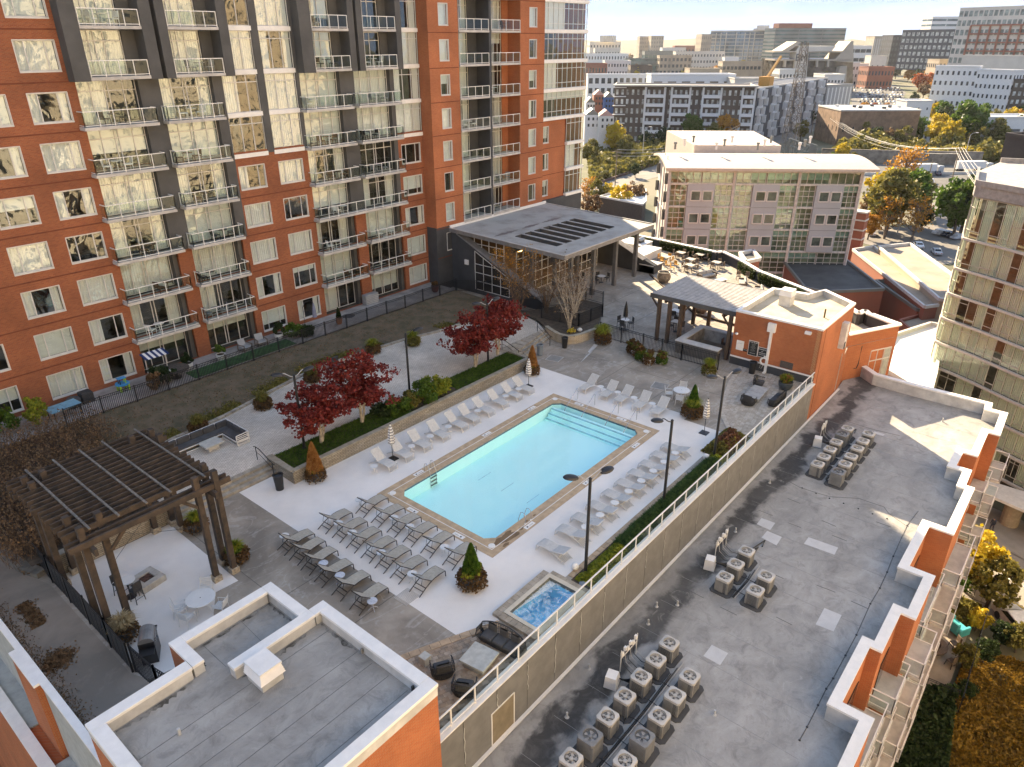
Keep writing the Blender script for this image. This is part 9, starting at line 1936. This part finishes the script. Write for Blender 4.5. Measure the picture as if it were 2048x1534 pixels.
hill=[(1415,269,'orange',14),(1460,271,'olive',13),(1474,264,'olive',14),(1219,267,'olive',11),(1214,264,'orange',10),(1283,271,'yellow',10),(1482,263,'brown',11),(1226,272,'olive',10),(1258,272,'olive',10),(1545,267,'orange',12),(1245,272,'olive',14),(1519,265,'dark',11),(1535,265,'dark',11),(1407,262,'orange',13),(1200,266,'dark',11),(1297,267,'orange',10),(1274,271,'orange',11),(1331,267,'yellow',11),(1398,262,'olive',13),(1415,272,'olive',13),(1533,271,'dark',12),(1519,265,'yellow',10),(1463,270,'dark',9),(1539,263,'dark',12),(1315,263,'dark',14),(1385,265,'dark',11),(1812,279,'olive',12),(1691,269,'green',10),(1737,272,'green',9),(1708,279,'dark',8),(1834,269,'brown',9),(1699,285,'green',12),(1780,281,'olive',9),(1731,269,'brown',9),(1746,285,'dark',12),(1746,276,'olive',10),(1715,275,'dark',8),(1816,277,'dark',11),(1755,274,'olive',10),(1758,277,'green',9),(1809,281,'green',11),(1804,274,'olive',11),(1902,299,'olive',10),(2035,284,'orange',14),(1943,290,'green',13),(1941,292,'olive',13),(1920,267,'green',13),(2012,271,'yellow',14),(1985,299,'green',12),(1954,262,'green',15),(1944,286,'olive',13),(1932,283,'orange',12),(2034,269,'orange',13),(1975,287,'olive',9),(1965,283,'yellow',10),(1984,283,'olive',15),(2042,262,'yellow',9),(2040,277,'orange',8),(1941,272,'orange',9),(1890,287,'green',8),(1929,268,'dark',14),(1985,280,'olive',12),(1909,268,'orange',10),(1964,298,'yellow',11),(2009,284,'green',11),(1881,272,'dark',15),(2040,282,'green',14),(1980,272,'green',12),(1890,159,'red',15),(1815,165,'orange',16),(1928,175,'dark',17),(1648,211,'orange',16),(2030,166,'olive',18),(1976,151,'red',16),(1749,160,'orange',14),(1887,181,'red',19),(2003,151,'dark',14),(1857,172,'orange',18),(1651,173,'red',13),(1641,186,'olive',19),(1862,151,'brown',17),(1920,212,'brown',19),(1982,181,'dark',19),(1922,178,'orange',17),(1832,170,'dark',16),(1863,182,'orange',16),(1650,197,'olive',20),(1925,153,'olive',14),(1424,168,'orange',20),(1447,142,'orange',18),(1334,128,'dark',15),(1389,153,'olive',16),(1395,126,'brown',19),(1227,142,'yellow',18),(1363,138,'yellow',19),(1228,135,'dark',18),(1370,166,'dark',17),(1260,123,'orange',16),(1464,146,'orange',19),(1507,143,'brown',15),(1450,153,'olive',17),(1189,163,'dark',18),(1267,164,'brown',20),(1216,147,'dark',18),(1196,128,'brown',18),(1261,126,'brown',19),(1229,151,'yellow',19),(1287,167,'yellow',19),(1321,156,'yellow',18),(1485,142,'yellow',17),(1403,149,'orange',16),(1212,122,'orange',15),(1364,167,'yellow',14),(1356,164,'dark',20),(1299,143,'orange',15),(1236,139,'brown',19),(1356,148,'olive',16),(1237,134,'orange',14),(1228,206,'brown',10),(1176,182,'orange',11),(1232,189,'brown',10),(1214,235,'yellow',9),(1217,223,'olive',11),(1229,233,'brown',10),(1195,185,'orange',10),(1187,230,'olive',12),(1199,253,'olive',11),(1201,231,'yellow',9),(1207,254,'brown',13),(1217,198,'orange',9),(1202,231,'olive',11),(1221,184,'orange',11),(1660,232,'brown',9),(1690,240,'olive',8),(1850,235,'orange',12),(1865,245,'yellow',12),(1880,250,'green',14),(1905,245,'olive',12),(1930,250,'yellow',12),(1960,248,'orange',10),(1990,245,'red',8),(2015,250,'olive',12),(2040,255,'green',12),(1725,232,'orange',9),(1745,226,'red',7),(1770,226,'orange',7),(1230,268,'yellow',10),(1262,272,'olive',10),(1345,270,'olive',10),(1410,272,'dark',10),(1475,268,'orange',10),(1655,255,'olive',12),(1620,250,'dark',10),(1530,255,'olive',10),(1720,158,'olive',20),(1740,150,'dark',20),(1760,150,'olive',16),(1775,165,'brown',12),(1790,158,'dark',18),(1800,150,'orange',30),(1815,148,'orange',30),(1828,158,'dark',22),(1845,155,'orange',30),(1858,160,'dark',20),(1870,160,'yellow',26),(1885,160,'orange',26),(1835,185,'red',18),(1850,182,'red',18),(1868,190,'orange',15),(1845,200,'brown',14),(1875,200,'yellow',12),(1895,165,'red',22),(1905,215,'brown',10),(1860,215,'olive',10),(1825,212,'dark',10),(1705,165,'olive',16),(1545,178,'olive',12),(1570,170,'green',16),(1520,162,'dark',14),(1395,146,'orange',17),(1412,147,'red',17),(1428,147,'red',15),(1350,148,'brown',12),(1300,152,'yellow',22),(1270,178,'yellow',22),(1285,172,'yellow',20),(1190,190,'olive',14),(1200,170,'brown',14),(1180,165,'yellow',12),(1215,178,'olive',12),(1240,160,'dark',10),(1540,140,'red',14),(1330,150,'olive',10),(1455,145,'dark',9)]
cnt_={}
for x,y,k,h in sorted(hill): cnt_[k]=cnt_.get(k,0)+1; ctree(x,y,k,h,f'{nth(cnt_[k]-1,99)} {adj[k]} tree from the left on the far slopes',GZ,'trees on the far slopes')
def scrub(pix,n,mt,ls,hmax,label,seed):
 n=int(n)
 P_=[G(x,y,GZ) for x,y in pix]; pol=[(p.x,p.y) for p in P_]; xs=[p[0] for p in pol]; ys=[p[1] for p in pol]; b=MB(); r=random.Random(seed); k=0
 while k<n:
  x,y=r.uniform(min(xs),max(xs)),r.uniform(min(ys),max(ys))
  if inside(x,y,pol): b.leaf(Vector((x,y,GZ+r.random()*hmax*(.5+noise.noise(Vector((x*.12,y*.12,seed)))))),r,ls*r.uniform(.6,1.4)); k+=1
 b.obj('scrub',mt,None,label=label,category='scrub',kind='stuff')
scrub([(1175,300),(1300,296),(1500,284),(1560,270),(1440,286),(1300,335),(1180,372)],14000,olive,1.1,6,'olive scrub on the bank between apartments and ramp',1); scrub([(1172,285),(1480,276),(1560,258),(1540,250),(1490,262),(1240,266),(1172,268)],16000,dkg,1.3,9,'dark scrub under the long apartment block',2)
scrub([(1660,322),(1680,295),(1850,300),(2048,300),(2048,322),(1960,327),(1760,324)],16000,olive,1.2,9,'yellow green scrub above the highway wall',3); scrub([(1690,300),(1850,306),(1960,312),(1960,322),(1700,320)],6000,yel,.8,5,'yellow weeds above the highway wall',4)
scrub([(1900,400),(1960,370),(2040,350),(2048,400),(1960,410)],4000,olive,.8,3,'golden brush at the highway edge',5)
scrub([(1940,1290),(2300,1420),(2300,1700),(1850,1700),(1900,1400)],60000,leaf_mat('ivy_rust',(.10,.06,.015),(.34,.20,.03),.4),.22,1.2,'rust and green ivy ground cover in the bottom right corner',6); scrub([(1810,1390),(1905,1400),(1890,1560),(1760,1600)],14000,dkg,.25,2.0,'dark green shrubs between the courtyards',7)
scrub([(1880,1180),(1965,1215),(1935,1262),(1880,1235)],1800,olive,.35,.7,'gravelly planting strip inside the courtyard fence',8)
scrub([(1172,84.5),(1560,84.5),(1560,100),(1172,108)],9000,orl,5,9,'orange and gold wood in a belt below the left skyline',11); scrub([(1172,83.5),(1560,84),(1560,104),(1172,104)],9000,olive,5,9,'olive autumn wood in a belt below the left skyline',12); scrub([(1640,88),(1800,88),(1800,112),(1640,112)],4000,olive,5,9,'wooded slope below the right skyline',13)
for x0,x1,y,D,mt,rf,l_ in ((1172,1190,205,420,whw,slate,'white house with grey roof at the tower edge'),(1188,1208,190,440,redb,M('pink_roof',(.5,.3,.26),.8),'red house with pink gable'),(1208,1228,195,435,M('blue_house',(.06,.14,.35),.8),slate,'blue house with dark gable'),(1170,1200,230,360,whw,slate,'long white house below the red one'),(1198,1228,232,355,cream,M('pink_roof',(.5,.3,.26)),'cream house with hipped pink roof below the blue one')):
 a=PD(x0,y,D); c=PD(x1,y,D); U=Vector((c.x-a.x,c.y-a.y,0)); L_=U.length; U.normalize(); Bk=Vector((-U.y,U.x,0)); t=thing('house',l_,'house',(a.x,a.y,GZ)); H_=a.z-GZ; pp_=[Vector((0,0,0)),U*L_,U*L_+Bk*9,Bk*9]
 MB().prism([(p.x,p.y) for p in pp_],0,H_).obj('wall',mt,t); m1,m2=U*L_*.5,U*L_*.5+Bk*9; MB().add([(*pp_[0].xy,H_),(*pp_[1].xy,H_),(*pp_[2].xy,H_),(*pp_[3].xy,H_),(m1.x,m1.y,H_+2.6),(m2.x,m2.y,H_+2.6)],[(0,1,4),(2,3,5),(1,2,5,4),(3,0,4,5)]).obj('roof',rf,t)
 for i in range(3):
  for zz in (H_-2.4,H_-5.2): p=U*L_*(.2+.3*i)-Bk*.06; q=p+U*.9; MB().quad((p.x,p.y,zz),(q.x,q.y,zz),(q.x,q.y,zz+1.3),(p.x,p.y,zz+1.3)).obj('window',wdk,t)
py=G(1575,310,GZ); t=thing('lattice_pylon','tall rusty lattice power pylon standing before the apartments','pylon',tuple(py)); Hp=PD(1597,84,Vector((py.x,py.y,0)).dot(FH)).z-GZ; pym=M('pylon_steel',(.22,.17,.12),.7); b=MB(); nl=11
for k in range(nl):
 z0,z1=Hp*k/nl,Hp*(k+1)/nl; w0,w1=3.2*(1-.62*k/nl),3.2*(1-.62*(k+1)/nl); c0=[(-w0,-w0),(w0,-w0),(w0,w0),(-w0,w0)]; c1=[(-w1,-w1),(w1,-w1),(w1,w1),(-w1,w1)]
 for i in range(4): j=(i+1)%4; b.beam((*c0[i],z0),(*c1[i],z1),.22,.22); b.beam((*c0[i],z0),(*c1[j],z1),.14,.14); b.beam((*c0[j],z0),(*c1[i],z1),.14,.14); b.beam((*c1[i],z1),(*c1[j],z1),.14,.14)
for zz in (.62,.75,.88): b.beam((-6,0,Hp*zz),(6,0,Hp*zz),.25,.25); b.beam((-6,0,Hp*zz),(0,0,Hp*(zz+.05)),.15,.15); b.beam((6,0,Hp*zz),(0,0,Hp*(zz+.05)),.15,.15)
b.obj('lattice',pym,t)
def pole(x,y,h,label,cross=True):
 p=G(x,y,GZ); t=thing('utility_pole',label,'utility pole',tuple(p)); MB().lathe([(.22,0),(.15,h)],n=7).obj('pole',pym,t)
 if cross:
  for zz in (h-.6,h-2): MB().beam((-1.6*RH.x,-1.6*RH.y,zz),(1.6*RH.x,1.6*RH.y,zz),.15,.15).obj('cross_arm',pym,t)
 return Vector((p.x,p.y,GZ+h))
p1=pole(1622,268,17,'utility pole beside the parked cars on the ramp'); p2=pole(1893,402,17,'utility pole with transformer at the highway verge'); p3=pole(1850,385,11,'slim lamp pole left of the transformer pole',False); p4=pole(1228,405,17,'utility pole at the left of the ramp'); pole(1762,235,16,'tall pole in front of the far parking lot'); pole(1675,215,13,'pole by the white fin building')
def wire_(a,c,sag,label,r=.04):
 t=thing('power_line',label,'power line',(0,0,0)); MB().tube([a.lerp(c,i/14)+Vector((0,0,-4*sag*(i/14)*(1-i/14))) for i in range(15)],r,4,False).obj('cable',cream,t)
far_r=PD(2060,540,75)
for k,(dx,dz2) in enumerate(((-1.5,0),(-.5,.2),(.5,.2),(1.5,0),(0,-1.6))): off=Vector((RH.x*dx,RH.y*dx,dz2)); wire_(p1+off,p2+off,7.5,f'sagging power line, strand {["leftmost","second","middle","fourth","lowest"][k]} between the two highway poles'); wire_(p2+off,Vector((100+dx,-4,6+dz2)) if False else PD(2040+8*dx,430,105)+off,1.5,f'power line running right from the transformer pole, {["leftmost","second","middle","fourth","lowest"][k]} strand')
for k in range(3): wire_(p4+Vector((0,0,-k)),PD(1480,250,300)+Vector((0,0,-k)),3,f'thin cable from the left utility pole, {["upper","middle","lower"][k]} one',.05)
for x,y,h,l_ in ((1284,325,14,'street lamp left on the ramp'),(1503,295,14,'street lamp right on the ramp'),(1543,300,10,'lamp pole beside the pylon'),(1590,290,9,'lamp pole right of the pylon'),(1800,372,12,'lamp post in the highway median, left'),(1926,328,12,'tall lamp pole against the retaining wall'),(1794,470,8,'lamp pole in the bare tree parking lot')):
 p=G(x,y,GZ); t=thing('street_lamp',l_,'street lamp',tuple(p)); MB().lathe([(.18,0),(.1,h)],n=7).obj('pole',slabc,t); MB().tube([(0,0,h),(RH.x*1,RH.y*1,h+.8),(RH.x*2.2,RH.y*2.2,h+1)],.08,5).obj('arm',slabc,t); q=Vector((RH.x*2.6,RH.y*2.6,h+1)); MB().box(q.x-.5,q.y-.5,h+.9,q.x+.5,q.y+.5,h+1.1).obj('lamp_head',slabc,t)
t=thing('crane','orange construction crane boom leaning beside the slanted office','crane',(0,0,0)); a=PD(1533,157,420); c=PD(1562,113,430); MB().beam(a,c,1.1,1.1).obj('boom',M('crane_orange',(.55,.25,.04),.6),t); MB().box(a.x-3,a.y-3,GZ,a.x+3,a.y+3,a.z+1).obj('crane_body',M('crane_orange',(.5,.2,.04)),t)
p=G(1583,300,GZ); t=thing('sign_gantry','blue grey highway sign gantry seen from behind near the loft roof','sign gantry',(0,0,0)); a=PD(1578,290,190); c=PD(1630,310,182); b=MB()
for z_ in (0,1.6): b.beam(a+Vector((0,0,z_)),c+Vector((0,0,z_)),.25,.25)
for i in range(9): b.beam(a.lerp(c,i/9),a.lerp(c,(i+1)/9)+Vector((0,0,1.6)),.15,.15)
b.obj('truss',slate,t); m_=a.lerp(c,.78); MB().beam(m_+Vector((0,0,1)),a.lerp(c,1.0)+Vector((0,0,1)),.3,2.6).obj('sign_panel',slate,t); MB().box(c.x-.3,c.y-.3,GZ,c.x+.3,c.y+.3,c.z+1.6).box(a.x-.3,a.y-.3,GZ,a.x+.3,a.y+.3,a.z+1.6).obj('post',slate,t)
hm=M('far_hills',(.16,.13,.08),.95,col2=(.08,.09,.06),scale=.01)
b=MB(); n=60
for i in range(n+1):
 x=-400+4200*i/n; base=FH*2600+RH*(-300+2600*i/n-800); h=80+40*noise.noise(Vector((i*.16,1,0)))+12*noise.noise(Vector((i*.7,3,0))); b.v+=[(base.x,base.y,GZ),(base.x+FH.x*500,base.y+FH.y*500,GZ+h*.62),(base.x+FH.x*1100,base.y+FH.y*1100,GZ)]
b.f=[(3*i+k,3*i+k+1,3*i+k+4,3*i+k+3) for i in range(n) for k in (0,1)]; b.m=[0]*len(b.f); struct('hills',b,hm,True)
for o in (dark0,left0,right0,ts,ts2,pc,bc,bl,bb,bg_,acA,acB):
 if o.name not in used:
  for c_ in list(o.children): bpy.data.objects.remove(c_)
  bpy.data.objects.remove(o)
hz=MB().box(-350,-2600,-26.2,5200,5200,150).obj('haze', bpy.data.materials.new('haze_air'), None, kind='stuff'); hm_=hz.data.materials[0]; hm_.use_nodes=True; nt=hm_.node_tree; nt.nodes.clear(); o=N(nt,'ShaderNodeOutputMaterial'); pv=N(nt,'ShaderNodeVolumePrincipled'); pv.inputs['Color'].default_value=(.92,.95,1,1); pv.inputs['Density'].default_value=.000035; pv.inputs['Anisotropy'].default_value=.3; nt.links.new(pv.outputs[0],o.inputs['Volume'])
